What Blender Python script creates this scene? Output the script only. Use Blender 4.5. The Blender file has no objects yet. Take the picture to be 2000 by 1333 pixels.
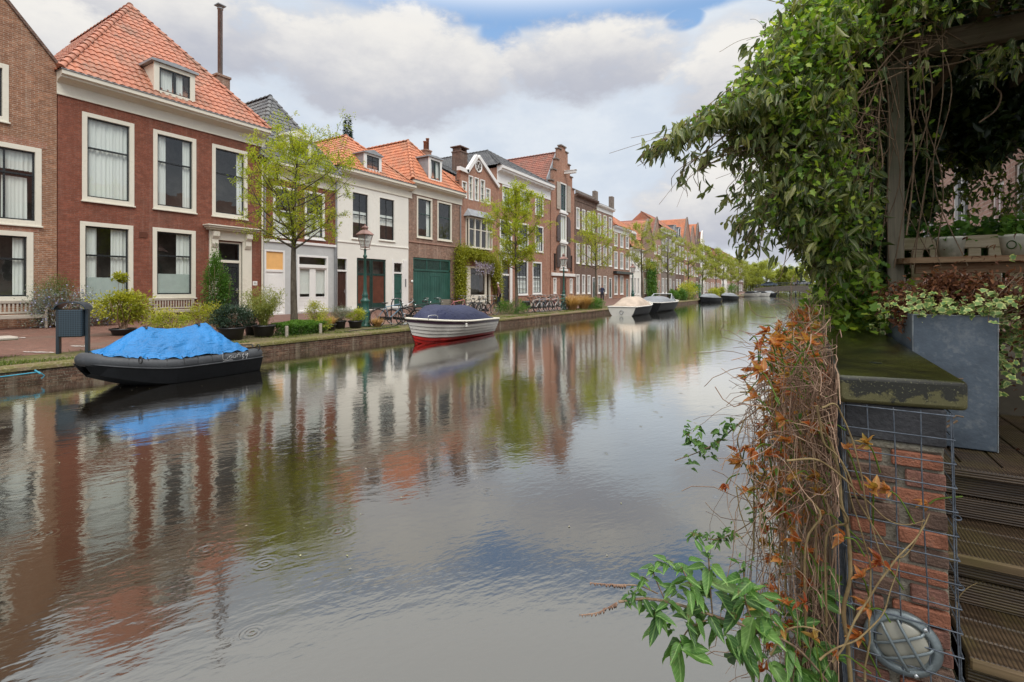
import bpy, math, random
import numpy as np
from math import sin, cos, pi, radians, sqrt, atan2, exp
from mathutils import Vector, Matrix, Euler, noise
from mathutils.geometry import delaunay_2d_cdt

sc = bpy.context.scene
COL = sc.collection
# ------------------------------------------------------------------ camera
# canal runs along +Y; quay top is z = 0; lens stands 1.45 m above the far quay
FPX = 960.0; VPX = 580.0; HORY = 565.0; CAMZ = 1.45
TH = math.atan(VPX / FPX); S, C = sin(TH), cos(TH)
cam = bpy.data.cameras.new('camera'); camo = bpy.data.objects.new('camera', cam); COL.objects.link(camo)
camo.location = (0, 0, CAMZ); camo.rotation_euler = (pi / 2, 0, TH)
cam.sensor_width = 36; cam.lens = 36 * FPX / 2000
cam.shift_y = -(666.5 - HORY) / 2000
cam.clip_start = .05; cam.clip_end = 3000
sc.camera = camo
sc.view_settings.view_transform = 'Standard'; sc.view_settings.look = 'None'
sc.view_settings.exposure = 0.3; sc.view_settings.gamma = 1

# geometry helpers: where a sight line meets a real plane
def ray(px):
    u = (px - 1000) / FPX
    return u * C - S, u * S + C
def Yx(px, X):
    rx, ry = ray(px); return ry * X / rx
def Zc(X, Y): return -X * S + Y * C
def hz(py, X, Y): return CAMZ + (HORY - py) * Zc(X, Y) / FPX
def W(px, py, Z):
    rx, ry = ray(px); return Vector((rx * Z, ry * Z, CAMZ + (HORY - py) * Z / FPX))
def PY(px, py, Y):
    rx, ry = ray(px); return W(px, py, Y / ry)
def PG(px, py, z=0.05):
    return W(px, py, FPX * (CAMZ - z) / (py - HORY))

# ------------------------------------------------------------------ node expression helper
class N:
    def __init__(s, nt, sock): s.nt = nt; s.s = sock
    def _m(s, op, *a):
        n = s.nt.nodes.new('ShaderNodeMath'); n.operation = op
        for i, v in enumerate((s,) + a):
            if isinstance(v, N): s.nt.links.new(v.s, n.inputs[i])
            else: n.inputs[i].default_value = v
        return N(s.nt, n.outputs[0])
    def __add__(s, o): return s._m('ADD', o)
    def __sub__(s, o): return s._m('SUBTRACT', o)
    def __mul__(s, o): return s._m('MULTIPLY', o)
    def __truediv__(s, o): return s._m('DIVIDE', o)
    def max(s, o): return s._m('MAXIMUM', o)
    def min(s, o): return s._m('MINIMUM', o)
    def pow(s, o): return s._m('POWER', o)
    def sin(s): return s._m('SINE')
    def abs(s): return s._m('ABSOLUTE')
    def smooth(s, a, b):
        n = s.nt.nodes.new('ShaderNodeMapRange'); n.interpolation_type = 'SMOOTHSTEP'
        s.nt.links.new(s.s, n.inputs[0]); n.inputs[1].default_value = a; n.inputs[2].default_value = b
        return N(s.nt, n.outputs[0])

def const(nt, v):
    n = nt.nodes.new('ShaderNodeValue'); n.outputs[0].default_value = v; return N(nt, n.outputs[0])
def put(nt, v, sock):
    if isinstance(v, N): nt.links.new(v.s, sock)
    elif isinstance(v, (tuple, list)): sock.default_value = tuple(v) + ((1,) if len(v) == 3 and len(sock.default_value) == 4 else ())
    else: sock.default_value = v
def mixc(nt, f, a, b, mode='MIX'):
    n = nt.nodes.new('ShaderNodeMix'); n.data_type = 'RGBA'; n.blend_type = mode
    put(nt, f, n.inputs[0]); put(nt, a, n.inputs[6]); put(nt, b, n.inputs[7]); return N(nt, n.outputs[2])
def comb(nt, x, y, z):
    n = nt.nodes.new('ShaderNodeCombineXYZ')
    for i, v in enumerate((x, y, z)): put(nt, v, n.inputs[i])
    return N(nt, n.outputs[0])
def sep(nt, v):
    n = nt.nodes.new('ShaderNodeSeparateXYZ'); nt.links.new(v.s, n.inputs[0]); return [N(nt, o) for o in n.outputs]
def tnoise(nt, vec, scale, detail=3, rough=.55, dist=0):
    n = nt.nodes.new('ShaderNodeTexNoise'); n.inputs['Scale'].default_value = scale
    n.inputs['Detail'].default_value = detail; n.inputs['Roughness'].default_value = rough; n.inputs['Distortion'].default_value = dist
    if vec is not None: nt.links.new(vec.s, n.inputs['Vector'])
    return N(nt, n.outputs[0])
def vscale(nt, vec, s):
    n = nt.nodes.new('ShaderNodeVectorMath'); n.operation = 'MULTIPLY'; nt.links.new(vec.s, n.inputs[0]); n.inputs[1].default_value = s
    return N(nt, n.outputs[0])

# ------------------------------------------------------------------ world: Nishita sky behind spring rain clouds
SUN_EL, SUN_AZ = radians(52), radians(125)     # azimuth from +Y towards +X
w = bpy.data.worlds.new("World"); sc.world = w; w.use_nodes = True
nt = w.node_tree; nt.nodes.clear()
out = nt.nodes.new('ShaderNodeOutputWorld'); bg = nt.nodes.new('ShaderNodeBackground'); bg.inputs[1].default_value = .15
sky = nt.nodes.new('ShaderNodeTexSky'); sky.sky_type = 'NISHITA'; sky.sun_disc = False
sky.sun_elevation = SUN_EL; sky.sun_rotation = SUN_AZ
tc = nt.nodes.new('ShaderNodeTexCoord'); D = N(nt, tc.outputs['Generated'])
dx, dy, dz = sep(nt, D)
az = dx._m('ARCTAN2', dy)                       # 0 along the canal, negative to the left
el = dz._m('ARCSINE')
warp = tnoise(nt, vscale(nt, D, (1, 1, 1.6)), 5.0, 7, .6)
warp2 = tnoise(nt, vscale(nt, D, (1, 1, 2.2)), 14.0, 6, .6)
warp3 = tnoise(nt, vscale(nt, D, (1, 1, 1.8)), 38.0, 5, .65)
wv = (warp - .5) * 1.9 + (warp2 - .5) * .9 + (warp3 - .5) * .28
def pxe(px, py):
    u = (px - 1000) / FPX
    return math.atan(u) - TH, math.atan((HORY - py) / FPX * cos(math.atan(u)))
def blob(px, py, rx, ry):
    a, e = pxe(px, py); a2, _ = pxe(px + rx, py); _, e2 = pxe(px, py - ry)
    A = (az - a) / (a2 - a); E_ = (el - e) / (e2 - e)
    return const(nt, 1.0) - A * A - E_ * E_, E_
al = const(nt, 0.0); bright = const(nt, 0.0)
for (px, py, rx, ry) in ((760, 130, 250, 120), (1140, 120, 190, 85), (1500, 160, 230, 130), (330, 40, 330, 110), (1440, 400, 240, 110), (60, 120, 260, 160), (2100, 200, 300, 260)):
    b, E_ = blob(px, py, rx, ry)
    d = b + wv * 1.5
    a_ = d.smooth(-.45, .45)
    al = al.max(a_)
    bright = bright.max(a_ * (E_ * .62 + wv * .55 + .42).smooth(-.1, 1.0))
blue = const(nt, 0.0)
for (px, py, rx, ry) in ((1080, 16, 560, 48), (975, 66, 46, 50), (1335, 36, 40, 26)):
    b, E_ = blob(px, py, rx, ry); blue = blue.max((b + wv * .8).smooth(-.3, .5))
base = mixc(nt, 1.0, N(nt, sky.outputs[0]), (1.15, 1.28, 1.28), 'MULTIPLY')
thin = (wv * .9 + .5).smooth(.1, .9)
pale = mixc(nt, thin, (3.55, 3.95, 4.5), (4.2, 4.5, 4.85))
lowb = const(nt, 1.0) - el.smooth(.0, .22)
pale = mixc(nt, lowb * .7, pale, (4.85, 4.95, 5.05))
sk = mixc(nt, blue * .95, pale, base)
cloud = mixc(nt, bright, (2.75, 2.85, 3.25), (4.95, 4.8, 4.55))
sk = mixc(nt, al * .95, sk, cloud)
# high overcast, brighter towards the zenith as overcast skies are
zen = el.smooth(.62, 1.2); hi = el.smooth(.492, .59)
over = mixc(nt, zen, (6.9, 6.95, 6.95), (13.5, 13.5, 13.6))
sk = mixc(nt, hi, sk, over)
nt.links.new(sk.s, bg.inputs[0]); nt.links.new(bg.outputs[0], out.inputs[0])

sun = bpy.data.lights.new('sun', 'SUN'); sun.energy = 1.5; sun.angle = radians(26); sun.color = (1, .96, .9)
suno = bpy.data.objects.new('sun', sun); COL.objects.link(suno)
sd = Vector((sin(SUN_AZ) * cos(SUN_EL), cos(SUN_AZ) * cos(SUN_EL), sin(SUN_EL)))
suno.rotation_euler = sd.to_track_quat('Z', 'Y').to_euler(); suno.location = sd * 50
sc.cycles.use_denoising = True
sc.cycles.max_bounces = 8; sc.cycles.transparent_max_bounces = 12; sc.cycles.caustics_reflective = False; sc.cycles.caustics_refractive = False

# ------------------------------------------------------------------ materials
MATS = {}
def newmat(name):
    m = bpy.data.materials.new(name); m.use_nodes = True; nt = m.node_tree; nt.nodes.clear()
    o = nt.nodes.new('ShaderNodeOutputMaterial'); MATS[name] = m
    return m, nt, o
def wpos(nt):
    g = nt.nodes.new('ShaderNodeNewGeometry'); return N(nt, g.outputs['Position'])
def opos(nt):
    g = nt.nodes.new('ShaderNodeTexCoord'); return N(nt, g.outputs['Object'])
def principled(nt, o, col, rough=.6, metal=0, bump=None, bstr=.3, bdist=.01, spec=.5, coat=0, sub=0):
    p = nt.nodes.new('ShaderNodeBsdfPrincipled')
    put(nt, col, p.inputs['Base Color']); put(nt, rough, p.inputs['Roughness']); put(nt, metal, p.inputs['Metallic'])
    p.inputs['Specular IOR Level'].default_value = spec
    p.inputs['Coat Weight'].default_value = coat
    if bump is not None:
        b = nt.nodes.new('ShaderNodeBump'); b.inputs['Strength'].default_value = bstr; b.inputs['Distance'].default_value = bdist
        nt.links.new(bump.s, b.inputs['Height']); nt.links.new(b.outputs[0], p.inputs['Normal'])
    nt.links.new(p.outputs[0], o.inputs[0]); return p
def plain(name, col, rough=.5, metal=0, var=.25, vs=3.0, dirt=None, bump=.0, bs=60, spec=.5, coat=0, obj=True):
    """painted or plain surface with uneven tone, slight grime and grain"""
    m, nt, o = newmat(name)
    v = opos(nt) if obj else wpos(nt)
    n1 = tnoise(nt, v, vs, 5, .65); n2 = tnoise(nt, v, vs * 9, 3)
    dk = tuple(c * (1 - var) for c in col); lt = tuple(min(1, c * (1 + var * .5)) for c in col)
    c = mixc(nt, n1.smooth(.3, .7), dk, lt)
    if dirt is not None:
        c = mixc(nt, (n1 * .6 + n2 * .4).smooth(.52, .68) * dirt[3], c, dirt[:3])
    nb = tnoise(nt, v, bs, 3)
    principled(nt, o, c, (n2 * .3 + (rough - .15)).max(.03), metal, nb if bump else None, bump, .01, spec, coat)
    return m
def brickmat(name, c1, c2, mortar, bw=.21, bh=.065, ms=.008, var=.35, bump=.5, flat=False, rough=.85, dirt=(.1, .09, .07), dirtf=.3, soft=1.0):
    m, nt, o = newmat(name)
    x, y, z = sep(nt, wpos(nt))
    uv = comb(nt, x, y, 0.0) if flat else comb(nt, x + y, z, 0.0)
    if flat: uv = comb(nt, y, x, 0.0)
    b = nt.nodes.new('ShaderNodeTexBrick'); nt.links.new(uv.s, b.inputs['Vector'])
    b.inputs['Scale'].default_value = 1; b.inputs['Brick Width'].default_value = bw; b.inputs['Row Height'].default_value = bh
    b.inputs['Mortar Size'].default_value = ms; b.inputs['Mortar Smooth'].default_value = .3; b.inputs['Bias'].default_value = -.1
    put(nt, c1, b.inputs['Color1']); put(nt, c2, b.inputs['Color2']); put(nt, mortar, b.inputs['Mortar'])
    P = wpos(nt)
    n1 = tnoise(nt, P, .7, 6, .65); n2 = tnoise(nt, P, 7, 5, .7); n3 = tnoise(nt, P, 40, 3, .6); n4 = tnoise(nt, vscale(nt, P, (1, 1, 3)), 2.2, 5, .7)
    c = mixc(nt, (n2 * .5 + n3 * .5).smooth(.38, .6) * min(1, var * 1.5), N(nt, b.outputs[0]), tuple(v * .5 for v in c1))
    c = mixc(nt, n4.smooth(.5, .68) * var * .8, c, tuple(min(1, v * 1.45) for v in c2))
    c = mixc(nt, n1.smooth(.5, .75) * dirtf, c, dirt)
    # streaks where rain runs down
    st = tnoise(nt, vscale(nt, P, (3, 3, .25)), 1.5, 5)
    c = mixc(nt, st.smooth(.52, .75) * dirtf * .8, c, tuple(v * 1.5 for v in mortar) if not flat else dirt)
    h = (N(nt, b.outputs['Fac']) * -1.0) + n3 * .4
    principled(nt, o, c, rough, 0, h, bump, .01 * soft, .3)
    return m
def leafmat(name, cols, rough=.5, tr=.35, spec=.4, vein=False):
    m, nt, o = newmat(name)
    a = nt.nodes.new('ShaderNodeAttribute'); a.attribute_name = 'tone'
    r = nt.nodes.new('ShaderNodeValToRGB'); nt.links.new(a.outputs['Fac'], r.inputs[0])
    el_ = r.color_ramp.elements
    while len(el_) < len(cols): el_.new(.5)
    for i, c in enumerate(cols):
        el_[i].position = i / (len(cols) - 1); el_[i].color = tuple(c) + (1,)
    col = N(nt, r.outputs[0])
    if vein:
        u = nt.nodes.new('ShaderNodeUVMap'); ux, uy, _ = sep(nt, N(nt, u.outputs[0])); rib = (uy.abs() * -1.0).smooth(-.075, -.015); vn = ((ux * 46.0) - uy.abs() * 34.0).sin().smooth(.75, 1.0)
        nz_ = tnoise(nt, wpos(nt), 38, 4, .6); col = mixc(nt, nz_.smooth(.35, .7) * .45, col, tuple(v * .5 for v in cols[0])); col = mixc(nt, (rib * .6 + vn * .28).min(1.0), col, tuple(min(1, v * 1.5 + .03) for v in cols[-1])); col = mixc(nt, (nz_ * 1.0 + ux * .12).smooth(.69, .76) * .7, col, (.16, .09, .03))
    p = nt.nodes.new('ShaderNodeBsdfPrincipled'); nt.links.new(col.s, p.inputs['Base Color']); p.inputs['Roughness'].default_value = rough
    p.inputs['Specular IOR Level'].default_value = spec
    t = nt.nodes.new('ShaderNodeBsdfTranslucent'); cc = mixc(nt, 1.0, col, (1.3, 1.3, .7), 'MULTIPLY'); nt.links.new(cc.s, t.inputs[0])
    mx = nt.nodes.new('ShaderNodeMixShader'); mx.inputs[0].default_value = tr
    nt.links.new(p.outputs[0], mx.inputs[1]); nt.links.new(t.outputs[0], mx.inputs[2]); nt.links.new(mx.outputs[0], o.inputs[0])
    return m

brickmat('brick_tan', (.30, .135, .075), (.42, .21, .12), (.50, .43, .34), var=.45)
brickmat('brick_red', (.32, .105, .062), (.21, .07, .045), (.25, .16, .125), ms=.007, var=.55, bump=.8, dirtf=.3)
brickmat('brick_brown', (.27, .15, .105), (.37, .215, .15), (.42, .36, .30), ms=.010, var=.5)
brickmat('brick_orange', (.46, .215, .135), (.33, .145, .09), (.46, .37, .30), ms=.010, var=.5)
brickmat('brick_dark', (.15, .085, .065), (.23, .125, .09), (.27, .23, .19), ms=.010, var=.5)
brickmat('brick_pink', (.42, .23, .17), (.36, .18, .13), (.44, .36, .30), var=.3)
brickmat('brick_grey', (.20, .16, .135), (.28, .22, .18), (.30, .27, .24), var=.4)
brickmat('quay_brick', (.15, .08, .055), (.22, .13, .085), (.27, .23, .17), ms=.011, var=.8, dirt=(.035, .04, .015), dirtf=.75, bump=1.0)
brickmat('paving', (.20, .095, .07), (.25, .13, .095), (.12, .095, .07), bw=.2, bh=.07, ms=.006, flat=True, var=.4, rough=.6, dirt=(.13, .11, .085), dirtf=.6)
plain('plaster_white', (.80, .78, .71), .8, var=.05, vs=.8, dirt=(.55, .52, .44, .25), bump=.15, obj=False)
plain('plaster_grey', (.50, .51, .50), .85, var=.1, vs=.9, dirt=(.36, .35, .32, .4), bump=.2, obj=False)
plain('paint_cream', (.74, .70, .59), .45, var=.06, vs=1.5, dirt=(.52, .47, .36, .35), obj=False)
plain('paint_white', (.80, .79, .76), .4, var=.06, vs=1.5, dirt=(.6, .57, .5, .25), obj=False)
plain('paint_black', (.022, .026, .028), .28, var=.3)
plain('paint_green', (.03, .105, .085), .35, var=.2, vs=1.2, dirt=(.05, .13, .11, .4))
plain('paint_dkgreen', (.018, .05, .042), .3, var=.2)
plain('paint_brown', (.12, .042, .025), .35, var=.25)
plain('paint_dkbrown', (.055, .025, .018), .35, var=.25)
plain('lead', (.30, .32, .34), .55, .0, var=.2)
plain('zinc', (.33, .34, .35), .4, .6, var=.15)
plain('roof_soffit', (.09, .06, .045), .9)
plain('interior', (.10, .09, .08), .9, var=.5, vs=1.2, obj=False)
plain('orange_board', (.80, .45, .16), .6, var=.08)
def roofmat(name, c1, c2, c3):
    m, nt, o = newmat(name)
    P = wpos(nt); x, y, z = sep(nt, P)
    cell = nt.nodes.new('ShaderNodeTexWhiteNoise'); cell.noise_dimensions = '3D'
    q = comb(nt, (x * 4.2)._m('FLOOR'), (y * 4.2)._m('FLOOR'), (z * 3.2)._m('FLOOR')); nt.links.new(q.s, cell.inputs[0])
    n1 = tnoise(nt, P, .9, 5, .7); n2 = tnoise(nt, P, 16, 4)
    c = mixc(nt, N(nt, cell.outputs[0]), c1, c2)
    c = mixc(nt, (n1 * .7 + n2 * .45).smooth(.5, .72) * .75, c, c3); c = mixc(nt, tnoise(nt, P, 3.1, 5, .7).smooth(.58, .7) * .45, c, tuple(v * .45 for v in c3))
    principled(nt, o, c, .6, 0, n2, .25, .01, .4); return m
roofmat('tile_orange', (.52, .20, .115), (.40, .145, .085), (.24, .15, .105))
roofmat('tile_bright', (.60, .215, .10), (.46, .155, .075), (.30, .165, .10))
roofmat('tile_old', (.36, .13, .085), (.27, .095, .065), (.16, .10, .075))
roofmat('tile_grey', (.085, .088, .095), (.14, .14, .145), (.20, .20, .185))
roofmat('slate', (.06, .065, .072), (.10, .10, .108), (.15, .15, .14))
def glassmat(name, f0=.05, k=.9, tint=(.93, .97, .95)):
    m, nt, o = newmat(name)
    fr = nt.nodes.new('ShaderNodeFresnel'); fr.inputs[0].default_value = 1.5
    gg = nt.nodes.new('ShaderNodeNewGeometry')
    f = (N(nt, fr.outputs[0]) * k + f0).min(1.0) * (const(nt, 1.0) - N(nt, gg.outputs['Backfacing']))
    t = nt.nodes.new('ShaderNodeBsdfTransparent'); t.inputs[0].default_value = tint + (1,)
    g = nt.nodes.new('ShaderNodeBsdfGlossy'); g.inputs['Roughness'].default_value = .01
    n1 = tnoise(nt, wpos(nt), 1.1, 2)
    b = nt.nodes.new('ShaderNodeBump'); b.inputs['Strength'].default_value = .06; b.inputs['Distance'].default_value = .1
    nt.links.new(n1.s, b.inputs['Height']); nt.links.new(b.outputs[0], g.inputs['Normal'])
    mx = nt.nodes.new('ShaderNodeMixShader'); nt.links.new(f.s, mx.inputs[0])
    nt.links.new(t.outputs[0], mx.inputs[1]); nt.links.new(g.outputs[0], mx.inputs[2]); nt.links.new(mx.outputs[0], o.inputs[0])
glassmat('glass'); glassmat('glass_far', .16, 1.0, (.5, .55, .55))
def curtainmat():
    m, nt, o = newmat('curtain')
    d = nt.nodes.new('ShaderNodeBsdfDiffuse'); d.inputs[0].default_value = (.9, .9, .87, 1)
    t = nt.nodes.new('ShaderNodeBsdfTranslucent'); t.inputs[0].default_value = (.7, .7, .68, 1)
    mx = nt.nodes.new('ShaderNodeMixShader'); mx.inputs[0].default_value = .2
    nt.links.new(d.outputs[0], mx.inputs[1]); nt.links.new(t.outputs[0], mx.inputs[2]); nt.links.new(mx.outputs[0], o.inputs[0])
curtainmat()
plain('frosted', (.42, .47, .45), .5, var=.08)
leafmat('leaf_spring', [(.16, .22, .012), (.32, .40, .025), (.46, .50, .04), (.52, .44, .07)], tr=.5)
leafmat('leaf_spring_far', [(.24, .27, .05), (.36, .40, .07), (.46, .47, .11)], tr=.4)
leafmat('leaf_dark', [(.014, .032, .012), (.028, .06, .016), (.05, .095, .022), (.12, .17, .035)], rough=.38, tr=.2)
leafmat('leaf_clematis', [(.045, .08, .028), (.095, .155, .04), (.18, .235, .055), (.30, .33, .08), (.38, .34, .20)], rough=.42, tr=.35, vein=True)
leafmat('leaf_lobed', [(.06, .13, .018), (.14, .27, .03), (.27, .42, .045), (.42, .50, .07)], rough=.5, tr=.4)
leafmat('leaf_green', [(.035, .095, .014), (.08, .19, .024), (.15, .28, .036)], tr=.3)
leafmat('leaf_yellow', [(.12, .20, .02), (.36, .40, .04), (.62, .58, .07)], tr=.35)
leafmat('leaf_acer', [(.16, .20, .02), (.32, .34, .03), (.46, .44, .06)], tr=.4)
leafmat('leaf_bamboo', [(.16, .20, .05), (.28, .32, .07), (.40, .38, .14)], tr=.4)
leafmat('leaf_greygreen', [(.12, .15, .10), (.22, .25, .18), (.32, .33, .27)], tr=.2)
leafmat('leaf_conifer', [(.015, .035, .022), (.03, .06, .035), (.05, .09, .05)], tr=.1)
leafmat('leaf_straw', [(.35, .20, .08), (.52, .33, .15), (.68, .48, .26)], tr=.3)
leafmat('leaf_red', [(.30, .045, .02), (.52, .13, .035), (.62, .25, .09), (.42, .32, .07)], rough=.5, tr=.4, vein=True)
leafmat('leaf_rust', [(.07, .026, .014), (.17, .062, .028), (.29, .12, .05)], rough=.7, tr=.2)
leafmat('leaf_budd', [(.035, .10, .024), (.075, .19, .036), (.13, .28, .05), (.23, .37, .11)], rough=.48, tr=.35, vein=True)
leafmat('petal_blue', [(.22, .24, .45), (.36, .38, .60), (.5, .5, .68)], tr=.3)
leafmat('petal_lilac', [(.38, .32, .55), (.55, .50, .70), (.72, .68, .82)], tr=.4)
leafmat('grass', [(.06, .10, .015), (.12, .18, .025), (.22, .24, .05)], tr=.35)
leafmat('petal_pale', [(.3, .27, .18), (.5, .47, .36), (.35, .35, .12)], tr=.1)
def ivymat():
    m, nt, o = newmat('leaf_ivy')
    u = nt.nodes.new('ShaderNodeUVMap'); x, y, z = sep(nt, N(nt, u.outputs[0]))
    a = nt.nodes.new('ShaderNodeAttribute'); a.attribute_name = 'tone'; t = N(nt, a.outputs['Fac'])
    nn = tnoise(nt, wpos(nt), 90, 3)
    r = (x + (nn - .5) * 1.1).smooth(.36, .78)
    g = mixc(nt, t, (.09, .20, .045), (.22, .36, .10)); c = mixc(nt, t, (.48, .53, .11), (.72, .72, .30))
    col = mixc(nt, r, g, c)
    principled(nt, o, col, .45)
ivymat()
def barkmat(name, c1, c2, sc_=12):
    m, nt, o = newmat(name); P = wpos(nt)
    n1 = tnoise(nt, vscale(nt, P, (1, 1, .3)), sc_, 5, .7); n2 = tnoise(nt, P, sc_ * 5, 3)
    c = mixc(nt, n1.smooth(.35, .65), c1, c2); principled(nt, o, c, .85, 0, n1 + n2 * .4, .6, .01, .2)
barkmat('bark', (.075, .06, .045), (.15, .125, .095)); barkmat('vine', (.17, .115, .07), (.30, .21, .14), 30)
barkmat('vine_yellow', (.17, .115, .055), (.32, .24, .12), 14); barkmat('twig', (.24, .145, .10), (.42, .29, .20), 8)
def woodmat(name, c1, c2, ax=2, g=40, moss=None, rough=.75):
    m, nt, o = newmat(name); P = wpos(nt)
    s = [g, g, g]; s[ax] = g * .05
    n1 = tnoise(nt, vscale(nt, P, tuple(s)), 1.0, 5, .65); n2 = tnoise(nt, P, 2.3, 5)
    c = mixc(nt, n1.smooth(.3, .7), c1, c2)
    if moss: c = mixc(nt, n2.smooth(.42, .66) * .7, c, moss)
    principled(nt, o, c, rough, 0, n1, .4, .004, .3)
woodmat('wood_grey', (.32, .28, .23), (.50, .44, .37), 1)
woodmat('wood_post', (.19, .165, .12), (.32, .28, .205), 2, moss=(.09, .10, .05))
woodmat('wood_beam', (.10, .07, .045), (.19, .14, .09), 0, moss=(.09, .09, .045))
woodmat('wood_bench', (.42, .34, .22), (.62, .52, .37), 0, moss=(.30, .27, .11))
woodmat('wood_table', (.20, .10, .05), (.36, .24, .14), 0)
def deckmat():
    m, nt, o = newmat('deck'); P = wpos(nt); x, y, z = sep(nt, P)
    n1 = tnoise(nt, vscale(nt, P, (2, 60, 60)), 1.0, 4); n2 = tnoise(nt, P, 4.5, 5, .65)
    c = mixc(nt, n1.smooth(.3, .7), (.045, .028, .018), (.10, .065, .04)); c = mixc(nt, n2.smooth(.46, .64) * .8, c, (.085, .075, .022))
    principled(nt, o, c, (n2 * .5 + .15), 0, n1, .4, .004, .5)
deckmat()
# ------------------------------------------------------------------ mesh building
class MB:
    def __init__(s): s.v = []; s.f = []; s.mi = []; s.sm = []; s.tone = []
    def add(s, vs, fs, mi=0, sm=False, tone=0.5):
        o = len(s.v); s.v.extend([tuple(v) for v in vs]); s.f.extend([tuple(i + o for i in f) for f in fs])
        s.mi.extend([mi] * len(fs)); s.sm.extend([sm] * len(fs)); s.tone.extend([tone] * len(fs)); return s
    def box(s, a, b, mi=0):
        x0, y0, z0 = (min(a[i], b[i]) for i in range(3)); x1, y1, z1 = (max(a[i], b[i]) for i in range(3))
        return s.add([(x0, y0, z0), (x1, y0, z0), (x1, y1, z0), (x0, y1, z0), (x0, y0, z1), (x1, y0, z1), (x1, y1, z1), (x0, y1, z1)],
              [(0, 3, 2, 1), (4, 5, 6, 7), (0, 1, 5, 4), (1, 2, 6, 5), (2, 3, 7, 6), (3, 0, 4, 7)], mi)
    def bbox(s, a, b, r=.006, mi=0):
        """box with chamfered edges"""
        lo = [min(a[i], b[i]) for i in range(3)]; hi = [max(a[i], b[i]) for i in range(3)]
        r = min([r] + [(hi[i] - lo[i]) * .45 for i in range(3)])
        vs = []; idx = {}
        for ix in (0, 1):
            for iy in (0, 1):
                for iz in (0, 1):
                    c = [(lo, hi)[k][j] for j, k in enumerate((ix, iy, iz))]
                    sg = [1 if k == 0 else -1 for k in (ix, iy, iz)]
                    for ax in range(3):
                        p = [c[j] + (0 if j == ax else sg[j] * r) for j in range(3)]
                        idx[(ix, iy, iz, ax)] = len(vs); vs.append(p)
        fs = []
        for ax in range(3):
            u, v = [(1, 2), (2, 0), (0, 1)][ax]
            for k in (0, 1):
                q = []
                for (a_, b_) in ((0, 0), (1, 0), (1, 1), (0, 1)):
                    key = [0, 0, 0]; key[ax] = k; key[u] = a_; key[v] = b_; q.append(idx[tuple(key) + (ax,)])
                fs.append(q if k else q[::-1])
            for a_ in (0, 1):
                for b_ in (0, 1):
                    k1 = [0, 0, 0]; k1[u] = a_; k1[v] = b_; k2 = list(k1); k2[ax] = 1
                    q = [idx[tuple(k1) + (u,)], idx[tuple(k2) + (u,)], idx[tuple(k2) + (v,)], idx[tuple(k1) + (v,)]]
                    fs.append(q if a_ ^ b_ else q[::-1])
        for ix in (0, 1):
            for iy in (0, 1):
                for iz in (0, 1):
                    q = [idx[(ix, iy, iz, a_)] for a_ in range(3)]; fs.append(q if (ix + iy + iz) % 2 == 1 else q[::-1])
        return s.add(vs, fs, mi)
    def tube(s, pts, r, n=6, cap=True, mi=0, sm=True):
        pts = [Vector(p) for p in pts]; m = len(pts)
        rs = r if hasattr(r, '__len__') else [r] * m
        t0 = (pts[1] - pts[0]).normalized(); up = Vector((0, 0, 1)) if abs(t0.z) < .9 else Vector((1, 0, 0))
        nrm = t0.cross(up).normalized(); vs = []
        for i, p in enumerate(pts):
            t = (pts[min(i + 1, m - 1)] - pts[max(i - 1, 0)]).normalized()
            nrm = (nrm - t * nrm.dot(t))
            nrm = nrm.normalized() if nrm.length > 1e-6 else t.orthogonal().normalized()
            b = t.cross(nrm)
            for k in range(n):
                a = 2 * pi * k / n; vs.append(p + (nrm * cos(a) + b * sin(a)) * rs[i])
        fs = [(i * n + k, i * n + (k + 1) % n, (i + 1) * n + (k + 1) % n, (i + 1) * n + k) for i in range(m - 1) for k in range(n)]
        s.add(vs, fs, mi, sm)
        if cap: s.add(vs[:n], [tuple(range(n))[::-1]], mi); s.add(vs[-n:], [tuple(range(n))], mi)
        return s
    def lathe(s, prof, c=(0, 0, 0), n=20, mi=0, sm=True, axis='z', ang=0):
        vs = []
        for (r, z) in prof:
            for k in range(n):
                a = 2 * pi * k / n + ang
                p = (r * cos(a), r * sin(a), z) if axis == 'z' else ((z, r * cos(a), r * sin(a)) if axis == 'x' else (r * sin(a), z, r * cos(a)))
                vs.append((p[0] + c[0], p[1] + c[1], p[2] + c[2]))
        fs = [(i * n + k, i * n + (k + 1) % n, (i + 1) * n + (k + 1) % n, (i + 1) * n + k) for i in range(len(prof) - 1) for k in range(n)]
        return s.add(vs, fs, mi, sm)
    def torus(s, c, R, r, axis='y', n=24, m=6, mi=0):
        vs = []
        for i in range(n):
            a = 2 * pi * i / n
            for k in range(m):
                b = 2 * pi * k / m; q = R + r * cos(b); h = r * sin(b)
                p = {'y': (q * cos(a), h, q * sin(a)), 'z': (q * cos(a), q * sin(a), h), 'x': (h, q * cos(a), q * sin(a))}[axis]
                vs.append((p[0] + c[0], p[1] + c[1], p[2] + c[2]))
        fs = [(i * m + k, ((i + 1) % n) * m + k, ((i + 1) % n) * m + (k + 1) % m, i * m + (k + 1) % m) for i in range(n) for k in range(m)]
        return s.add(vs, fs, mi, True)
    def prism(s, poly, d, mi=0):
        """poly: list of 3D points (planar), extruded by d"""
        n = len(poly); d = Vector(d); vs = [Vector(p) for p in poly] + [Vector(p) + d for p in poly]
        return s.add(vs, [tuple(range(n))[::-1], tuple(range(n, 2 * n))] + [(i, (i + 1) % n, n + (i + 1) % n, n + i) for i in range(n)], mi)
    def xf(s, M, start=0):
        s.v[start:] = [tuple(M @ Vector(v)) for v in s.v[start:]]; return s
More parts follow.
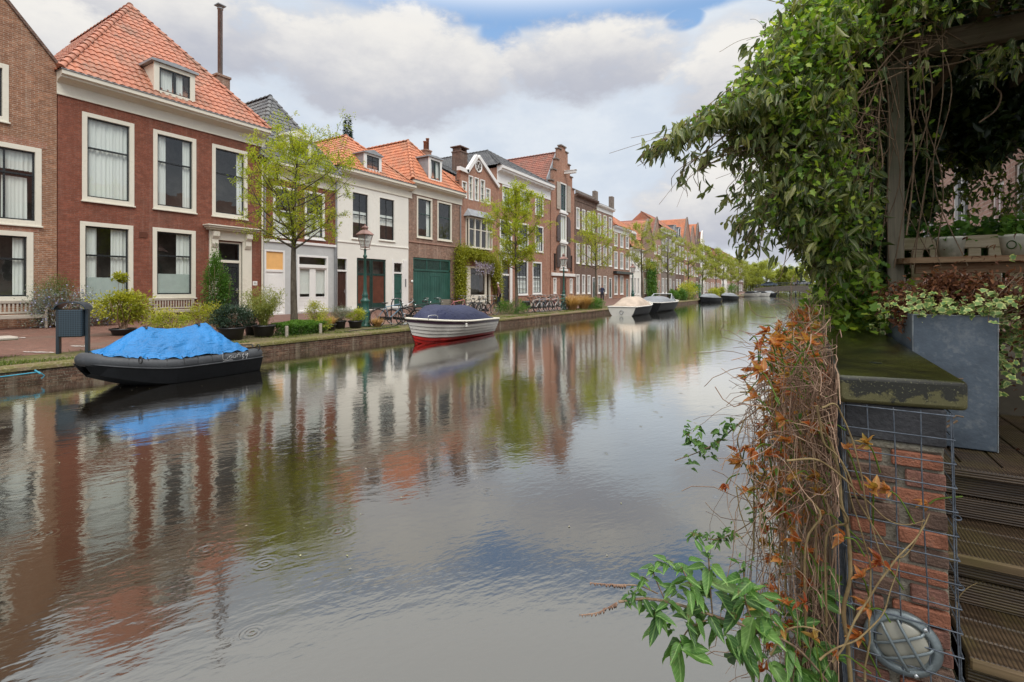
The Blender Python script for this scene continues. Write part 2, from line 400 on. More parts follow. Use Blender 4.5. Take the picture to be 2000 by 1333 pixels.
    def build(s, name, mats, parent=None, loc=None, tone=False):
        me = bpy.data.meshes.new(name); me.from_pydata(s.v, [], s.f); me.update()
        if isinstance(mats, str): mats = [mats]
        for m in mats: me.materials.append(MATS[m])
        if s.f:
            me.polygons.foreach_set('material_index', s.mi); me.polygons.foreach_set('use_smooth', s.sm)
            if tone: me.attributes.new('tone', 'FLOAT', 'FACE').data.foreach_set('value', s.tone)
        return link(name, me, parent, loc)
def link(name, me, parent=None, loc=None):
    o = bpy.data.objects.new(name, me); COL.objects.link(o)
    if parent is not None: o.parent = parent
    if loc is not None: o.location = loc
    return o
def thing(name, label, cat, loc=(0, 0, 0), rz=0, group=None):
    o = bpy.data.objects.new(name, None); COL.objects.link(o); o.empty_display_size = .2
    o.location = loc; o.rotation_euler = (0, 0, rz); return tag(o, label, cat, group)
def tag(o, label=None, cat=None, group=None, kind=None):
    if label: o['label'] = label
    if cat: o['category'] = cat
    if group: o['group'] = group
    if kind: o['kind'] = kind
    return o
def copy_tree(o, parent=None):
    c = o.copy(); COL.objects.link(c); c.parent = parent
    for ch in [q for q in bpy.data.objects if q.parent == o]: copy_tree(ch, c)
    return c

LT = {
 'lance': ([(0, 0, 0), (.3, .5, .10), (.35, 0, 0), (.3, -.5, .10), (.68, .38, .05), (.7, 0, -.03), (.68, -.38, .05), (1, 0, -.16)],
           [(0, 2, 1), (0, 3, 2), (1, 2, 5, 4), (2, 3, 6, 5), (4, 5, 7), (5, 6, 7)]),
 'dia': ([(0, 0, 0), (.45, .5, .08), (1, 0, 0), (.45, -.5, .08)], [(0, 3, 2, 1)]),
 'blade': ([(0, .5, 0), (0, -.5, 0), (.6, .3, .0), (.6, -.3, .0), (1, 0, -.15)], [(0, 1, 3, 2), (2, 3, 4)]),
 'lobed': ([(0, 0, 0), (.12, .42, .05), (.35, .28, .02), (.5, .55, .05), (.66, .25, 0), (1, 0, -.08), (.66, -.25, 0), (.5, -.55, .05), (.35, -.28, .02), (.12, -.42, .05), (.45, 0, -.02)],
           [(0, 10, 1), (1, 10, 2), (2, 10, 3), (3, 10, 4), (4, 10, 5), (5, 10, 6), (6, 10, 7), (7, 10, 8), (8, 10, 9), (9, 10, 0)]),
}
def _fineleaf(prof, droop, fold):
    tv = []; tf = []; ts = [0, .1, .25, .42, .6, .78, .91, 1]
    for i, t in enumerate(ts):
        w_ = prof(t) * .5; z = -droop * t * t + .04 * sin(t * 9)
        tv += [(t, w_, z + fold * w_), (t, 0, z), (t, -w_, z + fold * w_)]
        if i: k = 3 * i; tf += [(k - 3, k - 2, k + 1, k), (k - 2, k - 1, k + 2, k + 1)]
    return tv, tf
LT['fine'] = _fineleaf(lambda t: max(.02, sin(pi * min(1, t ** .75)) ** .8 * (1.08 - .25 * t)), .28, .35)
def unit(a): return a / np.maximum(np.linalg.norm(a, axis=1, keepdims=True), 1e-9)
def leaves(name, P, Dr, L, Wd, mat, tmpl='dia', rng=None, parent=None, tone=None, up=None, uv=False):
    rng = rng or np.random.default_rng(1)
    P = np.asarray(P, float); n = len(P); Dr = unit(np.asarray(Dr, float))
    L = np.broadcast_to(L, (n,)).astype(float); Wd = np.broadcast_to(Wd, (n,)).astype(float)
    U = rng.normal(size=(n, 3)) * .6 + np.array([0, 0, 1.0]) if up is None else np.asarray(up, float)
    sd = unit(np.cross(U, Dr)); nm = np.cross(Dr, sd)
    tv, tf = LT[tmpl]; tv = np.array(tv); k = len(tv)
    V = (P[:, None, :] + Dr[:, None, :] * (tv[None, :, 0:1] * L[:, None, None]) + sd[:, None, :] * (tv[None, :, 1:2] * Wd[:, None, None])
         + nm[:, None, :] * (tv[None, :, 2:3] * L[:, None, None])).reshape(-1, 3)
    me = bpy.data.meshes.new(name)
    lens = np.array([len(f) for f in tf]); fl = np.concatenate([np.array(f) for f in tf])
    loops = (np.arange(n)[:, None] * k + fl[None, :]).reshape(-1); tot = np.tile(lens, n); st = np.concatenate([[0], np.cumsum(tot)[:-1]])
    me.vertices.add(len(V)); me.vertices.foreach_set('co', V.reshape(-1)); me.loops.add(len(loops)); me.loops.foreach_set('vertex_index', loops.astype(np.int32))
    me.polygons.add(len(tot)); me.polygons.foreach_set('loop_start', st.astype(np.int32)); me.polygons.foreach_set('loop_total', tot.astype(np.int32))
    me.polygons.foreach_set('use_smooth', np.ones(len(tot), bool))
    me.update(calc_edges=True)
    t = rng.random(n) if tone is None else np.clip(tone, 0, 1)
    me.attributes.new('tone', 'FLOAT', 'FACE').data.foreach_set('value', np.repeat(t, len(tf)).astype(np.float32))
    if tmpl in ('lance', 'fine'):
        uvs = np.tile(np.stack([tv[fl, 0], tv[fl, 1]], 1), (n, 1)); me.uv_layers.new(name='UVMap').data.foreach_set('uv', uvs.reshape(-1))
    if uv:
        r = np.sqrt(((tv[:, 0] - .45) * 1.1) ** 2 + tv[:, 1] ** 2) * 1.6
        uvs = np.zeros((len(loops), 2)); uvs[:, 0] = np.tile(r[fl], n); me.uv_layers.new(name='UVMap').data.foreach_set('uv', uvs.reshape(-1))
    me.materials.append(MATS[mat]); return link(name, me, parent)
def merge_leaf(o): return o
def curve_pts(pts, n=12):
    """Catmull-Rom through pts"""
    P = [Vector(p) for p in pts]; P = [P[0] * 2 - P[1]] + P + [P[-1] * 2 - P[-2]]; out = []
    for i in range(1, len(P) - 2):
        for k in range(n):
            t = k / n; a, b, c, d = P[i - 1], P[i], P[i + 1], P[i + 2]
            out.append(.5 * ((2 * b) + (c - a) * t + (2 * a - 5 * b + 4 * c - d) * t * t + (3 * b - a - 3 * c + d) * t ** 3))
    out.append(P[-2]); return out
def skin(name, joints, edges, radii, mat, parent=None, sub=1):
    me = bpy.data.meshes.new(name); me.from_pydata([tuple(j) for j in joints], edges, []); me.update()
    o = bpy.data.objects.new(name, me); COL.objects.link(o)
    m = o.modifiers.new('s', 'SKIN')
    for i, r in enumerate(radii):
        me.skin_vertices[0].data[i].radius = (r, r) if not hasattr(r, '__len__') else r
    me.skin_vertices[0].data[0].use_root = True
    m.use_smooth_shade = True; m.branch_smoothing = .5
    m2 = o.modifiers.new('d', 'SUBSURF'); m2.levels = sub; m2.render_levels = sub
    dg = bpy.context.evaluated_depsgraph_get(); dg.update()
    me2 = bpy.data.meshes.new_from_object(o.evaluated_get(dg)); bpy.data.objects.remove(o)
    me2.materials.clear(); me2.materials.append(MATS[mat])
    for p in me2.polygons: p.material_index = 0; p.use_smooth = True
    return link(name, me2, parent)

# ------------------------------------------------------------------ ground, street, canal water, quay
QX, FX = -12.7, -22.2
def zstreet(x): return .0 if x > -13 else min(.2, (-13 - x) * .0222)
mb = MB()
mb.add([(-600, -300, -.6), (600, -300, -.6), (600, 900, -.6), (-600, 900, -.6)], [(0, 1, 2, 3)])
plain('soil', (.12, .10, .07), .9, obj=False)
tag(mb.build('ground', 'soil'), kind='structure')
mb = MB(); nY = 90
for i in range(nY):
    y0, y1 = -20 + i * 3, -17 + i * 3
    xs = [-12.98, -15.2, -18.5, -22.3, -40]
    for a, b in zip(xs, xs[1:]):
        mb.add([(a, y0, zstreet(a)), (a, y1, zstreet(a)), (b, y1, zstreet(b)), (b, y0, zstreet(b))], [(0, 1, 2, 3)], sm=True)
tag(mb.build('street', 'paving'), kind='structure')
def vergemat():
    m, nt, o = newmat('verge'); P = wpos(nt); n1 = tnoise(nt, P, .9, 5, .65); n2 = tnoise(nt, P, 14, 4)
    c = mixc(nt, (n1 * .7 + n2 * .3).smooth(.42, .58), (.20, .16, .10), (.13, .13, .035)); c = mixc(nt, n2.smooth(.4, .7), c, (.08, .06, .04))
    principled(nt, o, c, .9, 0, n2, .6, .02, .2)
vergemat()
mb = MB()
for i in range(nY * 2):
    y0, y1 = -20 + i * 1.5, -18.5 + i * 1.5
    wd = [-14.25 + .25 * noise.noise(Vector((0, y * .4, 3))) - (.25 if y > 8 else 0) for y in (y0, y1)]
    mb.add([(-12.97, y0, .004), (-12.97, y1, .004), (wd[1], y1, zstreet(wd[1]) + .012), (wd[0], y0, zstreet(wd[0]) + .012)], [(0, 1, 2, 3)])
tag(mb.build('verge', 'verge'), kind='structure')
# brick quay wall with a mossy rounded top course
def quaytop():
    m, nt, o = newmat('quay_top'); P = wpos(nt); n1 = tnoise(nt, P, 1.3, 6, .7); n2 = tnoise(nt, P, 20, 4)
    c = mixc(nt, n1.smooth(.35, .6), (.20, .13, .09), (.13, .125, .035)); c = mixc(nt, n2.smooth(.45, .7) * .6, c, (.30, .25, .17))
    principled(nt, o, c, .85, 0, n2, .8, .02, .2)
quaytop()
mb = MB(); pts = [(-12.98, .006), (-12.72, .006), (-12.68, -.03), (-12.67, -.09), (-12.7, -.1)]
NQ = 300
for i in range(NQ):
    y0 = -20 + i * .9; y1 = y0 + .9
    for k in range(4):
        def P_(j, y):
            x, z = pts[j]; d = noise.noise(Vector((j * .7, y * .8, 0))) * .018
            return (x + (d if j > 1 else 0), y, z + d * .5)
        mb.add([P_(k, y0), P_(k, y1), P_(k + 1, y1), P_(k + 1, y0)], [(0, 3, 2, 1)], 1, True)
mb.box((-12.98, -20, -1.6), (-12.70, 250, -.095), 0)
q = mb.build('quay_wall', ['quay_brick', 'quay_top']); tag(q, 'low mossy brick quay wall along the far side of the canal', 'quay wall')
# canal water
def watermat():
    m, nt, o = newmat('water'); P = wpos(nt)
    xr = nt.nodes.new('ShaderNodeVectorRotate'); xr.rotation_type = 'Z_AXIS'; xr.inputs['Angle'].default_value = .5; nt.links.new(P.s, xr.inputs['Vector'])
    Q = N(nt, xr.outputs[0])
    big = tnoise(nt, vscale(nt, Q, (.55, .35, 1)), 1.0, 3, .5, .4)
    mid = tnoise(nt, vscale(nt, Q, (5.5, 2.4, 1)), 1.0, 3, .55, .3)
    fine = tnoise(nt, vscale(nt, Q, (26, 13, 1)), 1.0, 2, .5)
    patch = tnoise(nt, P, .16, 3, .5).smooth(.35, .7)
    v = nt.nodes.new('ShaderNodeTexVoronoi'); v.inputs['Scale'].default_value = 1.7; v.voronoi_dimensions = '2D'; nt.links.new(P.s, v.inputs['Vector'])
    d = N(nt, v.outputs['Distance']); cr, cg, cb = sep(nt, N(nt, v.outputs['Color']))
    size = cg * 30.0 + 9.0
    ring = (d * size * 6.0).sin() * (const(nt, 0.0) - (d * size * .42)._m('POWER', 2.0))._m('EXPONENT') * cr.smooth(.66, .70)
    h = big * .014 + mid * (patch * .005 + .0028) + fine * .0018 + ring * .0007
    b = nt.nodes.new('ShaderNodeBump'); b.inputs['Strength'].default_value = .5; b.inputs['Distance'].default_value = 1.0; nt.links.new(h.s, b.inputs['Height'])
    fr = nt.nodes.new('ShaderNodeFresnel'); fr.inputs[0].default_value = 1.36; nt.links.new(b.outputs[0], fr.inputs['Normal'])
    f = (N(nt, fr.outputs[0]) * 2.1 + .135).min(.96)
    g = nt.nodes.new('ShaderNodeBsdfGlossy'); g.inputs['Roughness'].default_value = .065; g.inputs[0].default_value = (.985, 1, .975, 1); nt.links.new(b.outputs[0], g.inputs['Normal'])
    df = nt.nodes.new('ShaderNodeBsdfDiffuse'); df.inputs[0].default_value = (.019, .012, .005, 1)
    mx = nt.nodes.new('ShaderNodeMixShader'); nt.links.new(f.s, mx.inputs[0]); nt.links.new(df.outputs[0], mx.inputs[1]); nt.links.new(g.outputs[0], mx.inputs[2])
    nt.links.new(mx.outputs[0], o.inputs[0])
watermat()
mb = MB(); mb.add([(-12.8, -40, -.35), (30, -40, -.35), (30, 700, -.35), (-12.8, 700, -.35)], [(0, 1, 2, 3)])
tag(mb.build('water', 'water'), kind='structure')
# ------------------------------------------------------------------ houses
rnd = random.Random(7)
def facade(outline, holes, X, depth, mat, parent, sidemat=None, name='wall', reveal=.13, body=None):
    """front wall with real openings, reveals, and the sides and back behind it. outline: (Y,z) counter-clockwise seen from the canal"""
    pts = [Vector(p) for p in outline]; n0 = len(pts); edges = [(i, (i + 1) % n0) for i in range(n0)]
    for (a, b, c, d) in holes:
        k = len(pts); pts += [Vector(p) for p in ((a, c), (b, c), (b, d), (a, d))]; edges += [(k, k + 1), (k + 1, k + 2), (k + 2, k + 3), (k + 3, k)]
    vs, es, fs, *_ = delaunay_2d_cdt(pts, edges, [], 0, 1e-5)
    def inside(p, poly):
        r = False; j = len(poly) - 1
        for i in range(len(poly)):
            if (poly[i][1] > p[1]) != (poly[j][1] > p[1]) and p[0] < (poly[j][0] - poly[i][0]) * (p[1] - poly[i][1]) / (poly[j][1] - poly[i][1]) + poly[i][0]: r = not r
            j = i
        return r
    mb = MB(); keep = []
    for f in fs:
        c = sum((Vector(vs[i]) for i in f), Vector((0, 0))) / len(f)
        if inside(c, outline) and not any(a < c[0] < b and e < c[1] < d for a, b, e, d in holes): keep.append(f)
    mb.add([(X, v[0], v[1]) for v in vs], keep)
    for (a, b, c, d) in holes:
        q = [(a, c), (b, c), (b, d), (a, d)]
        mb.add([(X, y, z) for y, z in q] + [(X - reveal, y, z) for y, z in q], [(i, 4 + i, 4 + (i + 1) % 4, (i + 1) % 4) for i in range(4)])
    if body is not None:
        ya_, yb_ = outline[0][0] + .02, outline[1][0] - .02; mb.add([(X - .3, ya_, .15), (X - .3, yb_, .15), (X - depth, yb_, .15), (X - depth, ya_, .15), (X - .3, ya_, body), (X - .3, yb_, body), (X - depth, yb_, body), (X - depth, ya_, body)], [(1, 2, 6, 5), (3, 0, 4, 7), (2, 3, 7, 6)]); depth = .35
    n = len(outline); ov = [(X, y, z) for y, z in outline] + [(X - depth, y, z) for y, z in outline]
    mb.add(ov, [(i, n + i, n + (i + 1) % n, (i + 1) % n) for i in range(n)] + ([tuple(range(n, 2 * n))[::-1]] if body is None else []), 0)
    return mb.build(name, mat, parent)
def ring(mb, X0, X1, a, b, c, d, w, mi=0):
    """rectangular frame with mitre-free butt joints"""
    w = min(w, (b - a) * .35)
    mb.bbox((X0, a, c), (X1, a + w, d), .004, mi); mb.bbox((X0, b - w, c), (X1, b, d), .004, mi)
    mb.bbox((X0, a + w + .0005, d - w), (X1, b - w - .0005, d), .004, mi); mb.bbox((X0, a + w + .0005, c), (X1, b - w - .0005, c + w), .004, mi)
def curtain_sheet(mb, X, a, b, c, d, amp=.035, gather=0.):
    n = max(6, int((b - a) / .03)); vs = []
    for j in range(4):
        f = j / 3
        for i in range(n + 1):
            t = i / n; y = a + (b - a) * t
            vs.append((X + amp * sin(y * 52 + 2 * sin(y * 7)) * (.5 + .5 * f) + amp * .4 * sin(y * 23), y, d + (c - d) * f))
    mb.add(vs, [(j * (n + 1) + i, j * (n + 1) + i + 1, (j + 1) * (n + 1) + i + 1, (j + 1) * (n + 1) + i) for j in range(3) for i in range(n)], 0, True)
def window(h, X, a, b, c, d, casing='paint_cream', sash='paint_black', cw=.13, vb=(), hb=(.62,), curt=None, sill=True, bar=.05, frost=0, fine=(), depth=.9, label=None, glass='glass', proud=.025, lite=False):
    """a,b Y range; c,d z range of the outer casing"""
    mb = MB(); ring(mb, X - .115, X + proud, a, b, c, d, cw)
    if sill: mb.bbox((X - .05, a - .03, c - .05), (X + proud + .05, b + .03, c + .001), .006)
    w = mb.build('window', casing, h)
    if label: w['label'] = label
    a1, b1, c1, d1 = a + cw, b - cw, c + cw, d - cw
    sb = MB(); s0, s1 = X - .11, X - .055
    ring(sb, s0, s1, a1 + .001, b1 - .001, c1 + .001, d1 - .001, bar)
    for t in vb:
        y = a1 + (b1 - a1) * t; sb.bbox((s0 + .003, y - bar * .5, c1 + bar), (s1 - .003, y + bar * .5, d1 - bar), .003)
    for t in hb:
        z = c1 + (d1 - c1) * t; sb.bbox((s0 - .0, a1 + bar, z - bar * .6), (s1 + .012, b1 - bar, z + bar * .6), .003)
    for (n_v, n_h, z0, z1) in fine:      # thin glazing bars
        zz0, zz1 = c1 + (d1 - c1) * z0, c1 + (d1 - c1) * z1
        for i in range(1, n_v): y = a1 + (b1 - a1) * i / n_v; sb.box((s0 + .012, y - .013, zz0), (s1 - .006, y + .013, zz1))
        for i in range(1, n_h): z = zz0 + (zz1 - zz0) * i / n_h; sb.box((s0 + .014, a1 + bar, z - .013), (s1 - .008, b1 - bar, z + .013))
    sb.build('sash', sash, w)
    g = MB(); g.add([(X - .085, a1, c1), (X - .085, b1, c1), (X - .085, b1, d1), (X - .085, a1, d1)], [(0, 1, 2, 3)]); g.build('pane', glass, w)
    if frost:
        g = MB(); zf = c1 + (d1 - c1) * frost; g.add([(X - .105, a1, c1), (X - .105, b1, c1), (X - .105, b1, zf), (X - .105, a1, zf)], [(0, 1, 2, 3)]); g.build('frosted_film', 'frosted', w)
    # the room behind
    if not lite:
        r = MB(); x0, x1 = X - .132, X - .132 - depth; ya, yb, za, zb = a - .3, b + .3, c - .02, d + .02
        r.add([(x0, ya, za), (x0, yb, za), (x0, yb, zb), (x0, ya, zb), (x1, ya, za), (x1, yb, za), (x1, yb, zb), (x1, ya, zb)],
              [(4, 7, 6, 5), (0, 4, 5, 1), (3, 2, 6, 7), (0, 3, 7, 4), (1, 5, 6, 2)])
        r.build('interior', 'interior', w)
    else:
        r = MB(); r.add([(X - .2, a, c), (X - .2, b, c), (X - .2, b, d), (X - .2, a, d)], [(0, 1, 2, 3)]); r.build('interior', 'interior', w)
    if curt:
        L_ = b1 - a1
        for (t0, t1, z0, z1) in curt:
            cm = MB(); curtain_sheet(cm, X - (.17 if not lite else .15), a1 + L_ * t0, a1 + L_ * t1, c1 + (d1 - c1) * z0, c1 + (d1 - c1) * z1, .03 if not lite else .015)
            cm.build('curtain', 'curtain', w)
    return (a + .01, b - .01, c + .01, d - .01)
CURT = {'full': [(0, 1, 0, 1)], 'sides': [(0, .28, 0, 1), (.76, 1, 0, 1)], 'right': [(.72, 1, 0, 1)], 'left': [(0, .25, 0, 1)], 'blind': [(0, 1, .55, 1)], 'low': [(0, 1, 0, .55)], 'two': [(0, .3, 0, 1), (.68, 1, 0, 1)]}
def wpx(h, X, p0, p1, pt, pb, **k):
    a, b = Yx(p0, X), Yx(p1, X); c, d = hz(pb, X, a), hz(pt, X, a)
    if isinstance(k.get('curt'), str): k['curt'] = CURT[k['curt']]
    return window(h, X, a, b, c, d, **k)
def cornice(h, X, a, b, z0, z1, mat='paint_cream', out=.42, name='cornice', ends=True):
    """frieze board with stepped mouldings and a projecting gutter box on top"""
    H = z1 - z0; prof = [(.0, 0), (.05, 0), (.05, .05), (.03, .06), (.03, H * .55), (.07, H * .57), (.10, H * .62), (.17, H * .66), (out * .8, H * .70), (out * .82, H * .76), (out, H * .82), (out, H), (0, H)]
    mb = MB(); n = len(prof); vs = [(X + x, a, z0 + z) for x, z in prof] + [(X + x, b, z0 + z) for x, z in prof]
    mb.add(vs, [(i, n + i, n + (i + 1) % n, (i + 1) % n) for i in range(n)] + [tuple(range(n)), tuple(range(n, 2 * n))[::-1]])
    c = mb.build(name, mat, h)
    g = MB(); g.bbox((X + .02, a - .03, z1 + .002), (X + out + .03, b + .03, z1 + .035), .01); g.build('gutter_edge', 'zinc', c)
    return c
def tileface(h, A, B, Cc, Dd, mat, name='roof', period=.24, row=.30, spp=5, hh=.032, under=True):
    """pantile roof plane: eave A-B, top D-C (C above B, D above A)"""
    A, B, Cc, Dd = map(Vector, (A, B, Cc, Dd)); s = (B - A).normalized(); nrm = s.cross((Dd + Cc) / 2 - A)
    nrm.normalize(); u = nrm.cross(s)
    if nrm.z < 0: nrm = -nrm
    if u.dot((Dd + Cc) / 2 - A) < 0: u = -u
    P2 = [((p - A).dot(s), (p - A).dot(u)) for p in (A, B, Cc, Dd)]; T = max(P2[2][1], P2[3][1]); SB = P2[1][0]
    def lim(t):
        f3 = t / P2[3][1] if P2[3][1] else 0; f2 = t / P2[2][1] if P2[2][1] else 0
        return P2[3][0] * f3, SB + (P2[2][0] - SB) * f2
    rows = max(2, int(T / row)); mb = MB()
    for r in range(rows):
        t0, t1 = T * r / rows, T * (r + 1) / rows; l0, r0 = lim(t0); l1, r1 = lim(t1); lo = min(l0, l1); hi = max(r0, r1)
        K = int((hi - lo) / period * spp) + 2; k0 = math.floor(lo / period * spp)
        vs = []; prev = None; jit = [rnd.uniform(-.006, .006) for _ in range(K // spp + 3)]
        for k in range(K + 1):
            sx = (k0 + k) * period / spp; ph = (k0 + k) % spp / spp
            hgt = hh * (sin(ph * 2 * pi) * .6 + .5 * sin(ph * 4 * pi + .8) * .5 + .4) + jit[(k // spp)]
            sa = min(max(sx, l0), r0); sb_ = min(max(sx, l1), r1)
            vs += [A + s * sa + u * (t0 - .025) + nrm * (hgt + .0), A + s * sa + u * (t0 - .02) + nrm * (hgt + .042), A + s * sb_ + u * t1 + nrm * (hgt + .008)]
        fs = []
        for k in range(K):
            i = k * 3; j = i + 3
            if (vs[j + 1] - vs[i + 1]).length < 1e-5 and (vs[j + 2] - vs[i + 2]).length < 1e-5: continue
            fs += [(i, j, j + 1, i + 1), (i + 1, j + 1, j + 2, i + 2)]
        mb.add(vs, fs, 0, False)
    if under: mb.add([A - nrm * .03, B - nrm * .03, Cc - nrm * .03, Dd - nrm * .03], [(0, 1, 2, 3)])
    return mb.build(name, mat, h)
def ridgecap(h, a, b, mat, r=.11, seg=.38, name='ridge_tiles'):
    a, b = Vector(a), Vector(b); d = b - a; L_ = d.length; d.normalize(); n = max(1, int(L_ / seg)); sd = d.cross(Vector((0, 0, 1))).normalized(); up = sd.cross(d)
    mb = MB(); K = 7
    for i in range(n):
        p0 = a + d * (L_ * i / n) - d * .03; p1 = a + d * (L_ * (i + 1) / n); vs = []
        for (p, rr, lf) in ((p0, r * 1.16, .045), (p1, r * .92, .02)):
            for k in range(K): an = pi * k / (K - 1); vs.append(p + sd * cos(an) * rr + up * (sin(an) * rr * .85 + lf - .03))
        vs += [v - up * .02 - d * 0 for v in vs[:K]]
        mb.add(vs, [(k, k + 1, K + k + 1, K + k) for k in range(K - 1)], 0, True); mb.add(vs[:K] , [tuple(range(K))])
    return mb.build(name, mat, h)
def hiproof(h, Y0, Y1, ze, apex, mat, back=11, ov=.42, Xe=None, left=True, slate=False, **k):
    """ridge runs back from the street, hipped at the front. apex: where the ridge ends"""
    X = (Xe if Xe is not None else FX) + ov; ax, ay, az_ = apex; xb = FX - back
    R = thing_part('roof', h)
    f = tileface(R, (X, Y0, ze), (X, Y1, ze), (ax, ay, az_), (ax, ay, az_), mat, 'front_slope', **k)
    tileface(R, (xb, Y0, ze), (X, Y0, ze), (ax, ay, az_), (xb, ay, az_), mat, 'side_slope', **k)
    tileface(R, (X, Y1, ze), (xb, Y1, ze), (xb, ay, az_), (ax, ay, az_), mat, 'side_slope', **k)
    ridgecap(R, (X, Y0, ze + .03), (ax, ay, az_), mat); ridgecap(R, (X, Y1, ze + .03), (ax, ay, az_), mat); ridgecap(R, (ax, ay, az_ + .02), (xb, ay, az_ + .02), mat)
    return R
def thing_part(name, h):
    o = bpy.data.objects.new(name, None); COL.objects.link(o); o.parent = h; return o
def siderf(h, Y0, Y1, ze, X, zr, mat, run=4.5, ov=.42, **k):
    """ridge parallel to the street"""
    R = thing_part('roof', h); xr = X - run
    tileface(R, (X + ov, Y0, ze), (X + ov, Y1, ze), (xr, Y1, zr), (xr, Y0, zr), mat, 'front_slope', **k)
    mb = MB(); mb.add([(xr, Y0, zr), (xr, Y1, zr), (xr - run, Y1, ze), (xr - run, Y0, ze)], [(0, 1, 2, 3)])
    for y in (Y0, Y1): mb.add([(X, y, ze), (xr, y, zr), (xr - run, y, ze)], [(0, 1, 2)])
    mb.build('rear_slope', mat, R); ridgecap(R, (xr, Y0, zr), (xr, Y1, zr), mat); return R
def chimney(h, x, y, z0, z1, wx=.6, wy=.7, mat='brick_brown', pipe=None, cap=True):
    mb = MB(); mb.box((x - wx / 2, y - wy / 2, z0), (x + wx / 2, y + wy / 2, z1 - .12)); mb.bbox((x - wx / 2 - .05, y - wy / 2 - .05, z1 - .118), (x + wx / 2 + .05, y + wy / 2 + .05, z1), .01)
    c = mb.build('chimney', mat, h)
    if pipe:
        for (r, hh, ox) in pipe:
            p = MB(); p.lathe([(0, z1), (r, z1 + .001), (r, z1 + hh), (r * 1.25, z1 + hh), (r * 1.25, z1 + hh + .06), (r * .6, z1 + hh + .08), (0, z1 + hh + .08)], (x, y + ox, 0), 12)
            if hh > 2: p.box((x - r * 1.8, y - r * 1.8, z1 + hh + .16), (x + r * 1.8, y + r * 1.8, z1 + hh + .2)); p.tube([(x - r, y, z1 + hh), (x - r, y, z1 + hh + .17)], .01); p.tube([(x + r, y, z1 + hh), (x + r, y, z1 + hh + .17)], .01)
            p.build('chimney_pot', 'zinc' if hh > 1.5 else 'brick_orange', c)
    return c
def dormer(h, Xf, a, b, c, d, back=2.2, cheek='paint_cream', front='paint_cream', sash='paint_black', vb=(.5,), fine=(), curt=None, roofm='lead', ped=False, curve=0):
    mb = MB(); w = .16
    mb.box((Xf - back, a, c), (Xf - .06, a + .06, d - .04)); D_ = mb.build('dormer', cheek, h)
    mb = MB(); mb.box((Xf - back, b - .06, c), (Xf - .06, b, d - .04)); mb.build('cheek', cheek, D_)
    f = MB(); f.bbox((Xf - .058, a - .03, c - .06), (Xf + .03, a + w, d), .006); f.bbox((Xf - .058, b - w, c - .06), (Xf + .03, b + .03, d), .006)
    f.bbox((Xf - .058, a + w, d - w), (Xf + .03, b - w, d), .006); f.bbox((Xf - .058, a + w, c - .06), (Xf + .06, b - w, c + .06), .006); f.build('dormer_front', front, D_)
    r = MB(); mid = (a + b) / 2
    if curve:
        n = 14; q = [(a - .12 + (b - a + .24) * i / n, d + .02 + curve * sin(pi * i / n)) for i in range(n + 1)] + [(b + .12, d - .06), (a - .12, d - .06)]
    elif ped: q = [(a - .12, d), (mid, d + ped), (b + .12, d), (b + .12, d - .05), (a - .12, d - .05)]
    else: q = [(a - .14, d + .001), (a - .14, d + .09), (mid, d + .16), (b + .14, d + .09), (b + .14, d + .001)]
    r.prism([(Xf + .12, y, z) for y, z in q], (-back - .1, 0, 0)); r.build('dormer_roof', roofm if not curve else front, D_)
    s = MB(); a1, b1, c1, d1 = a + w, b - w, c + .06, d - w; ring(s, Xf - .05, Xf - .005, a1, b1, c1, d1, .055)
    for t in vb: y = a1 + (b1 - a1) * t; s.bbox((Xf - .048, y - .04, c1 + .05), (Xf + .002, y + .04, d1 - .05), .004)
    for (nv, nh) in fine:
        for i in range(1, nv): y = a1 + (b1 - a1) * i / nv; s.box((Xf - .04, y - .012, c1), (Xf - .015, y + .012, d1))
        for i in range(1, nh): z = c1 + (d1 - c1) * i / nh; s.box((Xf - .041, a1 + .05, z - .012), (Xf - .014, b1 - .05, z + .012))
    s.build('sash', sash, D_)
    g = MB(); g.add([(Xf - .03, a1, c1), (Xf - .03, b1, c1), (Xf - .03, b1, d1), (Xf - .03, a1, d1)], [(0, 1, 2, 3)]); g.build('pane', 'glass', D_)
    g = MB(); g.add([(Xf - .7, a, c), (Xf - .7, b, c), (Xf - .7, b, d), (Xf - .7, a, d)], [(0, 1, 2, 3)]); g.build('interior', 'interior', D_)
    if curt:
        for t0, t1 in curt:
            cm = MB(); curtain_sheet(cm, Xf - .14, a1 + (b1 - a1) * t0, a1 + (b1 - a1) * t1, c1, d1, .02)
            cm.build('curtain', 'curtain', D_)
    return D_
def dpx(h, Xf, p0, p1, pt, pb, zmin=0, **k):
    a, b = Yx(p0, Xf), Yx(p1, Xf); return dormer(h, Xf, a, b, max(zmin, hz(pb, Xf, a)), hz(pt, Xf, a), **k)
def downpipe(h, X, y, z0, z1, mat='zinc'):
    mb = MB(); mb.tube([(X + .07, y, z0), (X + .07, y, z1)], .045, 8)
    z = z0 + 1
    while z < z1: mb.lathe([(.055, z), (.055, z + .05)], (X + .07, y, 0), 8); z += 2
    mb.build('downpipe', mat, h)
def plinth(h, X, a, b, z1, mat='plaster_grey', holes=()):
    ys = [a] + [v for p in sorted(holes) for v in p] + [b]
    for i in range(0, len(ys), 2):
        if ys[i + 1] - ys[i] > .05: mb = MB(); mb.bbox((X, ys[i], .1), (X + .05, ys[i + 1], z1), .01); mb.build('plinth', mat, h)
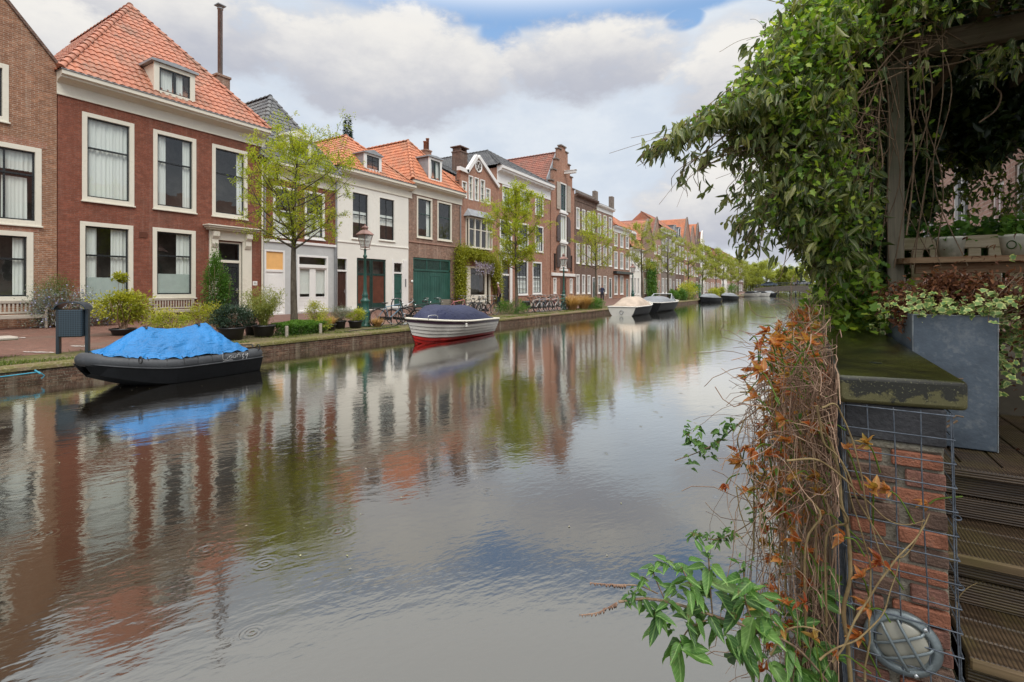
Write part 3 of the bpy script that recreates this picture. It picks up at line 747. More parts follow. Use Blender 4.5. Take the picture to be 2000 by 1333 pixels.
def doorleaf(h, X, a, b, c, d, mat, panels=((.12, .45), (.52, .92)), vbars=1, handle=True, name='door', label=None, grooves=0, glass=None):
    mb = MB(); mb.box((X - .10, a, c), (X - .06, b, d)); w_ = (b - a) / vbars
    for i in range(vbars):
        y0, y1 = a + w_ * i, a + w_ * (i + 1)
        if grooves:
            n = grooves
            for k in range(n): mb.bbox((X - .06, y0 + .02 + (w_ - .04) * k / n + .006, c + .03), (X - .045, y0 + .02 + (w_ - .04) * (k + 1) / n - .006, d - .03), .004)
        else:
            st = min(.11, w_ * .16)
            mb.bbox((X - .06, y0 + .004, c), (X - .035, y0 + st, d), .004); mb.bbox((X - .06, y1 - st, c), (X - .035, y1 - .004, d), .004)
            zs = [c] + [c + (d - c) * v for p in panels for v in p] + [d]
            for k in range(0, len(zs), 2): mb.bbox((X - .06, y0 + st, zs[k]), (X - .035, y1 - st, zs[k + 1]), .004)
            for p in panels: mb.bbox((X - .06, y0 + st + .05, c + (d - c) * p[0] + .05), (X - .046, y1 - st - .05, c + (d - c) * p[1] - .05), .008)
    o = mb.build(name, mat, h)
    if label: o['label'] = label
    if handle:
        k = MB(); k.tube([(X - .035, b - .09, c + 1.02), (X + .01, b - .09, c + 1.02), (X + .01, b - .2, c + 1.02)], .011, 6); k.bbox((X - .034, b - .115, c + .92), (X - .026, b - .065, c + 1.12), .003); k.build('handle', 'zinc', o)
    return o

# ---- house 1: tan brick gable house at the left edge
X = FX; y1 = Yx(111, X)
h = thing('canal_house', 'tan brick gable house at the left edge with dark sashes and a steep raking gable', 'house', (0, 0, 0), 0, 'houses along the canal')
yl = -3.0; zk = hz(118, X, Yx(98, X)); sl = (hz(0, X, Yx(2, X)) - zk) / (Yx(98, X) - Yx(2, X)); ypk = 1.2
zp = zk + sl * (y1 - ypk)
H = [wpx(h, X, -160, 65, 438, 592, curt=[(.0, .22, 0, 1), (.86, 1, 0, 1)], hb=(.62,), vb=(), cw=.16, frost=0),
     wpx(h, X, -150, 81, 249, 424, curt=[(0, .12, 0, 1), (.34, .62, 0, .62), (.66, .93, 0, .62), (0, 1, .72, 1)], vb=(.35, .68), hb=(.66,), cw=.16),
     wpx(h, X, -70, 17, 104, 222, curt=None, cw=.15, hb=())]
facade([(yl, .15), (y1, .15), (y1, zk - .1), (ypk, zp), (yl, zp - (ypk - yl) * sl)], H, X, 12, 'brick_tan', h, body=zk - .35)
for (a, b, c, d) in H[:2]: mb = MB(); mb.box((X + .002, a - .15, d + .015), (X + .012, b + .15, d + .23)); mb.build('lintel', 'brick_orange', h)
mb = MB(); mb.prism([(X + .06, y1 + .02, zk - .12), (X + .06, y1 + .02, zk + .02), (X + .06, ypk, zp + .14), (X + .06, ypk, zp)], (-.42, 0, 0)); mb.build('gable_coping', 'brick_dark', h)
tileface(h, (X - 12, y1, zk - .3), (X - .3, y1, zk - .3), (X - .3, ypk, zp - .2), (X - 12, ypk, zp - .2), 'tile_old', 'roof')
ych = 3.9; p = PY(55, 45, 5.0); chimney(h, X - 1.6, PY(54, 40, 4.6).y, zp - 6, hz(14, X - 1.6, Yx(54, X - 1.6)), .8, .85, 'brick_brown', pipe=[(.13, 3, 0)])
# wall anchor
mb = MB(); mb.tube([(X + .02, 2.9, 11.4), (X + .03, 2.9, 10.7)], .02, 5); mb.build('wall_anchor', 'paint_black', h)

# ---- house 2: the big deep red brick house
X = FX; y0, y1 = Yx(112, X), Yx(513, X)
h = thing('canal_house', 'deep red brick house with a wide cream cornice and orange pantiled hip roof', 'house', (0, 0, 0), 0, 'houses along the canal')
cwk = dict(cw=.15)
H = [wpx(h, X, 160, 262, 217.5, 391, curt='full', **cwk), wpx(h, X, 299, 383, 252, 407, curt='sides', **cwk), wpx(h, X, 414, 483, 280.5, 421, curt=[(.78, 1, 0, 1)], **cwk),
     wpx(h, X, 156, 260, 432, 600, curt=[(0, .3, 0, 1), (.62, 1, 0, 1)], frost=.33, **cwk), wpx(h, X, 298, 382, 444, 583, curt=[(.6, 1, 0, 1)], frost=.33, **cwk)]
ya, yb, yc, yd = Yx(408, X), Yx(424, X), Yx(472, X), Yx(490, X)
zt = 3.95; zdt = 2.65
H.append((yb, yc, .35, 3.55))
facade([(y0 + .01, .15), (y1 - .01, .15), (y1 - .01, 8.9), (y0 + .01, 8.9)], H, X, 11, 'brick_red', h)
plinth(h, X, y0 + .02, y1 - .02, .55, 'brick_dark', [(H[3][0] - .1, H[3][1] + .1), (ya - .02, yd + .02)])
cornice(h, X, y0 - .02, y1 + .12, 8.18, 8.93, out=.5)
mb = MB()   # classical door surround
for (a, b) in ((ya, yb), (yc, yd)):
    mb.bbox((X - .1, a, .15), (X + .09, b, 3.6), .01); mb.bbox((X - .1, a - .02, .15), (X + .13, b + .02, .62), .01)
    m_ = (a + b) / 2
    mb.prism([(X + .09, m_ - .13, 3.95), (X + .32, m_ - .13, 3.95), (X + .30, m_ - .13, 3.75), (X + .2, m_ - .13, 3.62), (X + .2, m_ - .13, 3.42), (X + .13, m_ - .13, 3.28), (X + .09, m_ - .13, 3.26)], (0, .26, 0))
mb.bbox((X - .1, ya, 3.6), (X + .09, yd, 4.02), .01); mb.bbox((X - .05, ya - .12, 4.02), (X + .30, yd + .12, 4.09), .01)
mb.bbox((X - .05, ya - .2, 4.09), (X + .40, yd + .2, 4.17), .015); mb.bbox((X - .05, ya - .26, 4.17), (X + .46, yd + .26, 4.22), .01)
mb.build('door_surround', 'paint_cream', h)
mb = MB(); ring(mb, X - .12, X - .03, yb, yc, .35, 3.58, .09); mb.bbox((X - .12, yb + .09, 2.62), (X - .02, yc - .09, 2.74), .006); fr = mb.build('door_frame', 'paint_cream', h)
g = MB(); g.add([(X - .08, yb, 2.7), (X - .08, yc, 2.7), (X - .08, yc, 3.5), (X - .08, yb, 3.5)], [(0, 1, 2, 3)]); g.build('pane', 'glass', fr)
s_ = MB(); ring(s_, X - .10, X - .06, yb + .09, yc - .09, 2.745, 3.485, .045); s_.build('sash', 'paint_black', fr)
r = MB(); r.box((X - .9, yb - .2, .3), (X - .88, yc + .2, 3.7)); r.build('interior', 'interior', fr)
doorleaf(h, X - .02, yb + .09, yc - .09, .36, 2.62, 'paint_black')
mb = MB(); mb.bbox((X, yb - .1, .15), (X + .45, yc + .1, .34), .02); mb.build('doorstep', 'plaster_grey', h)
yn = Yx(498, X); mb = MB(); mb.bbox((X, yn - .11, 1.62), (X + .012, yn + .11, 1.82), .003); pl_ = mb.build('number_plate', 'paint_white', h)
mb = MB()
for i, dy in enumerate((-.045, .02)): mb.box((X + .0125, yn + dy, 1.67), (X + .014, yn + dy + .02, 1.77)); 
mb.box((X + .0125, yn + .02, 1.67), (X + .014, yn + .065, 1.685)); mb.box((X + .0125, yn + .02, 1.715), (X + .014, yn + .065, 1.73)); mb.build('number', 'paint_black', pl_)
mb = MB(); yv = Yx(280, X); mb.bbox((X, yv - .14, 3.45), (X + .02, yv + .14, 3.68), .004); mb.build('vent', 'paint_brown', h)
ap = PY(254, 12, (y0 + y1) / 2)
R = hiproof(h, y0 - .05, y1 + .1, 8.97, (ap.x, ap.y, ap.z), 'tile_orange', ov=.46)
xd = X + .25; dpx(h, xd, 302, 379, 120, 205, zmin=9.24, back=2.6, curt=[(0, .45), (.55, .8)], fine=())
yq = PY(430, 160, 13.2); chimney(h, X - 2.6, Yx(430, X - 2.6), 9.3, hz(150, X - 2.6, Yx(430, X - 2.6)), .62, .62, 'brick_brown', pipe=[(.11, 3.3, 0)])
downpipe(h, X, y1 - .06, .3, 8.3, 'paint_cream')

# ---- house 3: grey plaster ground floor, brick above, dark tiled roof
X = FX; y0, y1 = Yx(514, X), Yx(655, X)
h = thing('canal_house', 'narrow house with grey plaster ground floor, cream cornice and dark grey tiled roof', 'house', (0, 0, 0), 0, 'houses along the canal')
ze = hz(308, X, Yx(500, X)); ze = 7.55
H = [wpx(h, X, 533, 580, 362, 462, casing='paint_white', hb=(.5,), curt='low', cw=.12), wpx(h, X, 595, 634, 372, 466, casing='paint_white', hb=(.5,), curt='low', cw=.12)]
Hg = []
yd0, yd1 = Yx(516, X), Yx(556, X); yw0, yw1 = Yx(580, X), Yx(640, X)
HG = [(yd0, yd1, .2, 3.35), (yw0, yw1, .25, 3.2)]
facade([(y0 + .01, 3.75), (y1 - .01, 3.75), (y1 - .01, ze), (y0 + .01, ze)], H, X, 10, 'brick_red', h)
facade([(y0 + .01, .15), (y1 - .01, .15), (y1 - .01, 3.748), (y0 + .01, 3.748)], HG, X + .03, 10, 'plaster_grey', h, name='ground_floor_wall')
mb = MB(); mb.bbox((X + .02, y0, 3.72), (X + .10, y1, 3.85), .01); mb.build('string_course', 'paint_white', h)
mb = MB(); Xg = X + .03; ring(mb, Xg - .12, Xg + .0, yd0, yd1, .2, 3.35, .09); mb.bbox((Xg - .11, yd0 + .09, 2.28), (Xg - .01, yd1 - .09, 2.4), .005); df = mb.build('door_frame', 'paint_white', h)
mb = MB(); mb.box((Xg - .09, yd0 + .09, 2.4), (Xg - .05, yd1 - .09, 3.26)); mb.build('orange_board', 'orange_board', df)
mb = MB(); mb.box((Xg - .09, yd0 + .09, .22), (Xg - .05, yd1 - .09, 2.28)); mb.bbox((Xg - .05, yd0 + .16, .4), (Xg - .04, yd1 - .16, 2.15), .006); mb.build('door', 'paint_white', h)
mb = MB(); ring(mb, Xg - .12, Xg + .02, yw0, yw1, .25, 3.2, .10); mb.bbox((Xg - .11, yw0 + .1, 2.55), (Xg + .03, yw1 - .1, 2.72), .005); mb.box((Xg - .09, yw0 + .1, .35), (Xg - .05, yw1 - .1, .98))
ym = (yw0 + yw1) / 2; mb.bbox((Xg - .09, ym - .11, .35), (Xg - .02, ym + .11, 2.55), .005)
for a, b in ((yw0 + .1, ym - .11), (ym + .11, yw1 - .1)): ring(mb, Xg - .088, Xg - .03, a, b, .98, 2.55, .07)
for k in range(3): mb.bbox((Xg - .05, yw0 + .12, .42 + k * .19), (Xg - .04, yw1 - .12, .59 + k * .19), .004)
w_ = mb.build('window', 'paint_white', h); w_['label'] = 'wide white ground floor window with two tall panes'
g = MB(); g.add([(Xg - .07, yw0, .9), (Xg - .07, yw1, .9), (Xg - .07, yw1, 3.1), (Xg - .07, yw0, 3.1)], [(0, 1, 2, 3)]); g.build('pane', 'glass', w_)
cm = MB(); curtain_sheet(cm, Xg - .14, yw0 + .1, yw1 - .1, 1.2, 2.6, .006); cm.build('curtain', 'curtain', w_)
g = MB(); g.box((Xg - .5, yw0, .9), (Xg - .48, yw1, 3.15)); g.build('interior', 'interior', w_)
cornice(h, X, y0 + .13, y1 + .02, ze - .75, ze + .05, out=.42)
ap = PY(528, 190, (y0 + y1) / 2); R = hiproof(h, y0 - .3, y1 + .1, ze + .08, (ap.x, ap.y, ap.z), 'tile_grey', ov=.35)
dpx(h, X + .1, 560, 606, 262, 310, zmin=8.0, back=2, front='paint_white', cheek='paint_white', curve=.28, vb=(), fine=((2, 3),))
downpipe(h, X + .03, y1 - .09, .2, 3.7); downpipe(h, X, y0 + .05, 4, 7)

# ---- house 4: white plaster
X = FX; y0, y1 = Yx(655, X), Yx(798, X)
h = thing('canal_house', 'white plastered house with orange hip roof and brown garage doors', 'house', (0, 0, 0), 0, 'houses along the canal')
H = [wpx(h, X, 687, 720, 373, 466, casing='plaster_white', cw=.06, fine=((2, 1, 0, 1),), hb=(.52,), sash='paint_black', curt=[(0, 1, .35, .6)]), wpx(h, X, 740, 771, 384, 469, casing='plaster_white', cw=.06, fine=((2, 1, 0, 1),), hb=(.52,), curt=[(0, 1, .35, .6)])]
da, db = Yx(657, X), Yx(679, X); ga, gb = Yx(697, X), Yx(754, X); ea, eb = Yx(768, X), Yx(787, X)
zd = [hz(499, X, da), hz(500, X, ga), hz(504, X, ea)]
zd = [3.2, 3.25, 3.15]
H += [(da, db, .3, zd[0]), (ga, gb, .25, zd[1]), (ea, eb, .3, zd[2])]
facade([(y0 + .01, .15), (y1 - .01, .15), (y1 - .01, 8.1), (y0 + .01, 8.1)], H, X, 10, 'plaster_white', h)
cornice(h, X, y0 + .05, y1 + .3, 7.35, 8.15, out=.42)
mb = MB(); mb.bbox((X, y0 + .02, 4.05), (X + .04, y1 - .02, 4.13), .01); mb.build('string_course', 'plaster_white', h)
for (a, b, z, m_, kw) in ((da, db, zd[0], 'paint_dkbrown', dict(grooves=4)), (ea, eb, zd[2], 'paint_green', dict(panels=((.08, .42), (.5, .93)), label='green panelled front door'))):
    mb = MB(); ring(mb, X - .12, X + .01, a, b, .3, z, .07); mb.bbox((X - .11, a + .07, 2.42), (X + .0, b - .07, 2.52), .004); f_ = mb.build('door_frame', 'paint_white', h)
    g = MB(); g.add([(X - .08, a, 2.5), (X - .08, b, 2.5), (X - .08, b, z), (X - .08, a, z)], [(0, 1, 2, 3)]); g.build('pane', 'glass', f_); g = MB(); g.box((X - .4, a, 2.4), (X - .38, b, z)); g.build('interior', 'interior', f_)
    doorleaf(h, X - .02, a + .07, b - .07, .3, 2.42, m_, **kw)
mb = MB(); mb.bbox((X, ea - .12, .3), (X + .06, ea, 3.3), .005); mb.bbox((X, eb, .3), (X + .06, eb + .38, 3.3), .005); mb.build('door_surround', 'paint_white', h)
mb = MB(); mb.bbox((X + .06, eb + .12, 1.6), (X + .09, eb + .22, 2.1), .004); mb.build('doorbell_panel', 'zinc', h)
# garage doors: dark green frames, glazed tops, brown panels
gm = MB(); m2 = (ga + gb) / 2
for a, b in ((ga, m2), (m2, gb)):
    ring(gm, X - .11, X - .05, a + .01, b - .01, .28, zd[1] - .02, .11); gm.box((X - .11, a + .11, 2.25), (X - .048, b - .11, 2.37)); gm.box((X - .11, a + .11, .38), (X - .06, b - .11, .62))
gd = gm.build('garage_door', 'paint_dkgreen', h)
gm = MB(); gm.box((X - .10, ga + .1, .6), (X - .07, m2 - .1, 2.26)); gm.box((X - .10, m2 + .1, .6), (X - .07, gb - .1, 2.26)); gm.build('door_panel', 'paint_brown', gd)
g = MB(); g.add([(X - .08, ga, 2.3), (X - .08, gb, 2.3), (X - .08, gb, 3.2), (X - .08, ga, 3.2)], [(0, 1, 2, 3)]); g.build('pane', 'glass', gd); g = MB(); g.box((X - .5, ga, 2.2), (X - .48, gb, 3.3)); g.build('interior', 'interior', gd)
mb = MB(); mb.bbox((X, y0 + .02, .15), (X + .12, ga - .02, .3), .01); mb.bbox((X, ea - .1, .15), (X + .35, eb + .1, .3), .01); mb.build('doorstep', 'plaster_grey', h)
ap = PY(676, 267, (y0 + y1) / 2 - .3); hiproof(h, y0 - .05, y1 + .1, 8.2, (ap.x, ap.y, ap.z), 'tile_bright', ov=.38)
dpx(h, X + .15, 712, 744, 296, 342, zmin=8.44, back=2.0, cheek='lead', front='paint_white', fine=((2, 3),), vb=(), ped=.22)
downpipe(h, X, y0 + .02, .2, 7.3)

# ---- house 5: brown brick with green garage
X = FX; y0, y1 = Yx(798, X), Yx(899, X)
h = thing('canal_house', 'brown brick house with wide dark green garage doors and orange hip roof', 'house', (0, 0, 0), 0, 'houses along the canal')
H = [wpx(h, X, 814, 844, 383, 464, sash='paint_dkgreen', curt=[(.75, 1, 0, 1)], hb=(.6,), cw=.12), wpx(h, X, 854, 882, 392, 469, sash='paint_dkgreen', curt=[(.0, .12, 0, 1)], hb=(.6,), cw=.12)]
ga, gb = Yx(807, X), Yx(880, X); H.append((ga, gb, .22, 3.55))
facade([(y0 + .01, .15), (y1 - .01, .15), (y1 - .01, 8.5), (y0 + .01, 8.5)], H, X, 10, 'brick_brown', h)
cornice(h, X, y0 + .0, y1 + .2, 7.7, 8.5, out=.45)
mb = MB(); mb.bbox((X, y0 + .02, 4.5), (X + .05, y1 - .02, 4.6), .01); mb.build('string_course', 'brick_pink', h)
gm = MB(); L_ = gb - ga; gm.box((X - .12, ga, .22), (X - .085, gb, 3.54))
for i in range(16): gm.bbox((X - .085, ga + L_ * i / 16 + .01, .25), (X - .07, ga + L_ * (i + 1) / 16 - .01, 2.65), .004)
gm.bbox((X - .085, ga, 2.66), (X - .03, gb, 2.78), .006); ring(gm, X - .09, X - .03, ga, gb, .22, 3.54, .12)
ring(gm, X - .068, X - .05, ga + L_ * .46, ga + L_ * .72, .3, 2.4, .05)
for t in (.36, .72): gm.bbox((X - .085, ga + L_ * t - .04, 2.78), (X - .05, ga + L_ * t + .04, 3.42), .004)
gd = gm.build('garage_door', 'paint_green', h)
gm = MB(); gm.box((X - .084, ga + .12, 2.79), (X - .076, gb - .12, 3.42)); gm.build('door_panel', 'paint_dkgreen', gd)
mb = MB(); mb.lathe([(0, 0), (.09, 0), (.10, .03), (.05, .06), (0, .06)], (X, ga - .12, 1.95), 12, axis='x'); mb.build('wall_lamp', 'paint_white', h)
ap = PY(797, 276, (y0 + y1) / 2 - .6); hiproof(h, y0 - .05, y1 + .1, 8.55, (ap.x, ap.y, ap.z), 'tile_bright', ov=.42)
dpx(h, X + .15, 838, 862, 306, 350, zmin=8.89, back=2.6, cheek='lead', front='paint_white', sash='paint_dkgreen', vb=(.5,), curt=[(0, .3), (.6, 1)])
chimney(h, X - 3.6, Yx(833, X - 3.6), 9.5, hz(294, X - 3.6, Yx(833, X - 3.6)), .5, .6, 'brick_brown', pipe=[(.14, .6, -.15), (.12, .9, .12)])
downpipe(h, X, y1 - .05, .2, 7.6)

# ---- house 6: gable with white bargeboards, oriel hood and wisteria
X = FX; y0, y1 = Yx(899, X), Yx(970, X)
h = thing('canal_house', 'brick gable house with white bargeboards, round window and small porch', 'house', (0, 0, 0), 0, 'houses along the canal')
H = []
for (a, b, t, bo) in ((902, 912, 353, 386), (915, 924, 342, 390), (926.5, 935.5, 346, 392), (938, 947, 350, 395), (948.5, 957.5, 367, 398)):
    H.append(wpx(h, X, a, b, t, bo, casing='paint_white', sash='paint_cream', cw=.08, bar=.035, hb=(.35, .7), sill=False, curt='full'))
ba, bb = Yx(909, X), Yx(955, X); bz0, bz1 = hz(485, X, ba), hz(423, X, ba)
H.append((ba, bb, bz0, bz1)); da, db = Yx(903, X), Yx(958, X); H.append((da, db, .2, 3.2))
zs = 10.45; pk = Yx(932, X); zpk = hz(306, X, pk) - .1
facade([(y0 + .01, .15), (y1 - .01, .15), (y1 - .01, zs - .4), (pk, zpk), (y0 + .9, zs - .2), (y0 + .01, zs - .2)], H, X, 9, 'brick_orange', h, body=9.3)
mb = MB()
for (p, q) in (((y0 + .85, zs - .25), (pk, zpk)), ((pk, zpk), (y1 + .15, zs - .6)), ((y0 - .25, zs - .2), (y0 + .9, zs - .25))):
    v = Vector((q[0] - p[0], q[1] - p[1])).normalized(); nn = Vector((-v.y, v.x)) * .32
    mb.prism([(X + .16, p[0], p[1]), (X + .16, q[0], q[1]), (X + .16, q[0] + nn.x * .9, q[1] + nn.y * .9), (X + .16, p[0] + nn.x * .9, p[1] + nn.y * .9)], (-.3, 0, 0))
mb.build('bargeboard', 'paint_white', h)
yr = Yx(934, X); zr = hz(326, X, yr); mb = MB(); mb.torus((X + .02, yr, zr), .42, .07, 'x', 24, 6)
for k in range(3): a = pi * k / 3; mb.tube([(X + .02, yr - .4 * cos(a), zr - .4 * sin(a)), (X + .02, yr + .4 * cos(a), zr + .4 * sin(a))], .025, 4)
rw = mb.build('round_window', 'paint_white', h); g = MB(); g.lathe([(0, 0), (.42, 0)], (X + .006, yr, zr), 20, axis='x'); g.build('pane', 'glass_far', rw)
mb = MB(); xo = X + .35
mb.bbox((X - .1, ba, bz0), (xo, bb, bz0 + .15), .01); mb.bbox((X - .1, ba, bz1 - .12), (xo, bb, bz1), .01)
n_ = 4
for i in range(n_ + 1): y = ba + (bb - ba) * i / n_; mb.bbox((xo - .12, max(ba, y - .06), bz0 + .15), (xo, min(bb, y + .06), bz1 - .12), .006)
for y in (ba, bb - .06): mb.bbox((X - .1, y, bz0 + .15), (X + .1, y + .06, bz1 - .12), .006)
mb.box((xo - .09, ba + .05, bz0 + (bz1 - bz0) * .6), (xo - .04, bb - .05, bz0 + (bz1 - bz0) * .6 + .06)); ow = mb.build('bay_window', 'paint_cream', h)
mb = MB()
for i in range(n_):
    a, b = ba + (bb - ba) * i / n_ + .06, ba + (bb - ba) * (i + 1) / n_ - .06
    for k in range(1, 4): y = a + (b - a) * k / 4; mb.box((xo - .07, y - .008, bz0 + (bz1 - bz0) * .62), (xo - .06, y + .008, bz1 - .12))
    for k in range(1, 5): z = bz0 + (bz1 - bz0) * (.62 + .33 * k / 5); mb.box((xo - .071, a, z), (xo - .059, b, z + .014))
mb.build('glazing_bars', 'paint_black', ow)
g = MB(); g.add([(xo - .07, ba, bz0), (xo - .07, bb, bz0), (xo - .07, bb, bz1), (xo - .07, ba, bz1)], [(0, 1, 2, 3)]); g.build('pane', 'glass', ow)
g = MB(); g.box((X - .9, ba - .2, bz0), (X - .88, bb + .2, bz1)); g.build('interior', 'interior', ow)
mb = MB(); q = [(X, ba - .25, bz1 + .02), (xo + .3, ba - .15, bz1 + .02), (xo + .3, bb + .15, bz1 + .02), (X, bb + .25, bz1 + .02), (X, ba + .3, bz1 + .65), (X, bb - .3, bz1 + .65)]
mb.add(q, [(0, 1, 4), (1, 2, 5, 4), (2, 3, 5), (0, 3, 2, 1)]); mb.build('window_hood', 'lead', h)
mb = MB()      # ground floor shop-like front
L_ = db - da
for t0, t1 in ((0, .04), (.13, .27), (.80, .85), (.96, 1)): mb.bbox((X - .1, da + L_ * t0, .2), (X + .02, da + L_ * t1, 3.2), .006)
mb.bbox((X - .1, da, 3.05), (X + .019, db, 3.2), .006); mb.box((X - .1, da + L_ * .27, .2), (X - .05, da + L_ * .8, 1.0)); f_ = mb.build('shopfront', 'paint_cream', h)
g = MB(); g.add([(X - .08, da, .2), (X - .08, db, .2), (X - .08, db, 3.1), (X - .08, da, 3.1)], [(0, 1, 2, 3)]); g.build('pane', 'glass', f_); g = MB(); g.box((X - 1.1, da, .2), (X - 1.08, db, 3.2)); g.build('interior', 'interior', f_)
doorleaf(h, X - .01, da + L_ * .04, da + L_ * .13, .2, 3.05, 'paint_dkgreen')
siderf(h, y0 - .4, pk, 9.4, X - .6, 12.0, 'tile_bright', run=4.5)
siderf(h, pk, y1, 9.6, X - .6, 12.2, 'slate', run=4.5)
chimney(h, X - 3.4, Yx(898, X - 3.4), 10.5, hz(291, X - 3.4, Yx(898, X - 3.4)) - .3, .9, 1.0, 'brick_dark')
cy = Yx(898, X - 3.4); cz = hz(291, X - 3.4, cy)
mb = MB()
for a in (-.4, .4): mb.box((X - 3.8, cy + a - .08, cz - .3), (X - 3.0, cy + a + .08, cz))
mb.bbox((X - 3.95, cy - .65, cz), (X - 2.85, cy + .65, cz + .1), .02); mb.build('chimney_cap', 'brick_dark', h)

# ---- house 7: white cornice
X = FX; y0, y1 = Yx(970, X), Yx(1074, X)
h = thing('canal_house', 'brown brick house with heavy white bracketed cornice beside the stepped gable', 'house', (0, 0, 0), 0, 'houses along the canal')
H = []
for (a, b, t, bo) in ((981, 1003, 360, 407), (1016, 1034, 370, 411), (1045, 1061, 379, 419), (976, 1000, 428, 490), (1012, 1032, 434, 488), (1045, 1061, 440, 492)):
    H.append(wpx(h, X, a, b, t, bo, casing='paint_white', cw=.14, hb=(.5,), fine=((3, 4, 0, 1),), curt='low' if t > 420 else 'full'))
for (a, b, t, bo) in ((1008, 1031, 508, 577), (1040, 1058, 511, 575)): H.append(wpx(h, X, a, b, t, bo, casing='paint_white', cw=.14, hb=(.48,), fine=((3, 6, 0, 1),), curt='low'))
da, db = Yx(979, X), Yx(995, X); H.append((da, db, .3, 3.75))
zc = 11.55
facade([(y0 + .01, .15), (y1 - .01, .15), (y1 - .01, zc), (y0 + .01, zc)], H, X, 10, 'brick_orange', h)
c = cornice(h, X, y0 + .05, y1 + .1, zc - 1.2, zc + .2, 'paint_white', out=.55)
mb = MB()
for i in range(12): y = y0 + .5 + (y1 - y0 - 1) * i / 11; mb.bbox((X + .04, y - .08, zc - .28), (X + .42, y + .08, zc - .12), .01)
mb.build('bracket', 'paint_white', c)
mb = MB(); w_ = .35
for a in (da - w_, db): mb.bbox((X, a, .15), (X + .1, a + w_, 3.9), .01)
mb.bbox((X, da - w_, 3.9), (X + .12, db + w_, 4.5), .01); mb.bbox((X, da - w_ - .15, 4.5), (X + .35, db + w_ + .15, 4.62), .01); mb.build('door_surround', 'paint_white', h)
mb = MB(); mb.box((X - .1, da, 2.6), (X - .03, db, 2.75)); f_ = mb.build('door_frame', 'paint_white', h); g = MB(); g.add([(X - .08, da, 2.7), (X - .08, db, 2.7), (X - .08, db, 3.7), (X - .08, da, 3.7)], [(0, 1, 2, 3)]); g.build('pane', 'glass_far', f_)
doorleaf(h, X - .02, da, db, .3, 2.6, 'paint_black')
ap = PY(957, 299, y0 + 1.6); 
hiproof(h, y0 - .2, y1, zc + .2, (X - 3.2, (y0 + y1) / 2 - 1.5, 14.2), 'slate', ov=.4)

# ---- house 8: stepped gable warehouse
X = FX + .05; y0, y1 = Yx(1076, X), Yx(1122, X)
h = thing('canal_house', 'tall stepped gable warehouse with brown shutters and a white hoist beam', 'house', (0, 0, 0), 0, 'houses along the canal')
ym = (y0 + y1) / 2; zb = 11.6; st = []
ztop = 16.4; steps = 4; wd = (y1 - y0) / 2; lw = .55
for i in range(steps + 1):
    st.append((ym - wd + (wd - lw) * i / steps, zb + (ztop - zb) * i / steps))
Lp = []
for i in range(steps):
    Lp += [(st[i][0] + .01, st[i + 1][1] - .6 * 0 - (ztop - zb) / steps * .35), (st[i + 1][0], st[i + 1][1] - (ztop - zb) / steps * .35)]
out_l = []
for i in range(steps): out_l += [(st[i][0] + .01, Lp[2 * i][1]), (st[i + 1][0], Lp[2 * i][1])]
out_l += [(ym - lw, ztop), (ym + lw, ztop)]
out_r = [(2 * ym - a, z) for a, z in reversed(out_l[:-2])]
outl = [(y0 + .01, .15), (y1 - .01, .15)] + [(a, z) for a, z in [(2 * ym - a, z) for a, z in out_l[:-2]]] + [(ym + lw, ztop), (ym - lw, ztop)] + list(reversed(out_l[:-2]))
cb = 1.25; H = []
for (z0, z1) in ((9.6, 12.6), (6.5, 9.3), (3.7, 6.2)):
    H.append(window(h, X, ym - cb * .62, ym + cb * .62, z0, z1, casing='paint_white', sash='paint_green' if z0 > 9 else 'paint_cream', cw=.14, vb=(.5,), hb=(.6,) if z0 > 9 else (), curt=CURT['full'] if z0 < 9 else None, glass='glass'))
for s_ in (-1, 1):
    H.append(window(h, X, ym + s_ * 2.0 - .35, ym + s_ * 2.0 + .35, 1.0, 2.6, casing='paint_white', sash='paint_white', cw=.1, curt=CURT['full'])); H.append(window(h, X, ym + s_ * 2.0 - .28, ym + s_ * 2.0 + .28, 3.3, 5.1, casing='brick_dark', sash='paint_black', cw=.06, hb=()))
H.append((ym - .75, ym + .75, .25, 2.6))
facade(outl, H, X, 10, 'brick_orange', h, body=11.8)
mb = MB()
for (a, z) in [((st[i][0] + st[i + 1][0]) / 2, Lp[2 * i][1]) for i in range(steps)]:
    for s_ in (0, 1):
        yc_ = a if s_ == 0 else 2 * ym - a; hw = (st[1][0] - st[0][0]) / 2 + .08; mb.bbox((X - .4, yc_ - hw, z), (X + .1, yc_ + hw, z + .12), .01)
mb.bbox((X - .4, ym - lw - .1, ztop), (X + .1, ym + lw + .1, ztop + .14), .01); mb.build('step_coping', 'brick_grey', h)
for (z0, z1, arch) in ((9.7, 12.5, 0), (6.4, 9.2, 1), (3.7, 6.1, 1)):
    for s_ in (-1, 1):
        mb = MB(); ya_ = ym + s_ * (cb * .62 + .05); n_ = 8; hw = .85
        if arch: q = [(ya_, z0), (ya_ + s_ * hw, z0)] + [(ya_ + s_ * hw * cos(t), z1 - .6 + .6 * sin(t)) for t in [pi / 2 * k / n_ for k in range(n_ + 1)]]
        else: q = [(ya_, z0), (ya_ + s_ * hw, z0), (ya_ + s_ * hw, z1), (ya_, z1)]
        mb.prism([(X + .06, y, z) for y, z in q], (.05, 0, 0)); mb.bbox((X + .11, min(ya_, ya_ + s_ * hw) + .06, z0 + .3), (X + .13, max(ya_, ya_ + s_ * hw) - .06, z0 + .42), .004); mb.build('shutter', 'paint_dkbrown' if arch else 'wood_grey', h)
for z in (9.35, 6.22, 3.35): mb = MB(); mb.bbox((X, ym - .95, z), (X + .14, ym + .95, z + .22), .01); mb.build('sill_beam', 'paint_white', h)
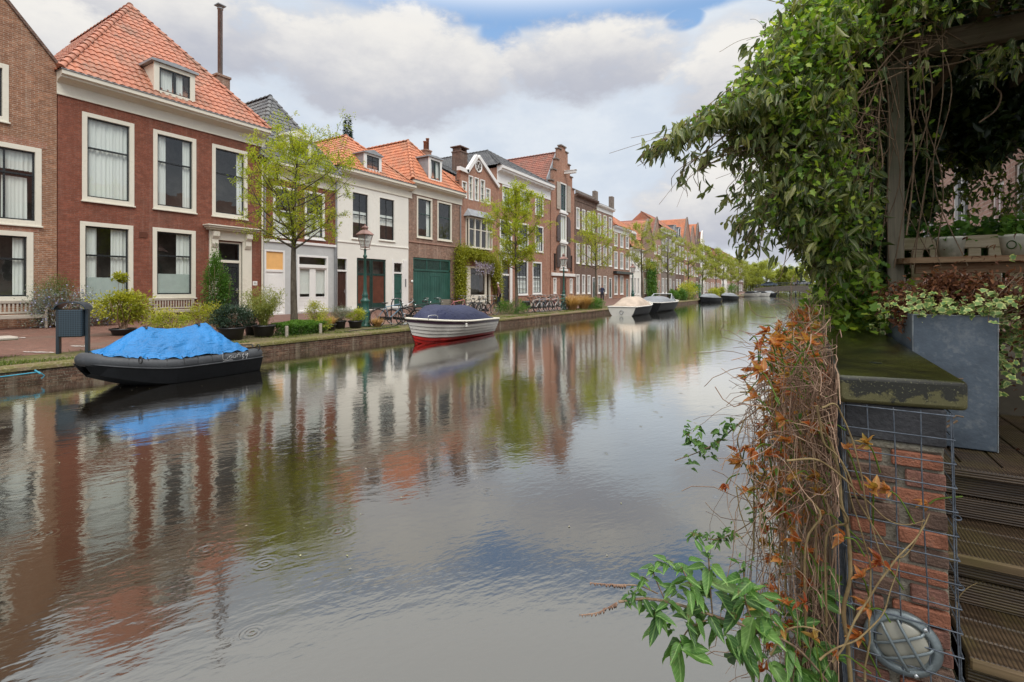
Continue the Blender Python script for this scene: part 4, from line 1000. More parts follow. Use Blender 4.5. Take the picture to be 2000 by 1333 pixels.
mb = MB(); mb.bbox((X, y0 + .05, 2.8), (X + .16, y1 - .05, 3.1), .01); mb.build('string_course', 'paint_white', h)
mb = MB(); mb.bbox((X - .3, ym + .2, 13.6), (X + 1.3, ym + .5, 13.9), .02); mb.bbox((X - .3, ym + .15, 13.9), (X + 1.4, ym + .55, 13.95), .01); mb.build('hoist_beam', 'paint_white', h)
doorleaf(h, X - .02, ym - .75, ym + .75, .25, 2.6, 'paint_brown', vbars=2)
R = thing_part('roof', h); tileface(R, (X - 14, y0, 11.9), (X - .4, y0, 11.9), (X - .4, ym, 15.9), (X - 14, ym, 15.9), 'tile_old', 'side_slope', spp=4); tileface(R, (X - .4, y1, 11.9), (X - 14, y1, 11.9), (X - 14, ym, 15.9), (X - .4, ym, 15.9), 'tile_old', 'side_slope', spp=3); ridgecap(R, (X - .4, ym, 15.95), (X - 14, ym, 15.95), 'tile_old')
mb = MB(); mb.prism([(X - .36, y0, 11.7), (X - .36, ym, 15.9), (X - .36, ym - .8, 15.9), (X - .36, y0 - .12, 12.6)], (-.1, 0, 0)); mb.build('gable_flashing', 'lead', R)

# ---- further houses, each its own widths, heights and colours
def simple_house(y0, y1, ze, brick, trim, roof, floors, nb, label, X=FX, kind='flat', zr=None, rmat='tile_orange', gdoor='paint_dkgreen', wincol='paint_white', mid=None, run=4, casing=.12, shop=False, lite=True, para=None):
    h = thing('canal_house', label, 'house', (0, 0, 0), 0, 'houses along the canal'); H = []; L_ = y1 - y0
    for fi, (z0, z1) in enumerate(floors):
        for i in range(nb):
            c_ = y0 + L_ * (i + .5) / nb; ww = L_ / nb * .58 if not shop or fi else L_ / nb * .7
            if fi == 0 and i == nb - 1:
                H.append((c_ - .5, c_ + .5, .25, 2.9)); f_ = MB(); ring(f_, X - .1, X + .02, c_ - .5, c_ + .5, .25, 2.9, .1); fo = f_.build('door_frame', trim, h)
                doorleaf(h, X - .02, c_ - .4, c_ + .4, .26, 2.3, gdoor, handle=False); g = MB(); g.add([(X - .08, c_ - .4, 2.3), (X - .08, c_ + .4, 2.3), (X - .08, c_ + .4, 2.8), (X - .08, c_ - .4, 2.8)], [(0, 1, 2, 3)]); g.build('pane', 'glass_far', fo)
                continue
            H.append(window(h, X, c_ - ww / 2, c_ + ww / 2, z0, z1, casing=trim, sash=wincol, cw=casing, hb=(.5,), vb=() if ww < .9 else (.5,), curt=CURT[('full', 'low', 'two', 'blind')[(i + fi * 2 + nb) % 4]], lite=True, glass='glass_far', sill=True))
    if kind == 'gable':
        ym = (y0 + y1) / 2; o_ = [(y0 + .01, .15), (y1 - .01, .15), (y1 - .01, ze), (ym, zr), (y0 + .01, ze)]
    else: o_ = [(y0 + .01, .15), (y1 - .01, .15), (y1 - .01, ze), (y0 + .01, ze)]
    facade(o_, H, X, 9, brick, h, body=ze - .2 if kind == 'gable' else None)
    if kind == 'gable':
        mb = MB(); ym = (y0 + y1) / 2
        for s_ in (-1, 1):
            e_ = ym + s_ * (y1 - y0) / 2; mb.prism([(X + .08, e_, ze), (X + .08, ym, zr), (X + .08, ym, zr + .25), (X + .08, e_, ze + .25)], (-.3, 0, 0))
        mb.build('gable_coping', trim if 'plaster' in brick else 'brick_grey', h)
        R = thing_part('roof', h); tileface(R, (X - 13, y0, ze - .1), (X - .3, y0, ze - .1), (X - .3, ym, zr - .1), (X - 13, ym, zr - .1), rmat, 'side_slope', spp=3); tileface(R, (X - .3, y1, ze - .1), (X - 13, y1, ze - .1), (X - 13, ym, zr - .1), (X - .3, ym, zr - .1), rmat, 'side_slope', spp=2, row=.8)
    else:
        cornice(h, X, y0 + .05, y1 - .05, ze - .7, ze + .1, para or trim, out=.38)
        if kind == 'side': siderf(h, y0, y1, ze + .1, X, zr, rmat, run=run, spp=4)
        elif kind == 'hip': hiproof(h, y0, y1, ze + .12, (X - run, (y0 + y1) / 2, zr), rmat, spp=4)
        else: mb = MB(); mb.box((X - 9, y0 + .02, ze + .02), (X - .1, y1 - .02, ze + .06)); mb.build('roof', 'slate', h)
    return h
Y = lambda p: Yx(p, FX)
a, b = Y(1123), Y(1165)
h = simple_house(a, b, 12.0, 'brick_dark', 'paint_white', 'f', [(.9, 3.1), (4.3, 6.6), (8.2, 10.6)], 4, 'dark brown brick house with a flat top, tall white windows and stone parapet panels', wincol='paint_white', para='brick_dark')
mb = MB(); mb.box((FX, a + .1, 12.1), (FX + .12, b - .1, 12.5)); mb.bbox((FX - .2, b - .9, 12.1), (FX + .25, b - .1, 13.3), .03); mb.build('parapet', 'brick_grey', h)
a, b = Y(1165), Y(1197)
h = simple_house(a, b, 11.8, 'brick_brown', 'paint_white', 'f', [(.9, 3.1), (4.4, 7.0), (8.0, 10.8)], 3, 'brown brick house with white gutter and a brick pier at its far corner', para='paint_white')
mb = MB(); mb.bbox((FX - .3, b - .8, 11.9), (FX + .2, b - .02, 13.6), .03); mb.build('pier', 'brick_grey', h)
a, b = Y(1197), Y(1230)
h = simple_house(a, b, 9.8, 'brick_orange', 'paint_white', 's', [(.7, 3.3), (4.2, 6.5), (7.2, 9.0)], 3, 'orange red brick house with a bright orange roof and green shopfront', kind='hip', zr=13.0, rmat='tile_bright', run=3.4, gdoor='paint_green')
mb = MB(); mb.bbox((FX, a + .1, 3.5), (FX + .5, b - .1, 3.85), .02); mb.build('shop_fascia', 'paint_black', h)
a, b = Y(1230), Y(1256)
h = simple_house(a, b, 7.4, 'plaster_white', 'paint_white', 's', [(.6, 3.2), (4.2, 6.4)], 4, 'low white house with orange mansard and one white dormer', kind='side', zr=11.8, rmat='tile_orange', run=3)
dormer(h, FX - .5, (a + b) / 2 - 1.3, (a + b) / 2 + 1.3, 7.9, 9.9, back=2, cheek='paint_white', front='paint_white', curve=.3)
# great hall roof behind
h = thing('hall', 'large building behind the canal houses with a broad orange tiled roof', 'hall'); x0, x1 = FX - 9.5, FX - 22
ya, yb = 74, 102; f_ = MB(); f_.box((x1, ya + .3, -.1), (x0, yb - .3, 9.4)); f_.build('wall', 'brick_brown', h)
R = thing_part('roof', h); xm = (x0 + x1) / 2
tileface(R, (x0 + .5, ya, 9.4), (x0 + .5, yb, 9.4), (xm, yb - 4, 17.2), (xm, ya + 1, 17.2), 'tile_bright', 'front_slope', spp=3, period=.4, row=.45)
mb = MB(); mb.add([(x1 - .5, ya, 9.4), (x0 + .5, ya, 9.4), (xm, ya + 1, 17.2)], [(0, 1, 2)]); mb.add([(x1 - .5, yb, 9.4), (x0 + .5, yb, 9.4), (xm, yb - 4, 17.2)], [(0, 2, 1)]); mb.add([(x1 - .5, ya, 9.4), (xm, ya + 1, 17.2), (xm, yb - 4, 17.2), (x1 - .5, yb, 9.4)], [(0, 1, 2, 3)]); mb.build('end_slope', 'tile_bright', R)
mb = MB(); mb.tube([(xm, yb - 6, 17.2), (xm, yb - 6, 22)], .05, 5); mb.build('antenna', 'paint_black', R)
a, b = Y(1256), Y(1276)
simple_house(a, b, 9.2, 'brick_brown', 'paint_cream', 'g', [(.7, 3.2), (4.2, 6.4)], 3, 'brown brick gable house between two young trees in front of the hall', kind='gable', zr=12.6, rmat='tile_orange')
a, b = Y(1276), Y(1291)
simple_house(a, b, 9.9, 'brick_pink', 'paint_cream', 'g', [(.7, 3.2), (4.2, 6.4), (7.3, 9)], 2, 'pink brick gable house with a tall narrow top, left of the big white cornice', kind='gable', zr=13.6, rmat='tile_old')
a, b = Y(1291), Y(1319)
h = simple_house(a, b, 12.2, 'brick_grey', 'paint_white', 's', [(.7, 3.4), (4.6, 7.2), (8.3, 10.7)], 4, 'tall pale brick house with a broad white cornice past the hall', kind='side', zr=15.3, rmat='tile_orange', run=3.5)
a, b = Y(1319), Y(1336)
h = simple_house(a, b, 11.3, 'brick_dark', 'paint_white', 's', [(.7, 3.4), (4.4, 6.8), (7.9, 10)], 3, 'dark brick house with two slate dormers, far along the row', kind='side', zr=14.6, rmat='slate', run=3)
ym = (a + b) / 2
for s_ in (-1, 1): dormer(h, FX - .5, ym + s_ * 2 - .8, ym + s_ * 2 + .8, 11.9, 14.0, back=2, cheek='lead', front='paint_white')
specs = [(1349, 11.2, 16.6, 'brick_orange', 'tile_bright', 'gable', 2, 'orange brick house with a steep orange roofed gable'), (1359, 11.0, 15.4, 'brick_pink', 'tile_orange', 'gable', 2, 'pink brick gable house right of the steep orange gable'),
  (1368, 11.4, 16.8, 'brick_dark', 'tile_bright', 'gable', 2, 'dark brick house with the tallest far gable'), (1376, 10.6, 15.5, 'plaster_white', 'tile_old', 'gable', 2, 'white plastered narrow gable house, last of the steep gables'),
  (1388, 11.5, 13.2, 'brick_brown', 'slate', 'side', 3, 'brown brick house with slate roof past the steep gables'), (1398, 9.8, 12.6, 'brick_pink', 'tile_orange', 'side', 3, 'low pink brick house with orange roof near the far trees'),
  (1409, 12.2, 14, 'brick_orange', 'tile_old', 'side', 3, 'tall orange brick house near the moored dark boats'), (1420, 10.4, 13.2, 'plaster_white', 'tile_orange', 'side', 3, 'far white plastered house with orange roof'),
  (1430, 12.0, 14.6, 'brick_pink', 'tile_old', 'hip', 3, 'far pink brick house with old hipped roof'), (1440, 11.2, 14.4, 'brick_brown', 'tile_orange', 'side', 3, 'far brown brick house before the bridge'),
  (1452, 12.8, 15.2, 'brick_dark', 'slate', 'flat', 4, 'last dark brick house before the bridge')]
p0 = 1336
for (p1, ze, zr, br, rm, kd, nb, lb) in specs:
    fl = [(.7, 3.2), (4.3, 6.5)] + ([(7.6, 9.5)] if ze > 10.5 else [])
    simple_house(Y(p0), Y(p1), ze, br, 'paint_white', '', fl, nb if kd != 'gable' else 2, lb, kind=kd, zr=zr, rmat=rm, run=3.5)
    p0 = p1
# brick wall end with ivy wedge and a conifer behind the roofs are built with the plants
# ------------------------------------------------------------------ trees
def tree(label, x, y, trunk_h, H, R, seed, nl, ls=.055, leaf='leaf_spring', name='street_tree', group='young trees along the quay', r0=.10, z0=.03, tmpl='dia', limbs=26, vase=1.0, lean=0., droop=0, twigs=5, wstem='bark'):
    rg = random.Random(seed); ng = np.random.default_rng(seed)
    t = thing(name, label, 'tree', (x, y, z0), rg.uniform(0, 6.28), group)
    mb = MB(); n = 10; base = []
    for i in range(n + 1):
        f = i / n; base.append(Vector((lean * f + .05 * sin(f * 5 + seed), .05 * cos(f * 4 + seed), H * .93 * f)))
    rad = [r0 * (1.15 if i == 0 else 1) * (1 - .93 * (i / n)) + .006 for i in range(n + 1)]
    mb.tube(base, rad, 8, sm=True)
    P = []; Dv = []
    def at(z):
        f = min(.999, z / (H * .93)) * n; i = int(f); return base[i].lerp(base[i + 1], f - i)
    for i in range(limbs):
        f = (i + rg.random() * .6) / limbs; zs = trunk_h + (H * .9 - trunk_h) * f ** 1.15; a = i * 2.399 + rg.uniform(-.4, .4); p0 = at(zs)
        prof = sin(pi * min(1, (f * .80 + .16))) ** .7
        ln = R * prof * rg.uniform(.75, 1.1); rise = ln * rg.uniform(.45, 1.0) * vase
        p3 = p0 + Vector((cos(a) * ln, sin(a) * ln, rise)); pm = p0 + Vector((cos(a) * ln * .55, sin(a) * ln * .55, rise * .35)) + Vector((rg.uniform(-.1, .1), rg.uniform(-.1, .1), rg.uniform(-.05, .12))) * ln
        c = curve_pts([p0, pm, p3], 4); rr = max(.008, r0 * .34 * (1 - f * .6))
        mb.tube(c, [rr * (1 - .8 * k / (len(c) - 1)) for k in range(len(c))], 5, cap=False)
        for k in range(twigs):
            q0 = c[rg.randint(2, len(c) - 1)]; dr = Vector((rg.gauss(0, 1), rg.gauss(0, 1), rg.gauss(.45, .7) - droop)).normalized(); q1 = q0 + dr * rg.uniform(.25, .6) * R * .55 + Vector((cos(a), sin(a), 0)) * .12
            mb.tube([q0, q0.lerp(q1, .5) + Vector((0, 0, .04)), q1], [rr * .35, rr * .25, .003], 4, cap=False)
            for s_ in range(3):
                q2 = q0.lerp(q1, rg.uniform(.3, 1)); q3 = q2 + Vector((rg.gauss(0, 1), rg.gauss(0, 1), rg.gauss(.2, .8))).normalized() * R * .22
                mb.tube([q2, q3], [rr * .2, .002], 3, cap=False); P.append((q2, q3)); 
            P.append((q0, q1))
    mb.build('trunk', wstem, t)
    idx = ng.integers(0, len(P), nl); A = np.array([p[0] for p in P])[idx]; B = np.array([p[1] for p in P])[idx]
    f = ng.random((nl, 1)) ** .7; pos = A + (B - A) * f + ng.normal(size=(nl, 3)) * ls * .7
    d = ng.normal(size=(nl, 3)) + np.array([0, 0, .25]) + unit(B - A) * .6
    cl = np.array([rg.random() for _ in P])[idx]
    leaves('crown', pos, d, ng.uniform(.6, 1.3, nl) * ls, ng.uniform(.4, .6, nl) * ls, leaf, tmpl, ng, t, tone=ng.random(nl) * .5 + cl * .5)
    return t
TX = -14.4
tree('slender tree with fresh yellow green leaves in front of the grey plastered house', TX, Yx(573, TX), 2.7, 6.75, 1.8, 3, 26000, .062, limbs=40, r0=.115, lean=.12)
tree('young tree in leaf in front of the house with the white bracketed cornice', TX, Yx(1008, TX), 2.5, 7.7, 1.65, 5, 20000, .095, limbs=34, r0=.10)
tree('thin leafed tree before the dark brown flat topped brick house', TX, Yx(1163, TX), 2.9, 7.6, 1.9, 8, 9000, .09, limbs=26, r0=.09)
far = [(1254, 8.6, 'tree before the low white mansard house'), (1304, 8.9, 'tree before the tall pale house with broad white cornice'), (1345, 8.6, 'tree beside the yellow flowering shrubs'),
       (1372, 9.0, 'tall thin tree above the nearer of two small dark boats'), (1398, 9.2, 'broad tree with forked trunk in front of the white gable house'), (1413, 8.4, 'tree behind the farther of two small dark boats'), (1428, 8.8, 'green tree near the far end of the quay'), (1442, 9.2, 'hazy green tree before the last houses'), (1455, 9.0, 'last quay tree before the bridge')]
for i, (p, hh, lb) in enumerate(far):
    tree(lb, TX, Yx(p, TX), 3.0, hh, 1.95 + .2 * (i % 3), 20 + i, 7000, .17 if i > 2 else .12, 'leaf_spring_far', limbs=18, twigs=3, r0=.12)
# wood beyond the bridge
for i, (p, Z, hh, R, lb) in enumerate(((1478, 235, 13, 6.5, 'bright green tree behind the left end of the bridge'), (1497, 250, 14.5, 7.5, 'tallest green tree behind the bridge'), (1520, 260, 10.5, 6.5, 'low rounded green tree behind the middle of the bridge'), (1543, 250, 11.5, 7, 'green tree behind the right end of the bridge'), (1466, 300, 15, 7, 'distant tree beyond the left quay'), (1562, 260, 12, 7, 'green tree half hidden behind hanging leaves'))):
    v = W(p, 560, Z); tree(lb, v.x, v.y, 2.0, hh, R, 50 + i, 11000, .55, 'leaf_spring_far', group='trees beyond the bridge', limbs=20, twigs=3, r0=.3, z0=-.3)
ng = np.random.default_rng(5); n = 30000; xx = ng.uniform(-75, 90, n); top_ = 5.5 + 3.0 * np.array([noise.noise(Vector((a * .06, 2, 0))) + .5 * noise.noise(Vector((a * .2, 7, 0))) for a in xx])
tag(leaves('distant_wood', np.stack([xx, 330 + ng.random(n) * 8, -.4 + top_ * ng.random(n) ** .7], 1), ng.normal(size=(n, 3)), .9, .6, 'leaf_spring_far', 'dia', ng), 'distant band of pale green trees beyond the bridge', 'wood', kind='stuff')
# dark conifer behind the roofs
def conifer(label, x, y, H, R, z0, n=5000, ls=.12, name='conifer', seed=1):
    t = thing(name, label, 'tree', (x, y, z0)); ng = np.random.default_rng(seed)
    mb = MB(); mb.tube([(0, 0, 0), (0, 0, H)], [R * .08, .02], 6); f = ng.random(n) ** .6; zz = H * (1 - f) ; a = ng.random(n) * 6.28; lay = np.floor(zz / (H / 16)); rr = R * (.12 + f * .9) * (.7 + .3 * np.abs(np.sin(a * 2.5 + lay * 1.7))) * np.sqrt(ng.random(n))
    for k in range(70):
        z = H * (.1 + .88 * k / 70); an = k * 2.4; r_ = R * (1 - z / H) * .9 + .1; mb.tube([(0, 0, z), (cos(an) * r_, sin(an) * r_, z - .12 * r_)], [.03, .008], 3)
    mb.build('trunk', 'bark', t)
    P = np.stack([np.cos(a) * rr, np.sin(a) * rr, zz - rr * .2], 1); d = np.stack([np.cos(a), np.sin(a), ng.normal(size=n) * .3 - .1], 1)
    leaves('crown', P, d, ng.uniform(.7, 1.3, n) * ls * 1.6, ls * .5, 'leaf_conifer', 'dia', ng, t); return t
v = W(679, 265, 62); conifer('dark pointed conifer rising behind the orange roofs', v.x, v.y, v.z + 2.6 + .6, 2.0, -.6, 16000, .24, seed=4)

# ------------------------------------------------------------------ shrubs and pots
def pot(mb, r, h_, mat=0, lip=.03):
    mb.lathe([(0, .0), (r * .78, 0), (r * .97, h_ - .06), (r, h_ - .05), (r + lip, h_ - .05), (r + lip, h_), (r * .93, h_), (r * .9, h_ - .07), (0, h_ - .07)], n=24)
plain('pot_black', (.018, .018, .02), .4, var=.3); plain('pot_terracotta', (.36, .16, .09), .7, var=.3)
def shrub(label, x, y, rx, ry, rz, n, leaf, ls=.05, pr=None, ph=.35, zc=None, name='shrub', cat='shrub', group=None, tmpl='dia', up=.3, seed=0, lw=.5, potm='pot_black', z0=None, stems=14, flowers=None, outl=.75, shape=None, rot=0):
    seed = seed or int(abs(x * 31 + y * 17) * 10); ng = np.random.default_rng(seed); rg = random.Random(seed)
    z0 = zstreet(x) if z0 is None else z0
    if pr: name = 'potted_' + name if not name.startswith('potted') else name
    t = thing(name, label, cat, (x, y, z0), rot, group)
    zb = ph if pr else 0; zc_ = (zb + rz * .9) if zc is None else zc
    if pr:
        m = MB(); pot(m, pr, ph); m.build('pot', potm, t); m = MB(); m.lathe([(0, ph - .05), (pr * .92, ph - .05)], n=16); m.build('compost', 'soil', t)
    mb = MB(); tips = []
    for i in range(stems):
        a = rg.uniform(0, 6.28); e = rg.uniform(.1, 1.3); q = Vector((cos(a) * cos(e) * rx * .8, sin(a) * cos(e) * ry * .8, zc_ + sin(e) * rz * .75)); p0 = Vector((rg.uniform(-1, 1) * .08, rg.uniform(-1, 1) * .08, zb - .05))
        mb.tube([p0, p0.lerp(q, .5) + Vector((rg.uniform(-.1, .1), rg.uniform(-.1, .1), .08)) * rz, q], [.014, .01, .004], 4, cap=False)
    mb.build('stems', 'twig', t)
    # uneven outline: clumps of leaves on a lumpy ellipsoid
    nc = 26; cd = unit(ng.normal(size=(nc, 3))); cr = ng.uniform(.6, 1.08, nc); idx = ng.integers(0, nc, n); c = cd[idx] * cr[idx, None] * outl
    p = c + ng.normal(size=(n, 3)) * .22; 
    if shape is not None: p = shape(p)
    d = p / np.maximum(.3, np.linalg.norm(p, axis=1, keepdims=True)) + ng.normal(size=(n, 3)) * .6 + np.array([0, 0, up])
    P = p * np.array([rx, ry, rz]) + np.array([0, 0, zc_]); P[:, 2] = np.maximum(P[:, 2], (zb if pr else 0) + .02 + ng.random(n) * .05)
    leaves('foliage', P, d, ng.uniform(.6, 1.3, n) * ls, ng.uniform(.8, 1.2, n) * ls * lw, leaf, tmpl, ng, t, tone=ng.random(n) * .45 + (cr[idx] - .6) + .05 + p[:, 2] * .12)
    if flowers:
        m_, k, fs = flowers; i2 = ng.choice(n, k); leaves('flowers', P[i2] * 1.02, ng.normal(size=(k, 3)) + unit(p[i2]), fs, fs * .9, m_, 'dia', ng, t)
    return t
def strands(label, x, y, R, H, n, mat, name='ornamental_grass', cat='grass tuft', droop=.6, wd=.012, spread=.12, seed=3, pr=None, ph=.4, group=None, z0=None, up0=0, leafy=None):
    ng = np.random.default_rng(seed); z0 = zstreet(x) if z0 is None else z0; t = thing(name, label, cat, (x, y, z0), 0, group); zb = 0
    if pr: m = MB(); pot(m, pr, ph); m.build('pot', 'pot_black', t); zb = ph - .06
    mb = MB(); tips = []
    for i in range(n):
        a = ng.random() * 6.28; r = R * sqrt(ng.random()); hh = H * ng.uniform(.6, 1.05); b = Vector((cos(a) * spread * ng.random(), sin(a) * spread * ng.random(), zb)); pr_ = None; w_ = Vector((-sin(a), cos(a), 0)) * wd; vs = []
        for k in range(5):
            f = k / 4; p = b + Vector((cos(a) * r * f ** 1.4, sin(a) * r * f ** 1.4, hh * (f - droop * .5 * f ** 3 * (r / R)))); ww = w_ * (1 - f * .85); vs += [p - ww, p + ww]; tips.append(p) if k > 1 else 0
        mb.add(vs, [(2 * k, 2 * k + 1, 2 * k + 3, 2 * k + 2) for k in range(4)], 0, True, float(ng.random()))
    mb.build('blades' if not leafy else 'canes', mat, t, tone=True)
    if leafy:
        T = np.array(tips); m = leafy[1]; idx = ng.integers(0, len(T), m); leaves('foliage', T[idx] + ng.normal(size=(m, 3)) * .06, ng.normal(size=(m, 3)) + np.array([0, 0, .4]), ng.uniform(.05, .12, m), .018, leafy[0], 'dia', ng, t)
    return t
# along the facade of the red and tan houses
p = PG(112, 630, .18); shrub('loose blue green shrub with pale blue flowers behind the litter bin', FX + .85, Yx(118, FX + .85), .62, 1.0, .75, 5200, 'leaf_greygreen', .06, zc=.72, flowers=('petal_blue', 900, .055), name='flowering_shrub', stems=30)
shrub('feathery green rosemary bush against the tan brick wall', FX + .5, Yx(108, FX + .5), .4, .55, .45, 2200, 'leaf_green', .06, zc=1.35, name='shrub', stems=20, lw=.2)
shrub('blue flowering bush low under the first red house window', FX + 1.0, Yx(196, FX + 1.0), .55, .6, .42, 3000, 'leaf_greygreen', .05, flowers=('petal_blue', 800, .05), name='flowering_shrub')
x = -17.3; shrub('spreading yellow green maple in a low pot beside the blue tarpaulin', x, Yx(240, x), .62, .75, .42, 3400, 'leaf_acer', .085, pr=.3, ph=.2, zc=.85, lw=.55, up=.0, stems=22, tmpl='lobed')
x = -17.3; shrub('small upright yellow green shoot rising above the maple', x - .5, Yx(236, x - .5), .16, .2, .12, 260, 'leaf_acer', .10, zc=1.68, name='shrub', stems=3, tmpl='lobed')
x = -16.6; shrub('rounded variegated yellow green bush behind the tarpaulin', x, Yx(332, x), .52, .62, .34, 3000, 'leaf_yellow', .05, zc=.42, seed=5)
x = -16.8; shrub('loose light green bush between the variegated bush and the potted fir', x, Yx(400, x), .5, .62, .42, 2400, 'leaf_acer', .055, zc=.5, seed=6)
def cone(p): q = p.copy(); s = np.clip(1.05 - (p[:, 2] + 1) * .30, .25, 1.1)[:, None]; q[:, :2] *= s; return q
x = FX + 1.0; shrub('tall dense green shrub beside the classical doorway', x, Yx(424, x), .75, .72, 1.45, 8500, 'leaf_green', .075, zc=1.4, shape=cone, stems=20, name='tall_shrub')
x = -13.9; shrub('dark green fir in a large black pot on the verge', x, Yx(452, x), .5, .55, .34, 5200, 'leaf_conifer', .075, pr=.34, ph=.36, zc=.66, lw=.25, up=.1, name='fir', tmpl='dia')
x = -13.9; y = Yx(515, x); strands('bushy bamboo in a black pot on the verge', x, y, .52, 1.15, 120, 'leaf_bamboo', 'potted_bamboo', 'bamboo', .3, .006, .12, 7, .30, .36, leafy=('leaf_bamboo', 3800))
x = -14.6; shrub('small dark shrub in a black tub behind the bamboo', x, Yx(492, x), .35, .4, .25, 1400, 'leaf_conifer', .06, pr=.2, ph=.3, zc=.5)
x = -13.85; ya, yb = Yx(540, x), Yx(628, x)
h_ = thing('hedge', 'low bright green hedge under the street tree', 'hedge', (x, (ya + yb) / 2, 0)); ng = np.random.default_rng(3); n = 11000
P = np.stack([ng.uniform(-.32, .32, n), ng.uniform(-(yb - ya) / 2, (yb - ya) / 2, n), np.zeros(n)], 1)
top = .42 + .22 * np.array([noise.noise(Vector((a * 1.3, b * 2.4, 1))) for a, b in P[:, :2]]) - .5 * np.abs(P[:, 0]) ** 2
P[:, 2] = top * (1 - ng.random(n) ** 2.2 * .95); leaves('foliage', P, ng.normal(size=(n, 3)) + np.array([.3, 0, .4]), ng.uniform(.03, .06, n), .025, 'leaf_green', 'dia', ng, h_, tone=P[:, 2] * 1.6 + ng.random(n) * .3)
mb = MB()
for i in range(40): a = ng.uniform(-(yb - ya) / 2, (yb - ya) / 2); mb.tube([(0, a, 0), (ng.uniform(-.2, .2), a + ng.uniform(-.2, .2), .35)], [.01, .004], 4)
mb.build('stems', 'twig', h_)
def picket(label, x, y): m = MB(); m.bbox((x - .035, y - .035, -.05), (x + .035, y + .035, .34), .006); tag(m.build('wooden_peg', 'wood_grey'), label, 'post', 'short wooden pegs along the hedge')
picket('short weathered peg at the bamboo end of the hedge', -13.4, Yx(560, -13.4)); picket('short weathered peg at the lamp end of the hedge', -13.45, Yx(626, -13.45))
x = -14.6; shrub('taller yellow variegated bush at the lamp end of the hedge', x, Yx(619, x), .32, .4, .36, 1900, 'leaf_yellow', .05, zc=.62, seed=9)
x = -13.7; shrub('low yellow green bush by the second wooden peg', x, Yx(632, x), .26, .32, .26, 1500, 'leaf_yellow', .045, zc=.34, seed=10)
x = -14.3; shrub('grey green lavender in a dark pot beside the lamp post', x, Yx(664, x), .36, .42, .28, 2600, 'leaf_greygreen', .06, pr=.2, ph=.3, zc=.56, lw=.2, name='lavender')
x = -14.0; strands('small straw coloured grass tuft next to the lavender', x, Yx(646, x), .3, .42, 160, 'leaf_straw', seed=4, pr=.16, ph=.24, name='potted_grass')
x = -14.1; shrub('yellow speckled bush in a round black pot at the foot of the lamp', x, Yx(694, x), .33, .36, .24, 2600, 'leaf_yellow', .045, pr=.24, ph=.28, zc=.48, seed=12)
x = -13.9; strands('drooping tan grass tuft between the lamp and the first bicycle', x, Yx(737, x), .36, .5, 420, 'leaf_straw', droop=1.1, seed=5)
x = -14.4; shrub('feathery green weeds on the verge beyond the white boat', x, Yx(1000, x), .6, 1.5, .5, 4200, 'leaf_green', .10, zc=.4, lw=.2, up=.8, name='weeds', cat='plants')
x = -13.9; strands('large tan ornamental grass just past the second lamp', x, Yx(1117, x), .95, 1.3, 700, 'leaf_straw', droop=.8, seed=6, wd=.02, spread=.3); strands('large tan ornamental grass farther from the second lamp', x, Yx(1140, x), 1.05, 1.35, 700, 'leaf_straw', droop=.8, seed=8, wd=.02, spread=.3)
shrub('green low plant at the quay edge past the tan grasses', -13.7, Yx(1163, -13.7), .6, 1.4, .4, 2500, 'leaf_green', .10, zc=.35)
x = -13.8
for i, (p, s_, lf, lb) in enumerate(((1333, .9, 'leaf_green', 'dark green shrub at the quay past the black boat'), (1344, 1.5, 'leaf_yellow', 'yellow flowering shrub on the far quay'), (1355, 1.4, 'leaf_green', 'tall green shrub beside the yellow flowering shrub'), (1394, 1.1, 'leaf_yellow', 'yellow green planting behind the small dark boats'), (1408, 1.1, 'leaf_yellow', 'yellow green planting nearest the farther dark boat'), (1432, 1.6, 'leaf_green', 'green shrub at the far end of the quay'), (1316, .8, 'leaf_green', 'low green plant behind the black boat'))):
    shrub(lb, x, Yx(p, x), s_ * .8, s_ * 1.5, s_ * .85, 2200, lf, .16, zc=s_ * .8)
# wisteria and creeper on the small gable house
t = thing('wisteria', 'yellow green wisteria with lilac flower trails over the gable house porch', 'climbing plant', (FX + .1, Yx(930, FX), 0)); y_ = Yx(930, FX); ng = np.random.default_rng(12)
segs = [((Yx(893, FX), 4.4), (Yx(893, FX), .8), .75, 5200), ((Yx(895, FX), 4.25), (Yx(955, FX), 3.85), .55, 5200), ((Yx(955, FX), 4.0), (Yx(966, FX), 1.6), .55, 3000), ((Yx(966, FX), 3.6), (Yx(968, FX), .4), .5, 2600)]
PP = []; 
for (a, b, w_, n) in segs:
    f = ng.random(n); yy = a[0] + (b[0] - a[0]) * f + ng.normal(size=n) * w_ * .42; zz = a[1] + (b[1] - a[1]) * f + ng.normal(size=n) * w_ * .42; PP.append(np.stack([ng.random(n) ** 1.3 * .55, yy - y_, zz], 1))
PP = np.concatenate(PP); n = len(PP); leaves('foliage', PP, ng.normal(size=(n, 3)) + np.array([.5, 0, -.6]), ng.uniform(.08, .17, n), .07, 'leaf_acer', 'dia', ng, t, tone=ng.random(n) * .6 + .2 * (PP[:, 0] > .3))
n = 700; f = ng.random(n); k = ng.integers(0, 26, n); ky = np.linspace(Yx(918, FX), Yx(953, FX), 26)[k]; P = np.stack([.45 + ng.normal(size=n) * .04, ky - y_ + ng.normal(size=n) * .05 * (1.1 - f), 3.62 - .3 * np.sin(k * 1.3) ** 2 - f * (.25 + .75 * np.sin(k * 2.1) ** 2)], 1)
leaves('flowers', P, ng.normal(size=(n, 3)) + np.array([0, 0, -1]), .08, .07, 'petal_lilac', 'dia', ng, t)
